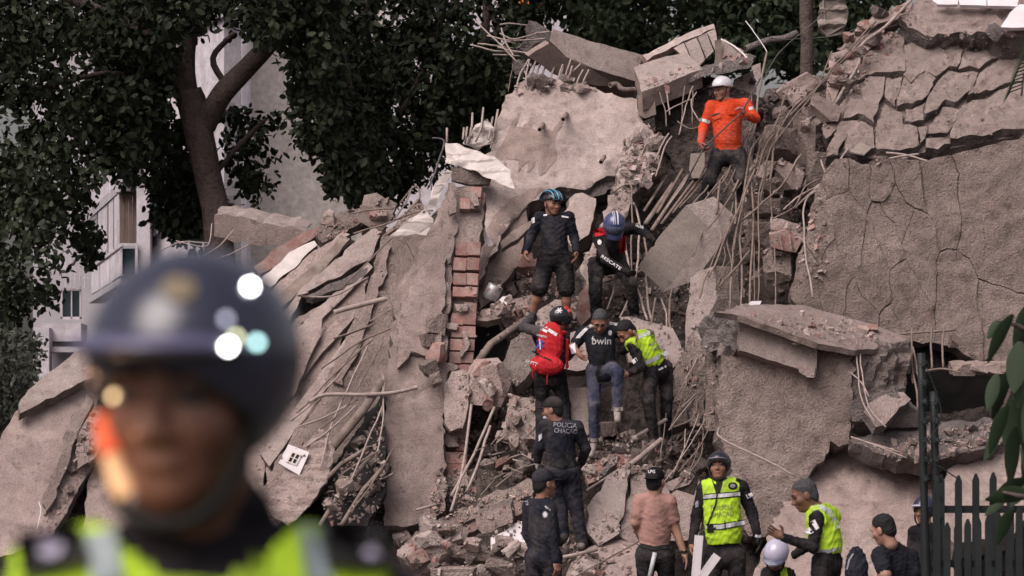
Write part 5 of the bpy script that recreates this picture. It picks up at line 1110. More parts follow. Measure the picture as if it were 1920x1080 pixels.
        cu = hs_.get('curl', .5); q = hs_.get('s', 1.0); tg = 'glove' if 'glove' in hs_ else 'skin'; ad = .003 if tg == 'glove' else 0
        o = wr + d * .012
        HPz = [ell(o + d * .045 * q, (side, nrm, d), (.041 * q + ad, .017 * q + ad, .05 * q), tg, .012), cap(wr - d * .03, o + d * .02, .030 + ad, .030 * q + ad, tg, .015)]
        for i, ln in enumerate((.072, .080, .074, .058)):
            p0 = o + d * .082 * q + side * (.030 - .0195 * i) * q; dd = d + side * (.10 - .07 * i); dd.normalize(); seg = ln * q / 3; a_ = cu * .5
            prev = p0 - dd * .012
            for jn in range(3):
                a_ += cu * .55; dr = (dd * math.cos(a_) + nrm * math.sin(a_)).normalized(); nx = prev + dr * (seg + (.012 if jn == 0 else 0))
                HPz.append(cap(prev, nx, .0092 - .0008 * jn + ad, .0086 - .0010 * jn + ad, tg, .004)); prev = nx
        t0 = o + d * .015 * q + side * .030 * q; t1 = t0 + (d * .55 + side * .75 + nrm * .25).normalized() * .042 * q; t2 = t1 + (d * .9 + side * .25 + nrm * (.3 + cu * .4)).normalized() * .034 * q
        HPz += [cap(t0 - side * .012, t1, .014 + ad, .0105 + ad, tg, .008), cap(t1, t2, .0105 + ad, .0085 + ad, tg, .005)]
        r_ = sdf(HPz, .0045)
        if tg == 'glove': gl.append((r_, hs_['glove']))
        else: pieces.append(r_)
    F_.body = build('body', pieces, mats, root, amp, seed)
    for r_, m in gl: build('glove', [r_], {'glove': m}, root, 0)
    if hair and hair != 'none':
        n1 = fy * .75 - hz * .66; c1 = n1.dot(LH(0, 0, 0)) + .004 * s
        H = sdf([E(0, -.014, .037, (.082, .103, .092), 'hair'), E(0, -.040, -.025, (.074, .072, .077), 'hair', .02)], .007 if not hl else hl, cuts=[(n1, c1)]); build('hair', [H], {'hair': hair}, root, .003, seed, ('hair',))
    return F_

# ---- headgear (head space: x right of the face, y forward, z up)
def gear(F_, name, prims, mats, h=.007, subs=(), cuts=(), amp=0, parent=None):
    s = F_.hs; hax = (F_.hx, F_.hy, F_.hz); P = []
    def cv(p):
        if p[0] == 'E': return ell(F_.LH(*p[1]), hax, [q * s for q in p[2]], p[3], (p[4] if len(p) > 4 else .01) * s)
        return cap(F_.LH(*p[1]), F_.LH(*p[2]), p[3] * s, p[4] * s, p[5], (p[6] if len(p) > 6 else .01) * s)
    cs = []
    for (nl, c) in cuts:
        nw = F_.hx * nl[0] + F_.hy * nl[1] + F_.hz * nl[2]; cs.append((nw, nw.dot(F_.hd) + c * s))
    return build(name, [sdf([cv(p) for p in prims], h * s, [cv(p) for p in subs], cs)], mats, parent or F_.root, amp, 3, tuple(mats))
def police_helmet(F_, m='h_black', peak='h_grey', h=.007):
    o = gear(F_, 'helmet', [('E', (0, -.012, .035), (.112, .132, .118), 'shell')], {'shell': m}, h, subs=[('E', (0, .06, -.06), (.088, .13, .10), 'x')], cuts=[((0, .42, -1), .075)])
    gear(F_, 'helmet_peak', [('E', (0, .085, .052), (.096, .088, .016), 'peak', .01)], {'peak': peak}, h * .8, cuts=[((0, -1, 0), -.06)], parent=o)
    V, Fc = tube_vf(smooth_path([F_.LH(.086, .02, .0), F_.LH(.080, .045, -.06), F_.LH(.04, .07, -.125), F_.LH(-.04, .07, -.125), F_.LH(-.080, .045, -.06), F_.LH(-.086, .02, .0)], 4), .009 * F_.hs, 6)
    child('chin_strap', mk('chin_strap', V, Fc, M['black_mark']), o); return o
def hard_hat(F_):
    o = gear(F_, 'helmet', [('E', (0, -.01, .045), (.105, .128, .108), 'shell')], {'shell': 'h_white'}, cuts=[((0, .1, -1), -.028)])
    gear(F_, 'helmet_peak', [('E', (0, .06, .040), (.098, .112, .012), 'peak')], {'peak': 'h_black'}, .006, cuts=[((0, -1, 0), -.02)], parent=o)
    V, Fc = tube_vf(smooth_path([F_.LH(.088, .0, .04), F_.LH(.08, .035, -.06), F_.LH(.03, .07, -.125), F_.LH(-.03, .07, -.125), F_.LH(-.08, .035, -.06), F_.LH(-.088, .0, .04)], 4), .006, 6)
    child('chin_strap', mk('chin_strap', V, Fc, M['black_mark']), o); return o
def cap_hat(F_, m='navy', back=False):
    o = gear(F_, 'cap', [('E', (0, -.012, .042), (.086, .106, .094), 'cap')], {'cap': m}, .006, cuts=[((0, .12, -1), -.022)])
    y = -.1 if back else .11
    gear(F_, 'cap_peak', [('E', (0, y, .028), (.07, .075, .008), 'cap')], {'cap': m}, .005, cuts=[((0, 1 if back else -1, 0), -.06)], parent=o); return o
def bike_helmet(F_):
    o = gear(F_, 'helmet', [('E', (0, -.015, .045), (.092, .122, .088), 'shell')], {'shell': 'h_black'}, cuts=[((0, .15, -1), -.035)])
    for i, xx in enumerate((-.078, -.052, -.026, 0, .026, .052, .078)):
        pts = []
        for a in range(9):
            t = R(-15 + a * 26); y = -.015 + .138 * math.cos(t) * math.sqrt(max(.05, 1 - (xx / .115) ** 2)); z = .045 + .106 * math.sin(t) * math.sqrt(max(.05, 1 - (xx / .11) ** 2)); pts.append(F_.LH(xx, y, max(z, .03)))
        V, Fc = tube_vf(smooth_path(pts, 3), [.006] * 2 + [.011] * 21 + [.006] * 2, 6); child('helmet_rib', mk('helmet_rib', V, Fc, M['h_cyan' if i % 2 else 'h_black']), o)
    gear(F_, 'helmet_peak', [('E', (0, .10, .045), (.07, .06, .008), 'p')], {'p': 'h_black'}, .006, cuts=[((0, -1, 0), -.07)], parent=o)
    V, Fc = tube_vf(smooth_path([F_.LH(.085, .0, .03), F_.LH(.075, .04, -.07), F_.LH(.0, .07, -.13), F_.LH(-.075, .04, -.07), F_.LH(-.085, .0, .03)], 4), .005, 6)
    child('chin_strap', mk('chin_strap', V, Fc, M['black_mark']), o); return o
def moto_helmet(F_, m='h_blue', stripe=True):
    o = gear(F_, 'helmet', [('E', (0, -.01, .01), (.122, .145, .142), 'shell'), ('E', (0, .06, -.09), (.085, .085, .045), 'shell', .04)], {'shell': m}, .007, subs=[('E', (0, .14, .0), (.085, .10, .048), 'x'), ('E', (0, .0, -.16), (.08, .09, .09), 'x')])
    gear(F_, 'visor', [('E', (0, -.005, .012), (.127, .152, .10), 'v')], {'v': 'visor'}, .007, cuts=[((0, -1, 0), -.03), ((0, 0, 1), .06), ((0, 0, -1), .05)], subs=[('E', (0, -.005, .012), (.120, .145, .094), 'x')], parent=o)
    if stripe:
        for xx in (-.02, .012, .03):
            pts = [F_.LH(xx, -.01 + .147 * math.cos(R(a)), .01 + .146 * math.sin(R(a))) for a in range(30, 130, 12)]
            V, Fc = tube_vf(smooth_path(pts, 2), .004 if xx > 0 else .008, 5); child('helmet_stripe', mk('helmet_stripe', V, Fc, M['white_mark']), o)
    return o
# ---- things projected onto a surface: lettering, tape, patches
def bvh_of(objs):
    V, Fc = [], []
    for o in objs:
        b = len(V); V += [v.co.copy() for v in o.data.vertices]; Fc += [tuple(b + k for k in p.vertices) for p in o.data.polygons]
    return BVHTree.FromPolygons(V, Fc)
CAMO = Vector((0, 0, EYE))
def stick(name, shape_px, faces, targets, mat, parent, lift=.006, label=None, flip=False):
    bv_ = bvh_of(targets); V = []
    for (x, y) in shape_px:
        d = ray(x, y).normalized(); hit = bv_.ray_cast(CAMO, d); V.append(hit)
    ok = [v[0] is not None for v in V]
    ds = [v[3] for v in V if v[0] is not None]
    if not ds: return None
    md = sorted(ds)[len(ds) // 2]
    P = []
    for (x, y), v in zip(shape_px, V):
        d = ray(x, y).normalized(); dist = v[3] if v[0] is not None and abs(v[3] - md) < .25 else md
        P.append(CAMO + d * (dist - lift))
    o = child(name, mk(name, P, faces, M[mat], None, False), parent)
    if label: o['label'] = label
    return o
def patch(name, quad, targets, mat, parent, nx=6, ny=3, **kw):
    """quad: four photo-pixel corners in order; laid on the surface as a grid"""
    a, b, c, d = [Vector(q) for q in quad]; P = [(lerp(lerp(a, b, i / nx), lerp(d, c, i / nx), j / ny)) for j in range(ny + 1) for i in range(nx + 1)]
    Fc = [(j * (nx + 1) + i, j * (nx + 1) + i + 1, (j + 1) * (nx + 1) + i + 1, (j + 1) * (nx + 1) + i) for j in range(ny) for i in range(nx)]
    return stick(name, [tuple(p) for p in P], Fc, targets, mat, parent, **kw)
def band(name, line, w, targets, mat, parent, **kw):
    """a strip of width w px along a px polyline"""
    P, n = [], len(line)
    for i, p in enumerate(line):
        t = Vector(line[min(i + 1, n - 1)]) - Vector(line[max(i - 1, 0)]); t.normalize(); q = Vector((-t.y, t.x)) * (w / 2); P += [tuple(Vector(p) + q), tuple(Vector(p) - q)]
    return stick(name, P, [(2 * i, 2 * i + 1, 2 * i + 3, 2 * i + 2) for i in range(n - 1)], targets, mat, parent, **kw)
def dense(line, k=6):
    r = []
    for a, b in zip(line, line[1:]):
        for i in range(k): r.append(tuple(lerp(Vector(a), Vector(b), i / k)))
    return r + [line[-1]]
def lettering(txt, x, y, w, ang, targets, mat, parent, h=None, shear=0.0, lift=.008, name='lettering'):
    """text centred on (x, y), w pixels wide, turned by ang degrees"""
    cu = bpy.data.curves.new('t', 'FONT'); cu.body = txt; cu.align_x = 'CENTER'; cu.align_y = 'CENTER'; cu.resolution_u = 2; cu.offset = 0.012
    ob = bpy.data.objects.new('t', cu); COL.objects.link(ob); dg = bpy.context.evaluated_depsgraph_get(); me = bpy.data.meshes.new_from_object(ob.evaluated_get(dg))
    vs = [v.co.copy() for v in me.vertices]; fs = [tuple(p.vertices) for p in me.polygons]
    bpy.data.objects.remove(ob); bpy.data.curves.remove(cu); bpy.data.meshes.remove(me)
    x0, x1 = min(v.x for v in vs), max(v.x for v in vs); y0, y1 = min(v.y for v in vs), max(v.y for v in vs)
    k = w / (x1 - x0); ky = (h / (y1 - y0)) if h else k; ca, sa = math.cos(R(ang)), math.sin(R(ang)); P = []
    for v in vs:
        a, b = (v.x - (x0 + x1) / 2) * k, -(v.y - (y0 + y1) / 2) * ky; a += shear * b
        P.append((x + a * ca - b * sa, y + a * sa + b * ca))
    return stick(name, P, fs, targets, mat, parent, lift=lift)
def disc_px(cx, cy, rx, ry, n=14): return [(cx, cy)] + [(cx + rx * math.cos(2 * math.pi * i / n), cy + ry * math.sin(2 * math.pi * i / n)) for i in range(n)], [(0, 1 + i, 1 + (i + 1) % n) for i in range(n)]
def vest(F_, m='hivis', grow=.022, lo=.10, hi=1.04, half=.19, neck_r=.085, name='vest', h=.010):
    prims = [p[:3] + ((p[3] + grow, p[4]) if p[0] == 'e' else (p[3] + grow, p[4] + grow)) + ('vest', p[6]) for p in F_.tor]
    L = (F_.neck - F_.pel).length; up = F_.up; rt = F_.rt; c0 = F_.pel
    cuts = [(-up, -up.dot(c0 + up * L * lo)), (rt, rt.dot(c0) + half), (-rt, -rt.dot(c0) + half)]
    if m is None: cuts = []
    subs = [cap(F_.neck - up * .02, F_.neck + up * .2, neck_r, neck_r, 'x')]
    return build(name, [sdf(prims, h, subs, cuts)], {'vest': m}, F_.root, .006, 5, ('vest',))
# ================================================================== the cast
UPZ = (0, 0, 1)
# -- rescuer in orange
f = person('rescuer in orange jacket and white helmet holding a long dark pole high on the heap', 42.35, dict(head=(1354, 168, -.02), neck=(1360, 190), sha=(1334, 200), shb=(1398, 196), ela=(1319, 240, -.05), wra=(1314, 266, -.22), elb=(1416, 222, -.12), wrb=(1396, 216, -.28),
    hipa=(1347, 292), hipb=(1384, 290), kna=(1330, 340, -.15), ana=(1318, 378, 0), toa=(1304, 386, -.12), knb=(1388, 336, -.15), anb=(1386, 378, 0), tob=(1380, 388, -.14)), face=(-.75, -.62, -.12), hup=UPZ, mats=dict(shirt='orange', sleeve='orange', pants='dusty_black', skin='skin_l'), bulk=1.12, hands=dict(a=dict(glove='glove_r', curl=.9, dir=(.25, -.3, -1)), b=dict(glove='glove_r', curl=.9, dir=(-.3, -.3, .9))), seed=2, hair='none')
hard_hat(f)
band('sleeve_tape', dense([(1312, 224), (1321, 226), (1331, 230)]), 6, [f.body], 'refl', f.root); band('sleeve_tape', dense([(1404, 204), (1412, 202)]), 6, [f.body], 'refl', f.root)
patch('pocket_flap', [(1334, 216), (1350, 212), (1352, 221), (1337, 226)], [f.body], 'orange', f.root, lift=.014); patch('pocket_flap', [(1366, 208), (1378, 206), (1379, 214), (1367, 216)], [f.body], 'orange', f.root, lift=.014)
patch('name_tape', [(1335, 215), (1349, 211), (1349, 214), (1335, 218)], [f.body], 'dusty_black', f.root, lift=.018)
V, Fc = tube_vf([W(1426, 146, 42.1), W(1390, 212, 42.02), W(1320, 276, 42.06), W(1282, 350, 42.1)], .010, 6)
tag(link('pole', mk('pole', V, Fc, M['dark_metal'])), 'long dark pole held across the chest of the rescuer in orange', 'pole')
# -- officer in cycling helmet and shorts
f = person('officer in navy shirt, shorts and blue cycling helmet standing in the middle of the heap', 40.9, dict(head=(1035, 382, -.02), neck=(1037, 408), sha=(1012, 408), shb=(1066, 408), ela=(996, 444, .04), wra=(988, 470, -.05), elb=(1077, 446, .04), wrb=(1080, 472, -.04),
    hipa=(1025, 484), hipb=(1056, 484), kna=(1010, 545, -.1), ana=(998, 594), toa=(988, 604, -.14), knb=(1062, 546, -.06), anb=(1062, 600, .02), tob=(1068, 610, -.14)), face=(.55, -.8, -.08), hup=UPZ, mats=dict(pants='black', skin='skin'), legs='short', bulk=1.08, hands=dict(a=dict(curl=.55), b=dict(curl=.55)), seed=4, hair='none')
bike_helmet(f)
band('belt', dense([(1014, 470), (1035, 474), (1060, 471)]), 7, [f.body], 'black_mark', f.root, lift=.012)
patch('arm_patch', [(996, 410), (1002, 407), (1003, 417), (997, 420)], [f.body], 'white_mark', f.root, nx=2, ny=2); patch('name_tape', [(1019, 402), (1026, 401), (1026, 404), (1019, 405)], [f.body], 'white_mark', f.root, nx=2, ny=1); patch('name_tape', [(1053, 404), (1066, 406), (1066, 409), (1053, 407)], [f.body], 'white_mark', f.root, nx=2, ny=1)
patch('holster', [(996, 462), (1008, 460), (1010, 484), (1000, 486)], [f.body], 'black_mark', f.root, lift=.03)
# -- rescuer in motorcycle helmet bending
f = person('rescuer in full face helmet and red shouldered jacket bending to lift the grey slab', 41.1, dict(head=(1152, 424, -.32), neck=(1148, 446, -.16), sha=(1122, 446, -.12), shb=(1178, 428, -.08), ela=(1136, 488, -.3), wra=(1168, 506, -.42), elb=(1200, 430, -.2), wrb=(1218, 444, -.3),
    hipa=(1118, 496, .2), hipb=(1158, 492, .2), kna=(1116, 548, -.1), ana=(1118, 600, .1), toa=(1112, 610, -.1), knb=(1182, 530, -.12), anb=(1190, 590, .08), tob=(1194, 600, -.1)), face=(.1, -.8, -.55), mats=dict(shirt='black', sleeve='black', pants='dusty_black'), bulk=1.1, hands=dict(a=dict(glove='glove', curl=.6), b=dict(glove='glove', curl=.7)), seed=5, hair='none')
moto_helmet(f)
patch('shoulder_panel', [(1112, 432), (1134, 424), (1136, 440), (1116, 444)], [f.body], 'redvest', f.root, lift=.01); patch('chest_panel', [(1160, 446), (1174, 442), (1174, 470), (1162, 476)], [f.body], 'redvest', f.root, lift=.01)
lettering('RESCATE', 1146, 492, 44, 34, [f.body], 'white_mark', f.root, h=6); lettering('BDA', 1200, 424, 16, 24, [f.body], 'white_mark', f.root, h=6)
stick('arm_patch', *disc_px(1124, 454, 4, 5), [f.body], 'white_mark', f.root)
# -- paramedic with red pack
f = person('paramedic in black helmet with red backpack, seen from behind', 39.75, dict(head=(1052, 601, -.02), neck=(1040, 622), sha=(1012, 622, .05), shb=(1056, 630, -.02), ela=(982, 614, .2), wra=(1000, 590, .42), elb=(1064, 668, .05), wrb=(1080, 652, .12),
    hipa=(1016, 706), hipb=(1046, 706), kna=(1016, 760, .05), ana=(1014, 826, -.02), toa=(1010, 838, .14), knb=(1058, 760, .12), anb=(1064, 826, .02), tob=(1066, 838, .16)), fwd=1, face=(.75, .5, -.35), hup=(.2, 0, 1), mats=dict(shirt='charcoal', sleeve='charcoal', pants='black'), bulk=1.06, hands=dict(a=dict(skip=1), b=dict(curl=.8)), seed=6, hair='none')
ho = police_helmet(f, 'h_black', 'h_black')
stick('emblem', [(1049 + r_ * math.cos(R(a)), 582 + r_ * math.sin(R(a))) for i in range(6) for r_, a in ((5.5, i * 60 - 12), (5.5, i * 60 + 12), (2.2, i * 60 + 30))], [tuple(range(18))], [ho], 'white_mark', ho, lift=.006)
band('helmet_stripe', dense([(1058, 574), (1066, 580), (1071, 590)]), 6, [ho], 'h_red', ho, lift=.006)
L_ = lambda x, y, z: f.pel + f.rt * x + f.up * z - f.fw * y
pk = build('backpack', [sdf([ell(L_(0, .15, .36), (f.rt, f.fw, f.up), (.155, .075, .25), 'p', .03), ell(L_(-.01, .17, .12), (f.rt, f.fw, f.up), (.20, .10, .12), 'p', .02), cap(L_(-.12, .1, .5), L_(-.13, -.06, .52), .03, .03, 'p', .02), cap(L_(.12, .1, .5), L_(.14, -.06, .5), .03, .03, 'p', .02), cap(L_(.17, .06, .42), L_(.19, .02, .12), .022, .022, 'p', .02)], .009)], {'p': 'redvest'}, f.root, .006, 8, ('p',))
band('pack_zip', dense([(998, 658), (1016, 668), (1034, 676)]), 3, [pk], 'black_mark', pk)
band('pack_tape', dense([(1014, 616), (1026, 622)]), 5, [pk], 'white_mark', pk); band('pack_tape', dense([(1028, 618), (1044, 628)]), 6, [pk], 'white_mark', pk)
lettering('S.S.A', 1020, 612, 16, 22, [pk], 'white_mark', pk, h=4.5); lettering('PARAMEDICO', 1016, 630, 20, 14, [pk], 'white_mark', pk, h=4); lettering('APPTT', 996, 680, 24, 20, [pk], 'white_mark', pk, h=7)
stick('emblem', [(1012 + (9 if r_ > 3 else 4) * math.cos(R(a)) * .9, 645 + r_ * 1.5 * math.sin(R(a))) for i in range(6) for r_, a in ((8, i * 60 + 18), (8, i * 60 + 42), (3, i * 60 + 60))], [tuple(range(18))], [pk], 'blue_mark', pk, lift=.008)
band('emblem_staff', dense([(1012, 636), (1013, 655)]), 2, [pk], 'white_mark', pk, lift=.012)
lettering('S.S.A.', 1057, 657, 12, 4, [f.body], 'white_mark', f.root, h=4); V, Fc = tube_vf(smooth_path([W(1002, 690, 39.6), W(998, 700, 39.58), W(1000, 712, 39.6)], 3), .008, 5); child('pack_strap', mk('pack_strap', V, Fc, M['redvest']), f.root)
V, Fc = tube_vf(smooth_path([W(1030, 690, 39.56), W(1026, 706, 39.54), W(1026, 722, 39.56)], 3), .008, 5); child('pack_strap', mk('pack_strap', V, Fc, M['redvest']), f.root)
# -- injured man carried
f = person('grey haired man in black football shirt and jeans being carried between rescuers', 39.7, dict(head=(1125, 602, -.12), neck=(1124, 622, -.02), sha=(1094, 624), shb=(1156, 620), ela=(1074, 650, -.05), wra=(1086, 664, -.25), elb=(1178, 634, .1), wrb=(1186, 620, -.12),
    hipa=(1114, 694, 0), hipb=(1146, 692, -.02), kna=(1114, 758, -.12), ana=(1114, 824, -.05), toa=(1108, 850, -.14), knb=(1158, 698, -.42), anb=(1157, 764, -.4), tob=(1158, 784, -.5)), face=(-.05, -.75, -.62), hup=(0, -.6, .8), mats=dict(shirt='tee', sleeve='tee', pants='jeans', shoe='shoe_g', skin='skin'), sleeve='short', bulk=1.02, hands=dict(a=dict(curl=.4), b=dict(curl=.4, dir=(.4, -.4, -.6))), seed=7, hair='hair_g')
lettering('bwin', 1128, 639, 36, 0, [f.body], 'soft_mark', f.root, h=14)
for k in range(3): band('shirt_stripe', dense([(1080 + k * 3, 634 - k * 0), (1094 + k * 3, 618), (1108 + k * 2, 608 + k)]), 1.8, [f.body], 'white_mark', f.root); band('shirt_stripe', dense([(1144 - k * 1, 602 + k * 2.5), (1158, 604 + k * 3)]), 1.8, [f.body], 'white_mark', f.root)
stick('chest_logo', [(1109, 636), (1112, 630), (1115, 636)], [(0, 1, 2)], [f.body], 'white_mark', f.root); stick('crest', *disc_px(1144, 624, 3.6, 5), [f.body], 'white_mark', f.root)
for (x, y, w) in [(1114, 824, 24), (1157, 766, 22)]:
    band('jeans_cuff', dense([(x - w / 2, y), (x, y + 2), (x + w / 2, y)]), 7, [f.body], 'shoe_g', f.root, lift=.012)
band('harness_strap', dense([(1138, 652), (1128, 676), (1118, 700), (1126, 720)]), 6, [f.body], 'black_mark', f.root, lift=.012)
stick('forearm_bandage', [(1068, 648), (1078, 642), (1080, 662), (1072, 664)], [(0, 1, 2, 3)], [f.body], 'white_cloth', f.root, lift=.02)
# -- bending officer in the yellow vest
f = person('officer in yellow vest bending down under the arm of the carried man', 39.8, dict(head=(1174, 622, -.22), neck=(1188, 632, -.12), sha=(1186, 646, -.24), shb=(1216, 630, .08), ela=(1202, 688, -.28), wra=(1180, 700, -.34), elb=(1180, 650, .2), wrb=(1168, 660, .1),
    hipa=(1222, 694, -.1), hipb=(1246, 690, .12), kna=(1216, 752, -.2), ana=(1226, 822, -.1), toa=(1222, 836, -.24), knb=(1250, 748, .06), anb=(1248, 816, .14), tob=(1244, 828, 0)), fwd=-1, face=(-.6, -.35, -.72), hup=(-.55, -.3, .6), mats=dict(shirt='black', sleeve='black', pants='dusty_black'), bulk=1.06, hands=dict(a=dict(curl=.6), b=dict(skip=1)), seed=8, hair='hair_k')
vs = vest(f, 'hivis', .02, .12, half=.20, neck_r=.07)
band('vest_tape', dense([(1194, 634), (1204, 628), (1218, 624), (1226, 624)]), 8, [vs], 'refl', vs); band('vest_tape', dense([(1208, 682), (1226, 674), (1244, 664), (1252, 660)]), 8, [vs], 'refl', vs)
lettering('POLICIA', 1231, 643, 26, -16, [vs], 'grey_mark', vs, h=7); lettering('CHACAO', 1234, 651, 26, -16, [vs], 'grey_mark', vs, h=7)
patch('arm_patch', [(1184, 676), (1192, 670), (1196, 676), (1188, 683)], [f.body], 'white_mark', f.root, nx=2, ny=2); patch('belt_label', [(1234, 692), (1254, 682), (1255, 686), (1236, 695)], [f.body], 'white_mark', f.root, nx=3, ny=1)
# -- officer seen from behind with lettering
f = person('officer in navy uniform with POLICIA CHACAO lettering across his back', 38.55, dict(head=(1036, 768, 0), neck=(1046, 790), sha=(1022, 800), shb=(1082, 802), ela=(1010, 838, .02), wra=(1008, 864, .12), elb=(1098, 842, .06), wrb=(1090, 868, .2),
    hipa=(1036, 884), hipb=(1072, 884), kna=(1050, 940, .06), ana=(1056, 1004, 0), toa=(1050, 1016, .16), knb=(1080, 948, .04), anb=(1092, 1022, 0), tob=(1098, 1034, .14)), fwd=1, face=(-.85, .25, -.1), hup=UPZ, mats=dict(skin='skin'), bulk=1.14, hands=dict(a=dict(glove='glove_w', curl=.5), b=dict(curl=.5)), seed=9, hair='hair_k')
cap_hat(f, 'black')
lettering('POLICIA', 1060, 797, 44, 4, [f.body], 'grey_mark', f.root, h=9); lettering('CHACAO', 1061, 808, 44, 4, [f.body], 'grey_mark', f.root, h=9)
gear(f, 'face_mask', [('E', (0, .070, -.075), (.050, .040, .030), 'm')], {'m': 'h_lav'}, .005)
patch('arm_patch', [(1010, 816), (1016, 812), (1016, 822), (1010, 828)], [f.body], 'white_mark', f.root, nx=2, ny=2); patch('radio', [(1050, 852), (1060, 850), (1064, 872), (1056, 874)], [f.body], 'black_mark', f.root, lift=.04)
band('belt', dense([(1030, 868), (1056, 874), (1086, 868)]), 8, [f.body], 'black_mark', f.root, lift=.012)
# -- cap officer in profile, bottom
f = person('officer in navy cap with round silver arm badge, seen from the side at the bottom', 33.5, dict(head=(1020, 906, 0), neck=(1016, 936), sha=(994, 950, .14), shb=(1030, 956, -.1), ela=(990, 1000, .2), wra=(1010, 1050, .2), elb=(1032, 1006, -.14), wrb=(1042, 1052, -.18),
    hipa=(1004, 1044, .08), hipb=(1034, 1044, -.06), kna=(1006, 1116, .04), ana=(1004, 1184, .08), toa=(1034, 1192, .08), knb=(1036, 1116, -.08), anb=(1032, 1184, -.06), tob=(1062, 1192, -.06)), fwd=1, face=(.8, .55, .02), hup=UPZ, mats=dict(), bulk=1.15, belly=1.12, hands=dict(a=dict(skip=1), b=dict(curl=.6)), seed=10, hair='hair_k')
cap_hat(f, 'navy')
stick('arm_badge', *disc_px(1022, 965, 5.5, 7), [f.body], 'grey_mark', f.root); stick('badge_rim', *disc_px(1022, 965, 3.6, 4.8), [f.body], 'white_mark', f.root, lift=.010); lettering('POLICIA', 1027, 953, 13, 35, [f.body], 'white_mark', f.root, h=3.5)
lettering('P', 986, 944, 9, 70, [f.body], 'grey_mark', f.root, h=9)
# -- man in pink tee and black cap
f = person('man in dusty pink shirt and black cap reading LPG, seen from behind', 35.0, dict(head=(1229, 902, 0), neck=(1226, 928), sha=(1202, 940), shb=(1254, 942), ela=(1192, 980, -.02), wra=(1204, 1016, .2), elb=(1266, 990, .04), wrb=(1282, 1036, .0),
    hipa=(1210, 1038), hipb=(1246, 1040), kna=(1210, 1108), ana=(1206, 1172), toa=(1204, 1180, .16), knb=(1252, 1108, .02), anb=(1256, 1172), tob=(1262, 1180, .15)), fwd=1, face=(.45, .88, .02), hup=UPZ, mats=dict(shirt='pinktee', sleeve='pinktee', pants='black', skin='skin_l'), sleeve='short', bulk=1.1, hands=dict(a=dict(skip=1), b=dict(curl=.3)), seed=12, hair='hair_k', amp=.0035)
co = cap_hat(f, 'black', True)
lettering('LPG', 1222, 884, 13, 0, [co], 'white_mark', co, h=6)
band('belt', dense([(1200, 1022), (1226, 1028), (1256, 1024)]), 8, [f.body], 'black_mark', f.root, lift=.012); band('wrist_strap', dense([(1276, 1034), (1283, 1036), (1289, 1033)]), 5, [f.body], 'black_mark', f.root, lift=.008)
# -- officer with helmet and yellow vest, facing
f = person('officer in dark helmet and yellow vest standing at the bottom, looking up', 34.6, dict(head=(1348, 876, 0), neck=(1350, 902), sha=(1320, 918), shb=(1390, 914), ela=(1306, 968, .02), wra=(1298, 1018, -.04), elb=(1410, 962, .03), wrb=(1421, 1006, -.05),
    hipa=(1338, 1040), hipb=(1380, 1040), kna=(1336, 1110), ana=(1334, 1174), toa=(1328, 1184, -.15), knb=(1384, 1110), anb=(1388, 1174), tob=(1394, 1184, -.15)), face=(-.22, -.95, .22), hup=(0, .2, 1), mats=dict(shirt='black', sleeve='black', pants='black', skin='skin'), bulk=1.07, hands=dict(a=dict(curl=.5), b=dict(glove='glove', curl=.4)), seed=13, hair='none')
police_helmet(f, 'h_black', 'h_grey')
vs = vest(f, 'hivis', .022, .14, half=.185, neck_r=.095)
for (ln, w) in (([(1318, 932), (1340, 930), (1366, 928), (1388, 926)], 7), ([(1324, 988), (1350, 988), (1372, 984), (1396, 980)], 8)):
    band('vest_tape', dense(ln), w + 4, [vs], 'black_mark', vs, lift=.005); band('vest_tape', dense(ln), w, [vs], 'refl', vs, lift=.008)
patch('open_collar', [(1334, 898), (1358, 896), (1348, 930), (1344, 930)], [vs, f.body], 'black_mark', vs, lift=.006)
band('radio_cord', dense([(1346, 918), (1342, 945), (1334, 966), (1326, 986)]), 3, [vs], 'black_mark', vs, lift=.010)
patch('vest_clip', [(1326, 984), (1338, 983), (1338, 998), (1326, 999)], [vs], 'black_mark', vs, lift=.012); patch('vest_clip', [(1358, 976), (1360, 976), (1361, 994), (1359, 994)], [vs], 'black_mark', vs, lift=.012)
stick('chest_badge', *disc_px(1374, 911, 9, 7), [vs], 'black_mark', vs); stick('badge_ring', *disc_px(1374, 911, 5, 4), [vs], 'grey_mark', vs, lift=.010)
lettering('POLICIA', 1354, 951, 44, -2, [vs], 'dull_mark', vs, h=10); lettering('CHACAO', 1354, 963, 44, -2, [vs], 'dull_mark', vs, h=10)
patch('arm_patch', [(1398, 928), (1410, 923), (1412, 930), (1402, 935)], [f.body], 'white_mark', f.root, nx=2, ny=2); patch('arm_patch', [(1303, 941), (1309, 938), (1310, 950), (1304, 952)], [f.body], 'grey_mark', f.root, nx=2, ny=2)
band('wrist_watch', dense([(1416, 1004), (1422, 1007), (1428, 1004)]), 5, [f.body], 'refl', f.root, lift=.008); band('epaulette', dense([(1380, 898), (1398, 906)]), 6, [f.body, vs], 'black_mark', f.root, lift=.012)
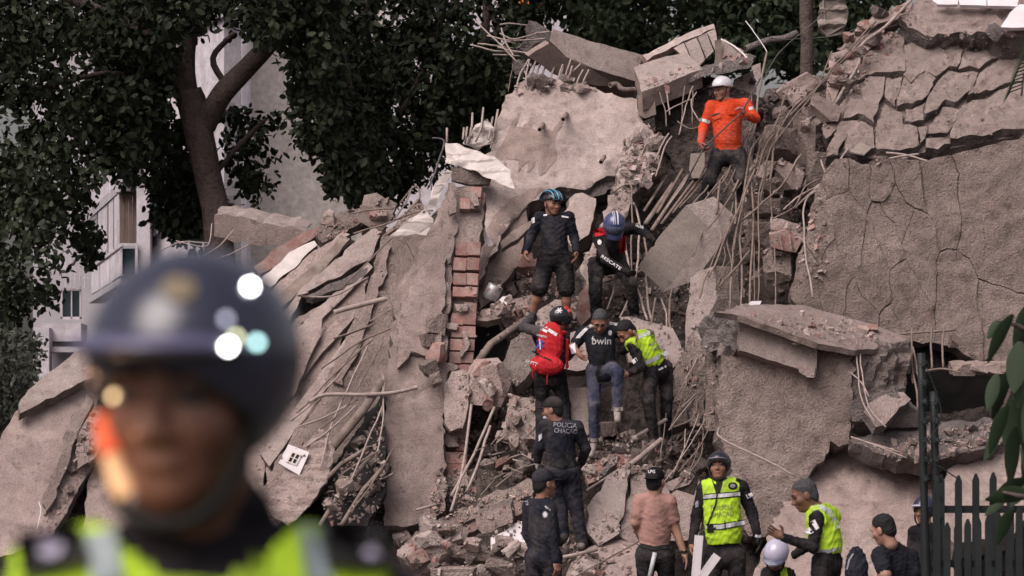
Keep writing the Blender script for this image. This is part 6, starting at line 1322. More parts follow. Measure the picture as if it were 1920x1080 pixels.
# -- grey haired man in yellow vest, profile
f = person('grey haired man in yellow vest gesturing with a raised hand, in profile', 29.5, dict(head=(1508, 928, 0), neck=(1534, 952, .02), sha=(1532, 972, -.15), shb=(1560, 968, .14), ela=(1524, 1026, -.22), wra=(1470, 1008, -.24), elb=(1520, 1020, .22), wrb=(1490, 1040, .2),
    hipa=(1542, 1052, -.1), hipb=(1560, 1052, .1), kna=(1530, 1146, -.1), ana=(1544, 1222, -.1), toa=(1512, 1230, -.1), knb=(1550, 1146, .1), anb=(1560, 1222, .1), tob=(1528, 1230, .1)), fwd=-1, face=(-.93, -.12, -.36), hup=(-.3, 0, .95), mats=dict(shirt='black', sleeve='black', pants='black', skin='skin_d'), bulk=.97, hands=dict(a=dict(curl=.25, dir=(-.85, -.1, .45), n=(.2, -.9, -.1), thumb=(0, 0, 1)), b=dict(skip=1)), seed=14, hair='hair_g')
vs = vest(f, 'hivis', .022, .10, half=.17, neck_r=.085)
band('vest_tape', dense([(1522, 954), (1540, 950), (1556, 960), (1566, 978), (1572, 990)]), 8, [vs], 'refl', vs); band('vest_tape', dense([(1530, 1034), (1552, 1034), (1574, 1028)]), 7, [vs], 'refl', vs)
patch('arm_patch', [(1520, 978), (1528, 974), (1536, 990), (1530, 994)], [f.body], 'white_mark', f.root, nx=2, ny=2); patch('arm_patch', [(1508, 996), (1517, 988), (1526, 998), (1516, 1003)], [f.body], 'white_mark', f.root, nx=2, ny=2)
# -- crouching person with pale helmet
f = person('crouching person in pale lavender helmet beside the grey haired man, low at the bottom edge', 33.5, dict(head=(1455, 1042, -.1), neck=(1456, 1066, .05), sha=(1440, 1076, -.02), shb=(1478, 1078, .02), ela=(1432, 1108, -.05), wra=(1444, 1126, -.25), elb=(1486, 1110, -.05), wrb=(1476, 1128, -.25),
    hipa=(1446, 1140, .25), hipb=(1474, 1140, .25), kna=(1438, 1120, -.15), ana=(1440, 1184, .05), toa=(1434, 1192, -.12), knb=(1484, 1120, -.15), anb=(1484, 1184, .05), tob=(1490, 1192, -.12)), face=(-.3, -.6, -.7), hup=(0, -.5, .8), mats=dict(shirt='black', sleeve='black', pants='black'), hands=dict(a=dict(skip=1), b=dict(skip=1)), seed=15, hair='none')
police_helmet(f, 'h_lav', 'visor')
patch('vest_edge', [(1462, 1064), (1474, 1062), (1478, 1082), (1464, 1084)], [f.body], 'hivis', f.root, lift=.012)
# -- black haired man, back to us
f = person('black haired man in dark tee crouching at the bottom right, back turned', 31.0, dict(head=(1656, 992, -.05), neck=(1672, 1022), sha=(1650, 1042, -.1), shb=(1706, 1046, .08), ela=(1660, 1078, -.22), wra=(1640, 1096, -.1), elb=(1716, 1090, .02), wrb=(1690, 1110, .2),
    hipa=(1676, 1150, .05), hipb=(1708, 1150, .12), kna=(1636, 1134, .2), ana=(1660, 1204, .2), toa=(1632, 1212, .3), knb=(1690, 1134, .35), anb=(1704, 1204, .2), tob=(1680, 1212, .34)), fwd=1, face=(-.75, .55, -.3), hup=(-.15, 0, 1), mats=dict(shirt='tee', sleeve='tee', pants='black', skin='skin_l'), sleeve='short', bulk=1.14, hands=dict(a=dict(skip=1), b=dict(skip=1)), seed=16, hair='hair_k')
# -- helmeted person behind the fence posts
f = person('person in glossy dark helmet standing behind the fence post', 37.3, dict(head=(1733, 958), neck=(1736, 984), sha=(1714, 998), shb=(1762, 998), ela=(1708, 1040), wra=(1716, 1080, -.05), elb=(1768, 1040), wrb=(1760, 1080, -.05), hipa=(1722, 1084), hipb=(1754, 1084), kna=(1722, 1120), ana=(1722, 1158), toa=(1716, 1164, -.14), knb=(1756, 1120), anb=(1756, 1158), tob=(1760, 1164, -.14)), face=(-.6, -.75, 0), hup=UPZ, mats=dict(shirt='black', sleeve='black', pants='black'), hands=dict(a=dict(skip=1), b=dict(skip=1)), seed=17, hair='none')
police_helmet(f, 'h_navy', 'h_lav')
# -- things at the bottom edge
V, Q, T = sdf([ell(W(1606, 1072, 33.0), ((1, 0, 0), (0, 1, 0), (0, 0, 1)), (.115, .09, .24), 'p', .03), cap(W(1598, 1034, 33.0), W(1604, 1030, 33.0), .03, .03, 'p', .02)], .01)
rt_ = empty('backpack', W(1606, 1150, 33.0)); tag(rt_, 'dark navy backpack with light straps beside the man in dark tee', 'backpack'); M['pack'] = cloth('dark_pack', (0.022, 0.024, 0.036), .05); pb = build('pack_body', [(V, Q, T)], {'p': 'pack'}, rt_, .008, 3, ('p',))
band('strap', dense([(1588, 1068), (1592, 1050), (1600, 1038)]), 3, [pb], 'grey_mark', rt_); V, Fc = tube_vf(smooth_path([W(1596, 1036, 32.9), W(1600, 1026, 32.9), W(1606, 1034, 32.9)], 4), .008, 6); child('carry_loop', mk('carry_loop', V, Fc, M['pack']), rt_)
for pts, lab in (([(1304, 1100), (1307, 1040), (1312, 1004)], 'upright white metal frame piece before the yellow vested officer, left one'), ([(1304, 1100), (1330, 1060), (1346, 1042)], 'tilted white metal frame piece before the yellow vested officer, right one')):
    P = [W(x, y, 33.8) for x, y in pts]; d = (P[-1] - P[0]).normalized(); sx = d.cross(Vector((0, 1, 0))).normalized()
    parts = [box_vf((P[0] + P[-1]) / 2, d * (P[-1] - P[0]).length / 2, sx * .035, Vector((0, .008, 0)))]
    parts.append(box_vf((P[0] + P[-1]) / 2 + sx * .04 + Vector((0, .02, 0)), d * (P[-1] - P[0]).length / 2, sx * .006, Vector((0, .03, 0))))
    V, Fc, mi = join(parts); tag(link('metal_profile', mk('metal_profile', V, Fc, M['white'], None, False)), lab, 'metal profile')
V, Fc = tube_vf([W(1216, 1090, 34.2), W(1228, 1036, 34.2)], .022, 6); tag(link('pale_rod', mk('pale_rod', V, Fc, M['refl'])), 'pale grey rod standing before the man in the pink shirt', 'rod')
# ================================================================== buildings behind
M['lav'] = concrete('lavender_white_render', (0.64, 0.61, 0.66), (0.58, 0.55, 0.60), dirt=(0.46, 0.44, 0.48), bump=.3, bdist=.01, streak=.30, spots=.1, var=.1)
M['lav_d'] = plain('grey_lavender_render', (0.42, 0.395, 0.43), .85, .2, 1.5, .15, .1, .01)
M['beige_wall'] = concrete('beige_brick_wall', (0.60, 0.555, 0.53), (0.55, 0.505, 0.48), dirt=(0.48, 0.44, 0.42), bump=.3, bdist=.02, fine=9)
M['louvre'] = plain('brown_louvre', (0.16, 0.115, 0.10), .8, .2, 5, .2, .2, .01)
M['win'] = plain('dark_teal_glass', (0.03, 0.05, 0.06), .15, .6, 2, .2, 0)
M['frost'] = plain('pale_glass', (0.36, 0.42, 0.44), .3, .5, 2, .2, 0)
M['orange_sign'] = plain('orange_panel', (0.75, 0.20, 0.05), .6, .3, 3, .1, 0)
M["brass"] = plain("worn_gold_badge", (0.17, 0.13, 0.075), .4, .5, 10, .2, 0)
def pane(name, q, parent, mat, th=.08):
    """q: four (px, py, Y) corners; a real panel of thickness th behind them"""
    c = [W(*p) for p in q]; n = (c[1] - c[0]).cross(c[3] - c[0]).normalized()
    if n.y < 0: n = -n
    V = c + [p + n * th for p in c]; Fc = [(0, 1, 2, 3), (7, 6, 5, 4), (0, 4, 5, 1), (1, 5, 6, 2), (2, 6, 7, 3), (3, 7, 4, 0)]
    me = mk(name, V, Fc, M[mat], None, False)
    return child(name, me, parent)
def rectp(name, x0, x1, y0, y1, Y, parent, mat, th=.08): return pane(name, [(x0, y0, Y), (x1, y0, Y), (x1, y1, Y), (x0, y1, Y)], parent, mat, th)
ap = empty('apartment_building', W(200, 1150, 60)); tag(ap, 'pale lavender apartment block with balconies behind the left tree', 'building')
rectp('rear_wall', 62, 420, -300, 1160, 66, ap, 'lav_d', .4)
rectp('pillar', 256, 281, -300, 1160, 57.6, ap, 'lav', .6)
pane('side_wall', [(281, -300, 58.2), (420, -300, 55.8), (420, 1160, 55.8), (281, 1160, 58.2)], ap, 'lav', .3)
def leftY(x): return 58 + (224 - x) / 54 * 6.0
def lface(name, x0, x1, yt, yb, mat, th=.1, out=0.0):
    """panel on the receding left face; yt/yb given at x = 224, following perspective"""
    q = []
    for x, y in ((x0, yt), (x1, yt), (x1, yb), (x0, yb)):
        Yx = leftY(x) - out; q.append((x, HOR - (HOR - y) * 58.0 / Yx, Yx))
    return pane(name, q, ap, mat, th)
for fl, dy in enumerate((0, -175, -350)):
    pane('balcony_slab', [(216, 338 + dy, 57.9), (256, 338 + dy, 57.9), (256, 360 + dy, 57.9), (216, 360 + dy, 57.9)], ap, 'lav', .3)
    lface('balcony_slab', 168, 224, 337 + dy, 360 + dy, 'lav', .25, .1)
    for k in range(4): rectp('louvre_board', 224.5 + k * 8, 231.5 + k * 8, 360 + dy, 456 + dy, 58.05 + .02 * (k % 2), ap, 'louvre', .05)
    for k, (a, b) in enumerate(((170, 182), (184, 201), (203.5, 212), (214, 223))):
        lface('window_panel', a, b, 361 + dy, 470 + dy, 'lav' if k else 'win', .06)
    lface('mullion_wall', 169, 224, 361 + dy, 470 + dy, 'louvre', .05, -.15)
    fr_ = rectp('railing_frame', 226, 258, 456 + dy, 461 + dy, 57.5, ap, 'lav', .06); rectp('post', 226, 229, 461 + dy, 515 + dy, 57.5, ap, 'lav', .06); rectp('post', 254, 258, 461 + dy, 515 + dy, 57.5, ap, 'lav', .06); rectp('pane', 230, 253, 466 + dy, 514 + dy, 57.55, ap, 'win', .03)
    for k, (a, b) in enumerate(((171, 186), (188, 205), (207, 225))): lface('balcony_panel', a, b, 472 + dy, 520 + dy, 'lav', .05, .3)
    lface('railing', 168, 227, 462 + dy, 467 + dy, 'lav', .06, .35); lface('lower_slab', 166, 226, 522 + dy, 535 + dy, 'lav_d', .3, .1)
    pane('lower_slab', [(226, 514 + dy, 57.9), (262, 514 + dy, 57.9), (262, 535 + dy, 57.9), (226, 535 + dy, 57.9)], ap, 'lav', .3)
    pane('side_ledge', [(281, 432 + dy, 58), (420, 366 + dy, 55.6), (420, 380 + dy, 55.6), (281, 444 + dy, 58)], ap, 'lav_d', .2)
    wf = rectp('window', 289, 318, 350 + dy, 410 + dy, 57.6, ap, 'win', .05)
# lower balcony on the far left
pane('balcony_slab', [(78, 622, 62), (114, 602, 60.5), (152, 602, 60.5), (152, 616, 60.5), (116, 620, 60.5), (78, 643, 62)], ap, 'lav_d', .4) if False else rectp('balcony_slab', 78, 152, 606, 640, 60.6, ap, 'lav', .9)
w_ = rectp('window', 116, 150, 545, 596, 60.9, ap, 'win', .05)
for x0, x1, y0, y1 in ((114, 117, 543, 598), (133, 135, 543, 598), (149, 152, 543, 598), (114, 152, 541, 545), (114, 152, 594, 599)): rectp('window_frame', x0, x1, y0, y1, 60.8, ap, 'lav', .05)
for k in range(6): rectp('rail_bar', 113 + k * 9, 114.4 + k * 9, 484, 540, 60.7, ap, 'lav', .02)
for y in (500, 520, 538): rectp('rail_bar', 112, 166, y, y + 2, 60.72, ap, 'lav', .02)
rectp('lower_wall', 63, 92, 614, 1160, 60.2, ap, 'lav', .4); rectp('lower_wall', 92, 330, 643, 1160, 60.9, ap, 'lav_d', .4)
rectp('ledge', 88, 200, 650, 660, 60.4, ap, 'lav', .4)
bb = empty('beige_building', W(560, 1150, 68)); tag(bb, 'tall beige brick side wall of a building in the gap between the trees', 'building')
rectp('brick_wall', 470, 720, -400, 1160, 68, bb, 'beige_wall', .5); pane('white_flank', [(424, -400, 71), (470, -400, 68), (470, 1160, 68), (424, 1160, 71)], bb, 'lav', .3)
for k in range(9): rectp('flank_band', 425, 469, -380 + k * 110, -374 + k * 110, 67.9, bb, 'lav_d', .05) if False else None
wb = empty('white_building', W(900, 1150, 82)); tag(wb, 'white building glimpsed through the leaves above the crest', 'building')
rectp('wall', 690, 1130, -400, 1160, 82, wb, 'lav', .5)
for k in range(5): rectp('window', 720 + k * 84, 760 + k * 84, 60, 110, 81.9, wb, 'win', .05)
rectp('orange_panel', 968, 994, -4, 24, 78, wb, 'orange_sign', .1); rectp('orange_panel', 1006, 1018, -10, 14, 78, wb, 'orange_sign', .1)

# ================================================================== trees
M['bark'] = concrete('grey_bark', (0.14, 0.108, 0.098), (0.105, 0.08, 0.074), dirt=(0.05, 0.04, 0.04), bump=1.0, bdist=.03, fine=20, var=0)
def leafmat(name, c, c2):
    m, nt, b = base_mat(name, .6, .25)
    g = nn(nt, 'ShaderNodeNewGeometry'); col = mixc(nt, g.outputs['Random Per Island'], c, c2); nt.links.new(col, b.inputs['Base Color']); return m
M['leaf_dark'] = leafmat('dark_glossy_leaf', (0.012, 0.017, 0.010), (0.034, 0.046, 0.022))
M['leaf_mid'] = leafmat('green_leaf', (0.022, 0.034, 0.018), (0.055, 0.075, 0.038))
M['leaf_grey'] = leafmat('dusty_shrub_leaf', (0.06, 0.068, 0.055), (0.12, 0.13, 0.10))
M['leaf_near'] = leafmat('near_leaf', (0.012, 0.024, 0.011), (0.026, 0.045, 0.020))
_lf = np.array([[0, 0, 0], [.30, .5, .06], [.72, .46, .05], [1, 0, -.04], [.72, -.46, .05], [.30, -.5, .06], [.5, 0, -.03]])
_lq = [(0, 6, 1), (1, 6, 2), (2, 6, 3), (3, 6, 4), (4, 6, 5), (5, 6, 0)]
def leaves(name, regions, size, mat, parent, seed=1, droop=.5, aspect=.5):
    """regions: (px polygon, Y0, Y1, clumps, leaves per clump, clump radius)"""
    rs = np.random.RandomState(seed); random.seed(seed); C = []
    for poly, y0, y1, nc, nl, cr in regions:
        for i in range(nc):
            px, py = rnd_in(poly); Y = random.uniform(y0, y1); c = np.array(W(px, py, Y)); k = max(3, int(nl * random.uniform(.5, 1.4)))
            r = cr * random.uniform(.6, 1.3); p = rs.normal(size=(k, 3)); p *= (r * rs.uniform(.35, 1, (k, 1)) / np.linalg.norm(p, axis=1)[:, None]); C.append(c + p)
    C = np.concatenate(C); n = len(C)
    ax = rs.normal(size=(n, 3)); ax[:, 2] -= droop * 1.5; ax /= np.linalg.norm(ax, axis=1)[:, None]
    nv = rs.normal(size=(n, 3)); sd_ = np.cross(ax, nv); sd_ /= np.linalg.norm(sd_, axis=1)[:, None]; up = np.cross(sd_, ax)
    s = size * rs.uniform(.6, 1.25, (n, 1, 1))
    P = C[:, None, :] + s * (_lf[None, :, 0:1] * ax[:, None, :] + aspect * _lf[None, :, 1:2] * sd_[:, None, :] + _lf[None, :, 2:3] * up[:, None, :])
    V = P.reshape(-1, 3); Fc = (np.array(_lq)[None] + 7 * np.arange(n)[:, None, None]).reshape(-1, 3)
    me = bpy.data.meshes.new(name); me.vertices.add(len(V)); me.vertices.foreach_set('co', V.astype(np.float32).ravel()); me.loops.add(3 * len(Fc)); me.loops.foreach_set('vertex_index', Fc.astype(np.int32).ravel())
    me.polygons.add(len(Fc)); me.polygons.foreach_set('loop_start', np.arange(0, 3 * len(Fc), 3, dtype=np.int32)); me.materials.append(M[mat]); me.update(calc_edges=True)
    return child(name, me, parent)
def limb(name, pts, parent, sides=10):
    """pts: (px, py, Y, radius in px)"""
    P = [W(p[0], p[1], p[2]) for p in pts]; rr = [p[3] * p[2] / FPX * (.86 if p[2] > 40 else 1) for p in pts]; Q = smooth_path(P, 5); rad = []
    for i in range(len(Q)):
        t = i / (len(Q) - 1) * (len(rr) - 1); a = min(int(t), len(rr) - 2); rad.append(rr[a] + (rr[a + 1] - rr[a]) * (t - a))
    V, Fc = tube_vf(Q, rad, sides); V = [v + noise.noise_vector(v * 3) * .02 for v in V]
    return child(name, mk(name, V, Fc, M['bark']), parent)
t1 = empty('broadleaf_tree', W(425, 1160, 50)); tag(t1, 'large dark tree with forked trunk spreading over the left of the picture', 'tree')
tr = limb('trunk', [(440, 1160, 50, 46), (424, 700, 50, 38), (408, 430, 50, 32), (388, 320, 50, 30), (368, 225, 50, 33), (352, 170, 50, 30)], t1, 14)
for L in ([(366, 215, 50, 26), (330, 140, 50, 25), (296, 88, 49.8, 22), (240, 50, 49.6, 17), (120, -10, 49.4, 12)], [(352, 175, 50, 22), (352, 100, 50, 17), (364, 0, 50.2, 15), (372, -160, 50.4, 10)], [(384, 240, 50, 24), (412, 182, 49.8, 25), (460, 130, 49.7, 22), (520, 70, 49.5, 20), (590, 10, 49.3, 15), (680, -90, 49, 9)],
          [(300, 110, 49.9, 11), (320, 40, 50, 9), (330, -60, 50, 6)], [(350, 160, 50, 8), (280, 148, 50, 8), (180, 140, 49.8, 6), (60, 170, 49.6, 4)], [(430, 170, 50, 8), (400, 110, 50.2, 7), (440, 60, 50.2, 5)], [(400, 330, 50.4, 5), (460, 260, 50.6, 6), (500, 220, 50.6, 4)], [(600, 20, 49.3, 8), (640, 90, 49.2, 6), (660, 180, 49.2, 4)]):
    limb('limb', L, t1)
TOPC = [([(-200, -260), (760, -260), (760, -60), (-200, -60)], 46, 54, 90, 75, .5)]
leaves('crown', [([(-80, -60), (190, -60), (200, 120), (180, 300), (165, 440), (135, 470), (100, 545), (40, 600), (-80, 590)], 47.5, 52, 190, 60, .34),
                 ([(190, -60), (420, -60), (400, 40), (330, 60), (300, 180), (310, 300), (250, 320), (190, 300), (180, 200)], 48.5, 53, 130, 58, .34),
                 ([(290, 300), (330, 230), (380, 300), (400, 400), (390, 440), (330, 430), (300, 380)], 50.6, 53, 60, 58, .3),
                 ([(420, -60), (640, -60), (640, 120), (560, 110), (520, 60), (440, 40)], 48, 52, 80, 58, .34),
                 ([(425, 200), (470, 215), (520, 190), (505, 250), (490, 330), (450, 350), (425, 290)], 50.6, 52.5, 18, 30, .24),
                 ([(545, 110), (640, 110), (650, 260), (620, 330), (575, 290), (555, 200)], 48.5, 52, 46, 50, .32), ([(640, 180), (700, 220), (690, 350), (640, 390), (610, 320)], 49, 52, 28, 50, .3),
                 ([(190, 240), (290, 250), (270, 310), (215, 330)], 50.5, 52, 14, 40, .26), ([(150, 430), (185, 420), (180, 480), (150, 500)], 50.5, 52, 6, 30, .22), ([(300, 370), (350, 380), (345, 430), (310, 420)], 50.5, 52, 10, 40, .24), ([(455, 330), (500, 300), (490, 380), (460, 385)], 50.6, 52, 4, 26, .2)] + TOPC, .138, 'leaf_dark', t1, 3, aspect=.52)
t2 = empty('broadleaf_tree', W(820, 1160, 55)); tag(t2, 'dense dark tree behind the crest between the white sheet and the beam', 'tree')
limb('trunk', [(690, 1160, 55, 26), (700, 500, 55, 22), (668, 330, 55, 18), (640, 180, 55, 14), (690, 0, 55, 10), (720, -150, 55, 8)], t2); limb('limb', [(905, 700, 56, 16), (912, 300, 56, 12), (906, 150, 56, 10), (920, -100, 56, 8)], t2); limb('limb', [(668, 330, 55, 10), (760, 200, 55, 8), (820, 60, 55, 6), (850, -80, 55, 5)], t2); limb('limb', [(906, 200, 56, 6), (930, 60, 56, 6), (915, 10, 56, 5), (930, -60, 56, 4)], t2)
leaves('crown', [([(640, -80), (980, -80), (990, 60), (960, 180), (900, 260), (830, 300), (780, 340), (700, 400), (640, 380)], 52, 58, 205, 60, .34), ([(640, 60), (760, 120), (740, 330), (690, 380), (630, 330)], 52, 56, 60, 56, .34), ([(840, 100), (960, 120), (930, 220), (850, 280), (800, 240)], 53, 58, 90, 66, .34),
                 ([(600, -280), (1040, -280), (1040, -80), (600, -80)], 51, 59, 90, 75, .5)], .138, 'leaf_dark', t2, 8, aspect=.52)
t3 = empty('broadleaf_tree', W(1250, 1160, 58)); tag(t3, 'leafy green tree behind the crest above the roof panel', 'tree')
limb('trunk', [(1270, 1160, 60, 24), (1260, 300, 60, 18), (1240, 60, 60, 14), (1250, -120, 60, 10)], t3); limb('limb', [(1250, 140, 60, 10), (1340, 40, 59, 8), (1430, -40, 59, 5)], t3); limb('limb', [(1250, 140, 60, 9), (1150, 50, 59, 7), (1080, -40, 59, 5)], t3)
leaves('crown', [([(1060, -80), (1680, -80), (1660, 60), (1560, 110), (1440, 130), (1340, 120), (1200, 130), (1110, 120), (1060, 60)], 54, 60, 280, 56, .36), ([(960, -80), (1080, -80), (1080, 40), (1030, 50), (960, 40)], 56, 60, 24, 40, .3), ([(960, -280), (1560, -280), (1560, -80), (960, -80)], 52, 61, 110, 70, .5)], .17, 'leaf_mid', t3, 15, aspect=.5)
pl_ = empty('utility_pole', W(1512, 1160, 49)); tag(pl_, 'dark upright trunk like post rising behind the crest at right', 'post'); limb('post', [(1514, 1160, 49, 15), (1512, 300, 49, 14), (1512, 40, 49, 14), (1511, -200, 49, 13)], pl_, 12)
bar('cable', 'thin black cable strung from the post to the crest debris', 'cable', [(1600, -20, .2), (1540, 30, .2), (1470, 90, .2), (1430, 150, -.1)], .008, 'dark_metal', k=6)
bar('cable', 'second thin cable strung low across the post', 'cable', [(1640, 40, .3), (1580, 62, .4), (1500, 72, .4), (1440, 72, .3)], .006, 'dark_metal', k=6)
crumple('plastic_sheet', 'translucent whitish plastic sheet hanging behind the post at the top right', [(1532, 60), (1536, 10), (1550, -20), (1580, -20), (1590, 30), (1580, 62), (1556, 70)], 1.6, amp=.1, m='smooth')
hd_ = empty('shrub', W(20, 1000, 52)); tag(hd_, 'dusty grey green shrubs at the far left edge beside the apartment wall', 'shrub')
leaves('foliage', [([(-60, 600), (50, 600), (64, 660), (50, 740), (10, 860), (-60, 900)], 52, 55, 110, 56, .35)], .10, 'leaf_grey', hd_, 21)
rectp('stem', 18, 22, 700, 1160, 53.5, hd_, 'bark', .05)

# ================================================================== fence, near leaves
M['fence'] = plain('dark_green_paint', (0.013, 0.017, 0.018), .55, .35, 8, .3, .2, .004)
def picket(px, top, w, Y, parent):
    a = W(px, top, Y); s = Y / FPX; hw = w * s / 2; z0 = -.02; y2 = Vector((0, .03, 0)); X = Vector((1, 0, 0))
    sh = a.z - w * s * 1.1; V = []
    for dy in (0, 1):
        V += [Vector((a.x - hw, a.y, z0)) + y2 * dy, Vector((a.x + hw, a.y, z0)) + y2 * dy, Vector((a.x + hw, a.y, sh + hw * .3)) + y2 * dy, Vector((a.x + hw * .25, a.y, a.z)) + y2 * dy, Vector((a.x - hw * .35, a.y, a.z - hw * .2)) + y2 * dy, Vector((a.x - hw, a.y, sh)) + y2 * dy]
    Fc = [(0, 1, 2, 3, 4, 5), (11, 10, 9, 8, 7, 6)] + [(i, i + 6, (i + 1) % 6 + 6, (i + 1) % 6) for i in range(6)]
    return child('picket', mk('picket', V, Fc, M['fence'], None, False), parent)
fn = empty('picket_fence', W(1840, 1180, 30)); tag(fn, 'dark green metal picket fence, nearer row at the lower right corner', 'fence')
for i in range(12): picket(1757 + i * 19.3, 985 - i * 4.4 + random.uniform(-3, 3) if i else 900, 12.5, 29.2, fn)
rectp('rail', 1750, 1990, 1050, 1064, 29.25, fn, 'fence', .04)
fb = empty('picket_fence', W(1840, 1180, 31.5)); tag(fb, 'dark metal picket fence row behind, with wider spaced pointed tips', 'fence')
for i in range(7): picket(1765 + i * 32.5, 889 - i * 1.2 + random.uniform(-3, 3), 13, 31.4, fb)
rectp('rail', 1750, 1990, 948, 962, 31.45, fb, 'fence', .04)
for nm, x, top, lab in (('fence_post', 1727, 662, 'taller spiked dark post at the end of the fence, left one'), ('fence_post', 1750, 734, 'shorter spiked dark post at the end of the fence, right one')):
    ro = empty(nm, W(x, 1180, 30.3)); tag(ro, lab, 'post')
    V, Fc = tube_vf(smooth_path([W(x + 12, 1176, 30.3), W(x + 6, 950, 30.3), W(x, top, 30.3)], 3), [.042] * 3 + [.034] * 4, 8); child('shaft', mk('shaft', V, Fc, M['fence']), ro)
    for k in range(7):
        yk = top + 20 + k * 36; xk = x + 6 * (yk - top) / 290; c = W(xk + 6, yk, 30.25); parts = []
        for a in range(4):
            d = Vector((math.cos(a * .8 + k), math.sin(a * 1.3 + k) * .6, math.sin(a * .8 + k))).normalized() * .05; parts.append(tube_vf([c - d, c, c + d], [.003, .012, .003], 5))
        V, Fc, mi = join(parts); child('barb', mk('barb', V, Fc, M['fence']), ro)
V, Fc = tube_vf(smooth_path([W(1738, 690, 30.2), W(1765, 780, 30.2), W(1730, 850, 30.2), W(1770, 880, 30.2), W(1800, 900, 30.2)], 6), .006, 5); tag(link('wire', mk('wire', V, Fc, M['fence'])), 'loose fence wire looping between the spiked posts', 'wire')
nb_ = empty('leafy_branch', W(1990, 1100, 24)); tag(nb_, 'out of focus branch with big dark green leaves hanging in from the right edge', 'branch')
limb('twig', [(2060, 560, 24.4, 10), (1960, 640, 24.2, 7), (1910, 700, 24, 5), (1880, 780, 24, 3)], nb_, 7); limb('twig', [(1960, 640, 24.2, 6), (1900, 610, 24, 4), (1870, 600, 24, 2)], nb_, 6); limb('twig', [(2080, 900, 24, 8), (1960, 930, 23.8, 5), (1880, 925, 23.8, 3)], nb_, 6); limb('stem', [(2070, 1180, 24.3, 14), (2060, 800, 24.3, 12), (2060, 560, 24.4, 10)], nb_, 8)
random.seed(31)
def bigleaf(px, py, ang, L, w, Y, roll=0.):
    s = Y / FPX; a = R(ang); d = Vector((math.cos(a), random.uniform(-.3, .3), -math.sin(a))).normalized(); sd_ = d.cross(Vector((0, 1, 0))).normalized(); sd_ = (Matrix.Rotation(roll, 3, d) @ sd_); up = sd_.cross(d); o = W(px, py, Y); V, Fc = [], []
    for i in range(8):
        t = i / 7; ww = w * s * math.sin(math.pi * min(1, t * .93 + .05)) ** .8 * .5; c = o + d * L * s * t - Vector((0, 0, 1)) * (t * t) * L * s * .25
        V += [c - sd_ * ww + up * ww * .25, c, c + sd_ * ww + up * ww * .25]
    for i in range(7):
        for k in range(2): Fc.append((3 * i + k, 3 * i + k + 1, 3 * i + k + 4, 3 * i + k + 3))
    return child('leaf', mk('leaf', V, Fc, M['leaf_near']), nb_)
for (x, y, an, L, w) in [(1900, 590, 125, 85, 30), (1930, 570, 110, 90, 34), (1912, 640, 100, 80, 44), (1880, 600, 140, 40, 22), (1930, 660, 95, 100, 60), (1900, 690, 120, 90, 34), (1915, 720, 105, 110, 50), (1940, 730, 90, 120, 60), (1890, 760, 115, 80, 30), (1880, 790, 120, 70, 24), (1905, 800, 95, 90, 34), (1930, 820, 85, 100, 44), (1950, 640, 120, 100, 60), (1870, 700, 110, 60, 26), (1925, 900, 160, 80, 30), (1935, 930, 190, 90, 34), (1890, 930, 150, 50, 22), (1940, 880, 130, 70, 36), (1900, 955, 120, 60, 30), (1950, 780, 100, 110, 60), (1960, 700, 110, 110, 60), (1945, 600, 100, 100, 44)]:
    bigleaf(x, y, an, L, w, random.uniform(23.5, 24.5), random.uniform(-.7, .7))
pf = empty('palm_frond', W(1990, 300, 36)); tag(pf, 'drooping palm frond tip at the right edge over the cracked slab', 'palm frond')
limb('rib', [(2060, 20, 36, 6), (1980, 50, 36, 4), (1930, 110, 36, 3), (1915, 180, 36, 2)], pf, 6)
for i in range(16):
    t = i / 15; b0 = Vector((1960 - 45 * t, 55 + 110 * t)); parts = []
    V, Fc = tube_vf([W(b0.x, b0.y, 36), W(b0.x - 22, b0.y + 4 + 4 * t, 35.95), W(b0.x - 44 + 8 * t, b0.y + 22 + 10 * t, 35.9)], [.008, .010, .002], 4); child('leaflet', mk('leaflet', V, Fc, M['leaf_mid']), pf)

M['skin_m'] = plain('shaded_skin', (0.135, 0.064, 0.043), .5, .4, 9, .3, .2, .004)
# ================================================================== foreground officer, far out of focus
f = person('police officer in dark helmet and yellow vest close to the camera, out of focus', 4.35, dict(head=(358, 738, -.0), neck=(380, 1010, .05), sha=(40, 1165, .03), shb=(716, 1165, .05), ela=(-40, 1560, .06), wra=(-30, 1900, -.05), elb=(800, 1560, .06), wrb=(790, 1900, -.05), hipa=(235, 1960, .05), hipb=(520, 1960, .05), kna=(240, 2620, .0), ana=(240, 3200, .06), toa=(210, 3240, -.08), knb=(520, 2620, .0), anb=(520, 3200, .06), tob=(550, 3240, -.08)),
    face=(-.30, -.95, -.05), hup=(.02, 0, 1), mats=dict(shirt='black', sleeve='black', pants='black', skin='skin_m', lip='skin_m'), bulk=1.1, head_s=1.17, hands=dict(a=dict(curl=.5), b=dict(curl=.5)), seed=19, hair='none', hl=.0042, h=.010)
M['h_dlav'] = gloss('dark_lavender_peak', (0.085, 0.078, 0.15)); M['dull_tape'] = plain('dull_tape', (0.22, 0.27, 0.29), .5, .4, 20, .1, 0)
ho = police_helmet(f, 'h_navy', 'h_dlav', .0055)
vs = vest(f, 'hivis', .02, .12, half=.235, neck_r=.125)
V, Q, T = sdf([cap(f.neck - f.up * .05 + f.rt * x_, f.neck + f.up * .02 + f.rt * x_ * .8, .062, .066, 'c', .02) for x_ in (-.035, 0, .035)], .008); build('collar', [(V, Q, T)], {'c': 'black'}, f.root, .004, 2, ('c',))
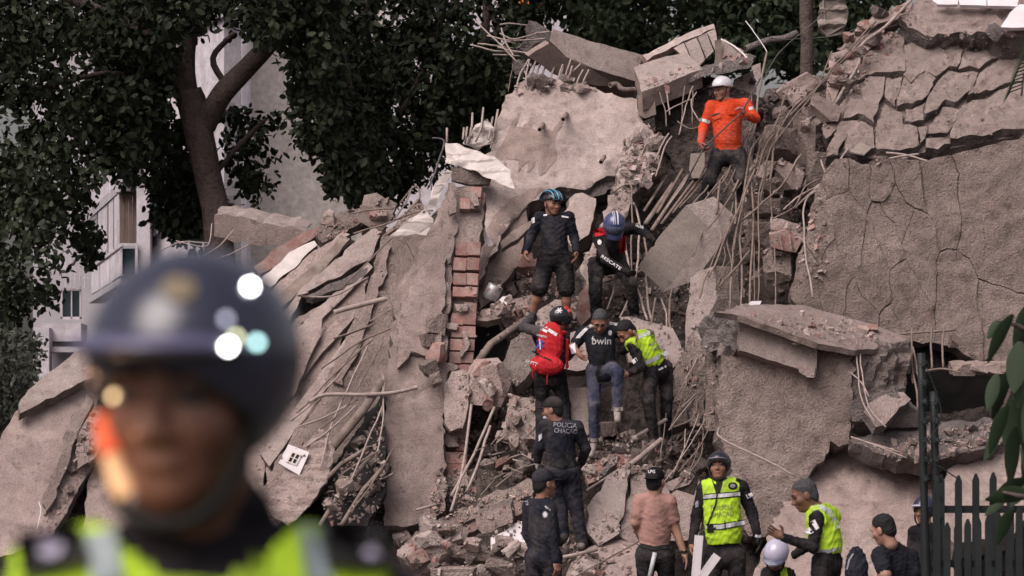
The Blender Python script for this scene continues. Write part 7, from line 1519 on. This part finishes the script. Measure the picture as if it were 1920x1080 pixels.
for nm, q, mt_, lf in (('epaulette', [(30, 1000), (150, 985), (170, 1050), (40, 1080)], 'black_mark', .02), ('epaulette', [(600, 985), (730, 1000), (740, 1070), (610, 1060)], 'black_mark', .02), ('vest_tape', [(160, 1000), (215, 990), (230, 1090), (170, 1090)], 'dull_tape', .012), ('vest_tape', [(560, 985), (610, 985), (620, 1090), (575, 1090)], 'dull_tape', .012)): patch(nm, q, [vs, f.body], mt_, f.root, lift=lf)
stick('shoulder_button', *disc_px(702, 1020, 26, 26), [vs, f.body], 'h_lav', f.root, lift=.03); stick('shoulder_button', *disc_px(92, 1022, 26, 24), [vs, f.body], 'h_lav', f.root, lift=.03)
stick('helmet_badge', *disc_px(335, 540, 34, 24), [ho], 'brass', ho, lift=.006) if 'brass' in M else None
# helmet glints imitated by added glowing beads; warm spots added out of view
def glint(px, py, col, power, r):
    m, nt, b_ = base_mat('glint_glow', .4, .3); b_.inputs['Emission Color'].default_value = c4(col); b_.inputs['Emission Strength'].default_value = power; b_.inputs['Base Color'].default_value = (.05, .05, .05, 1)
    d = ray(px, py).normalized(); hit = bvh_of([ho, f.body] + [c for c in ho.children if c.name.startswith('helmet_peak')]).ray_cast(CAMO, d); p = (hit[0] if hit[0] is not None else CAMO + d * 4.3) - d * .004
    bm = bmesh.new(); bmesh.ops.create_icosphere(bm, subdivisions=2, radius=r); me = bpy.data.meshes.new('glint_bead')
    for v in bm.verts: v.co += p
    bm.to_mesh(me); bm.free(); me.materials.append(m); child('glint_bead', me, ho)
glint(469, 537, (1, 1, 1), 20, .0048); glint(428, 650, (1, 1, .93), 20, .0048); glint(482, 642, (.45, .75, .75), 4.5, .0048); glint(424, 598, (.6, .6, .75), 1.6, .0048); glint(442, 634, (.8, .8, .5), 4, .0048); glint(214, 744, (.9, .62, .32), 3.2, .0055)
M['painted_glow_red'] = plain('red_orange_glow_paint', (0.75, 0.13, 0.05), .6, .3, 30, .1, 0); M['painted_glow_cream'] = plain('cream_glow_paint', (0.80, 0.55, 0.33), .6, .3, 30, .1, 0)  # reflected glow imitated by coloured bands beside the face
for pts, mt_ in (([(196, 775), (201, 805), (212, 848)], 'painted_glow_red'), ([(212, 850), (222, 890), (240, 930)], 'painted_glow_cream')):
    P = [W(x, y, 4.30) for x, y in pts]; V, Fc = tube_vf(smooth_path(P, 5), [.013] * 6 + [.016] * 5, 8); child('glow_band', mk('glow_band', V, Fc, M[mt_]), ho)
for en, lc, tg_, cl in ((210, (-2.6, 6.6, 1.50), (250, 930), (1, .50, .26)), (110, (-1.5, 2.0, 1.45), (200, 870), (1, .66, .42))):
    ld = bpy.data.lights.new('added_warm_spot', 'SPOT'); ld.energy = en; ld.color = cl; ld.spot_size = R(4.5 if en > 200 else 5); ld.spot_blend = .4; ld.shadow_soft_size = .05  # unseen spots added to warm the cheek and the coloured bands
    o = bpy.data.objects.new('added_warm_spot', ld); COL.objects.link(o); o.location = lc; o.rotation_euler = (o.location - W(tg_[0], tg_[1], 4.30)).to_track_quat('Z', 'Y').to_euler()

# ================================================================== labels: tell the members of small groups apart by their place
ORD = ['', 'second', 'third', 'fourth', 'fifth', 'sixth', 'seventh', 'eighth', 'ninth', 'tenth', 'eleventh', 'twelfth', 'thirteenth', 'fourteenth', 'fifteenth', 'sixteenth', 'seventeenth', 'eighteenth', 'nineteenth', 'twentieth']
def screen_x(o):
    if o.location.length > 0: p = o.location
    else: p = sum((v.co for v in o.data.vertices), Vector()) / len(o.data.vertices)
    return p.x / p.y
by = {}
for o in scene.objects:
    if o.parent is None and 'label' in o: by.setdefault(o['label'], []).append(o)
for lab, os_ in by.items():
    if len(os_) < 2 or len(os_) > 60: continue
    os_.sort(key=screen_x)
    for i, o in enumerate(os_):
        w = lab.split()
        w = w[:11]
        while w and w[-1] in ('the', 'of', 'in', 'on', 'and', 'a', 'under', 'with', 'to', 'at', 'between', 'beside', 'below'): w.pop()
        pos = 'leftmost one' if i == 0 else 'rightmost one' if i == len(os_) - 1 else (ORD[i] if i < 20 else str(i + 1) + ('st' if i % 10 == 0 else 'nd' if i % 10 == 1 else 'rd' if i % 10 == 2 else 'th')) + ' from the left'
        o['label'] = ' '.join(w) + ', ' + pos
        if 'group' not in o: o['group'] = ' '.join(w[:8])
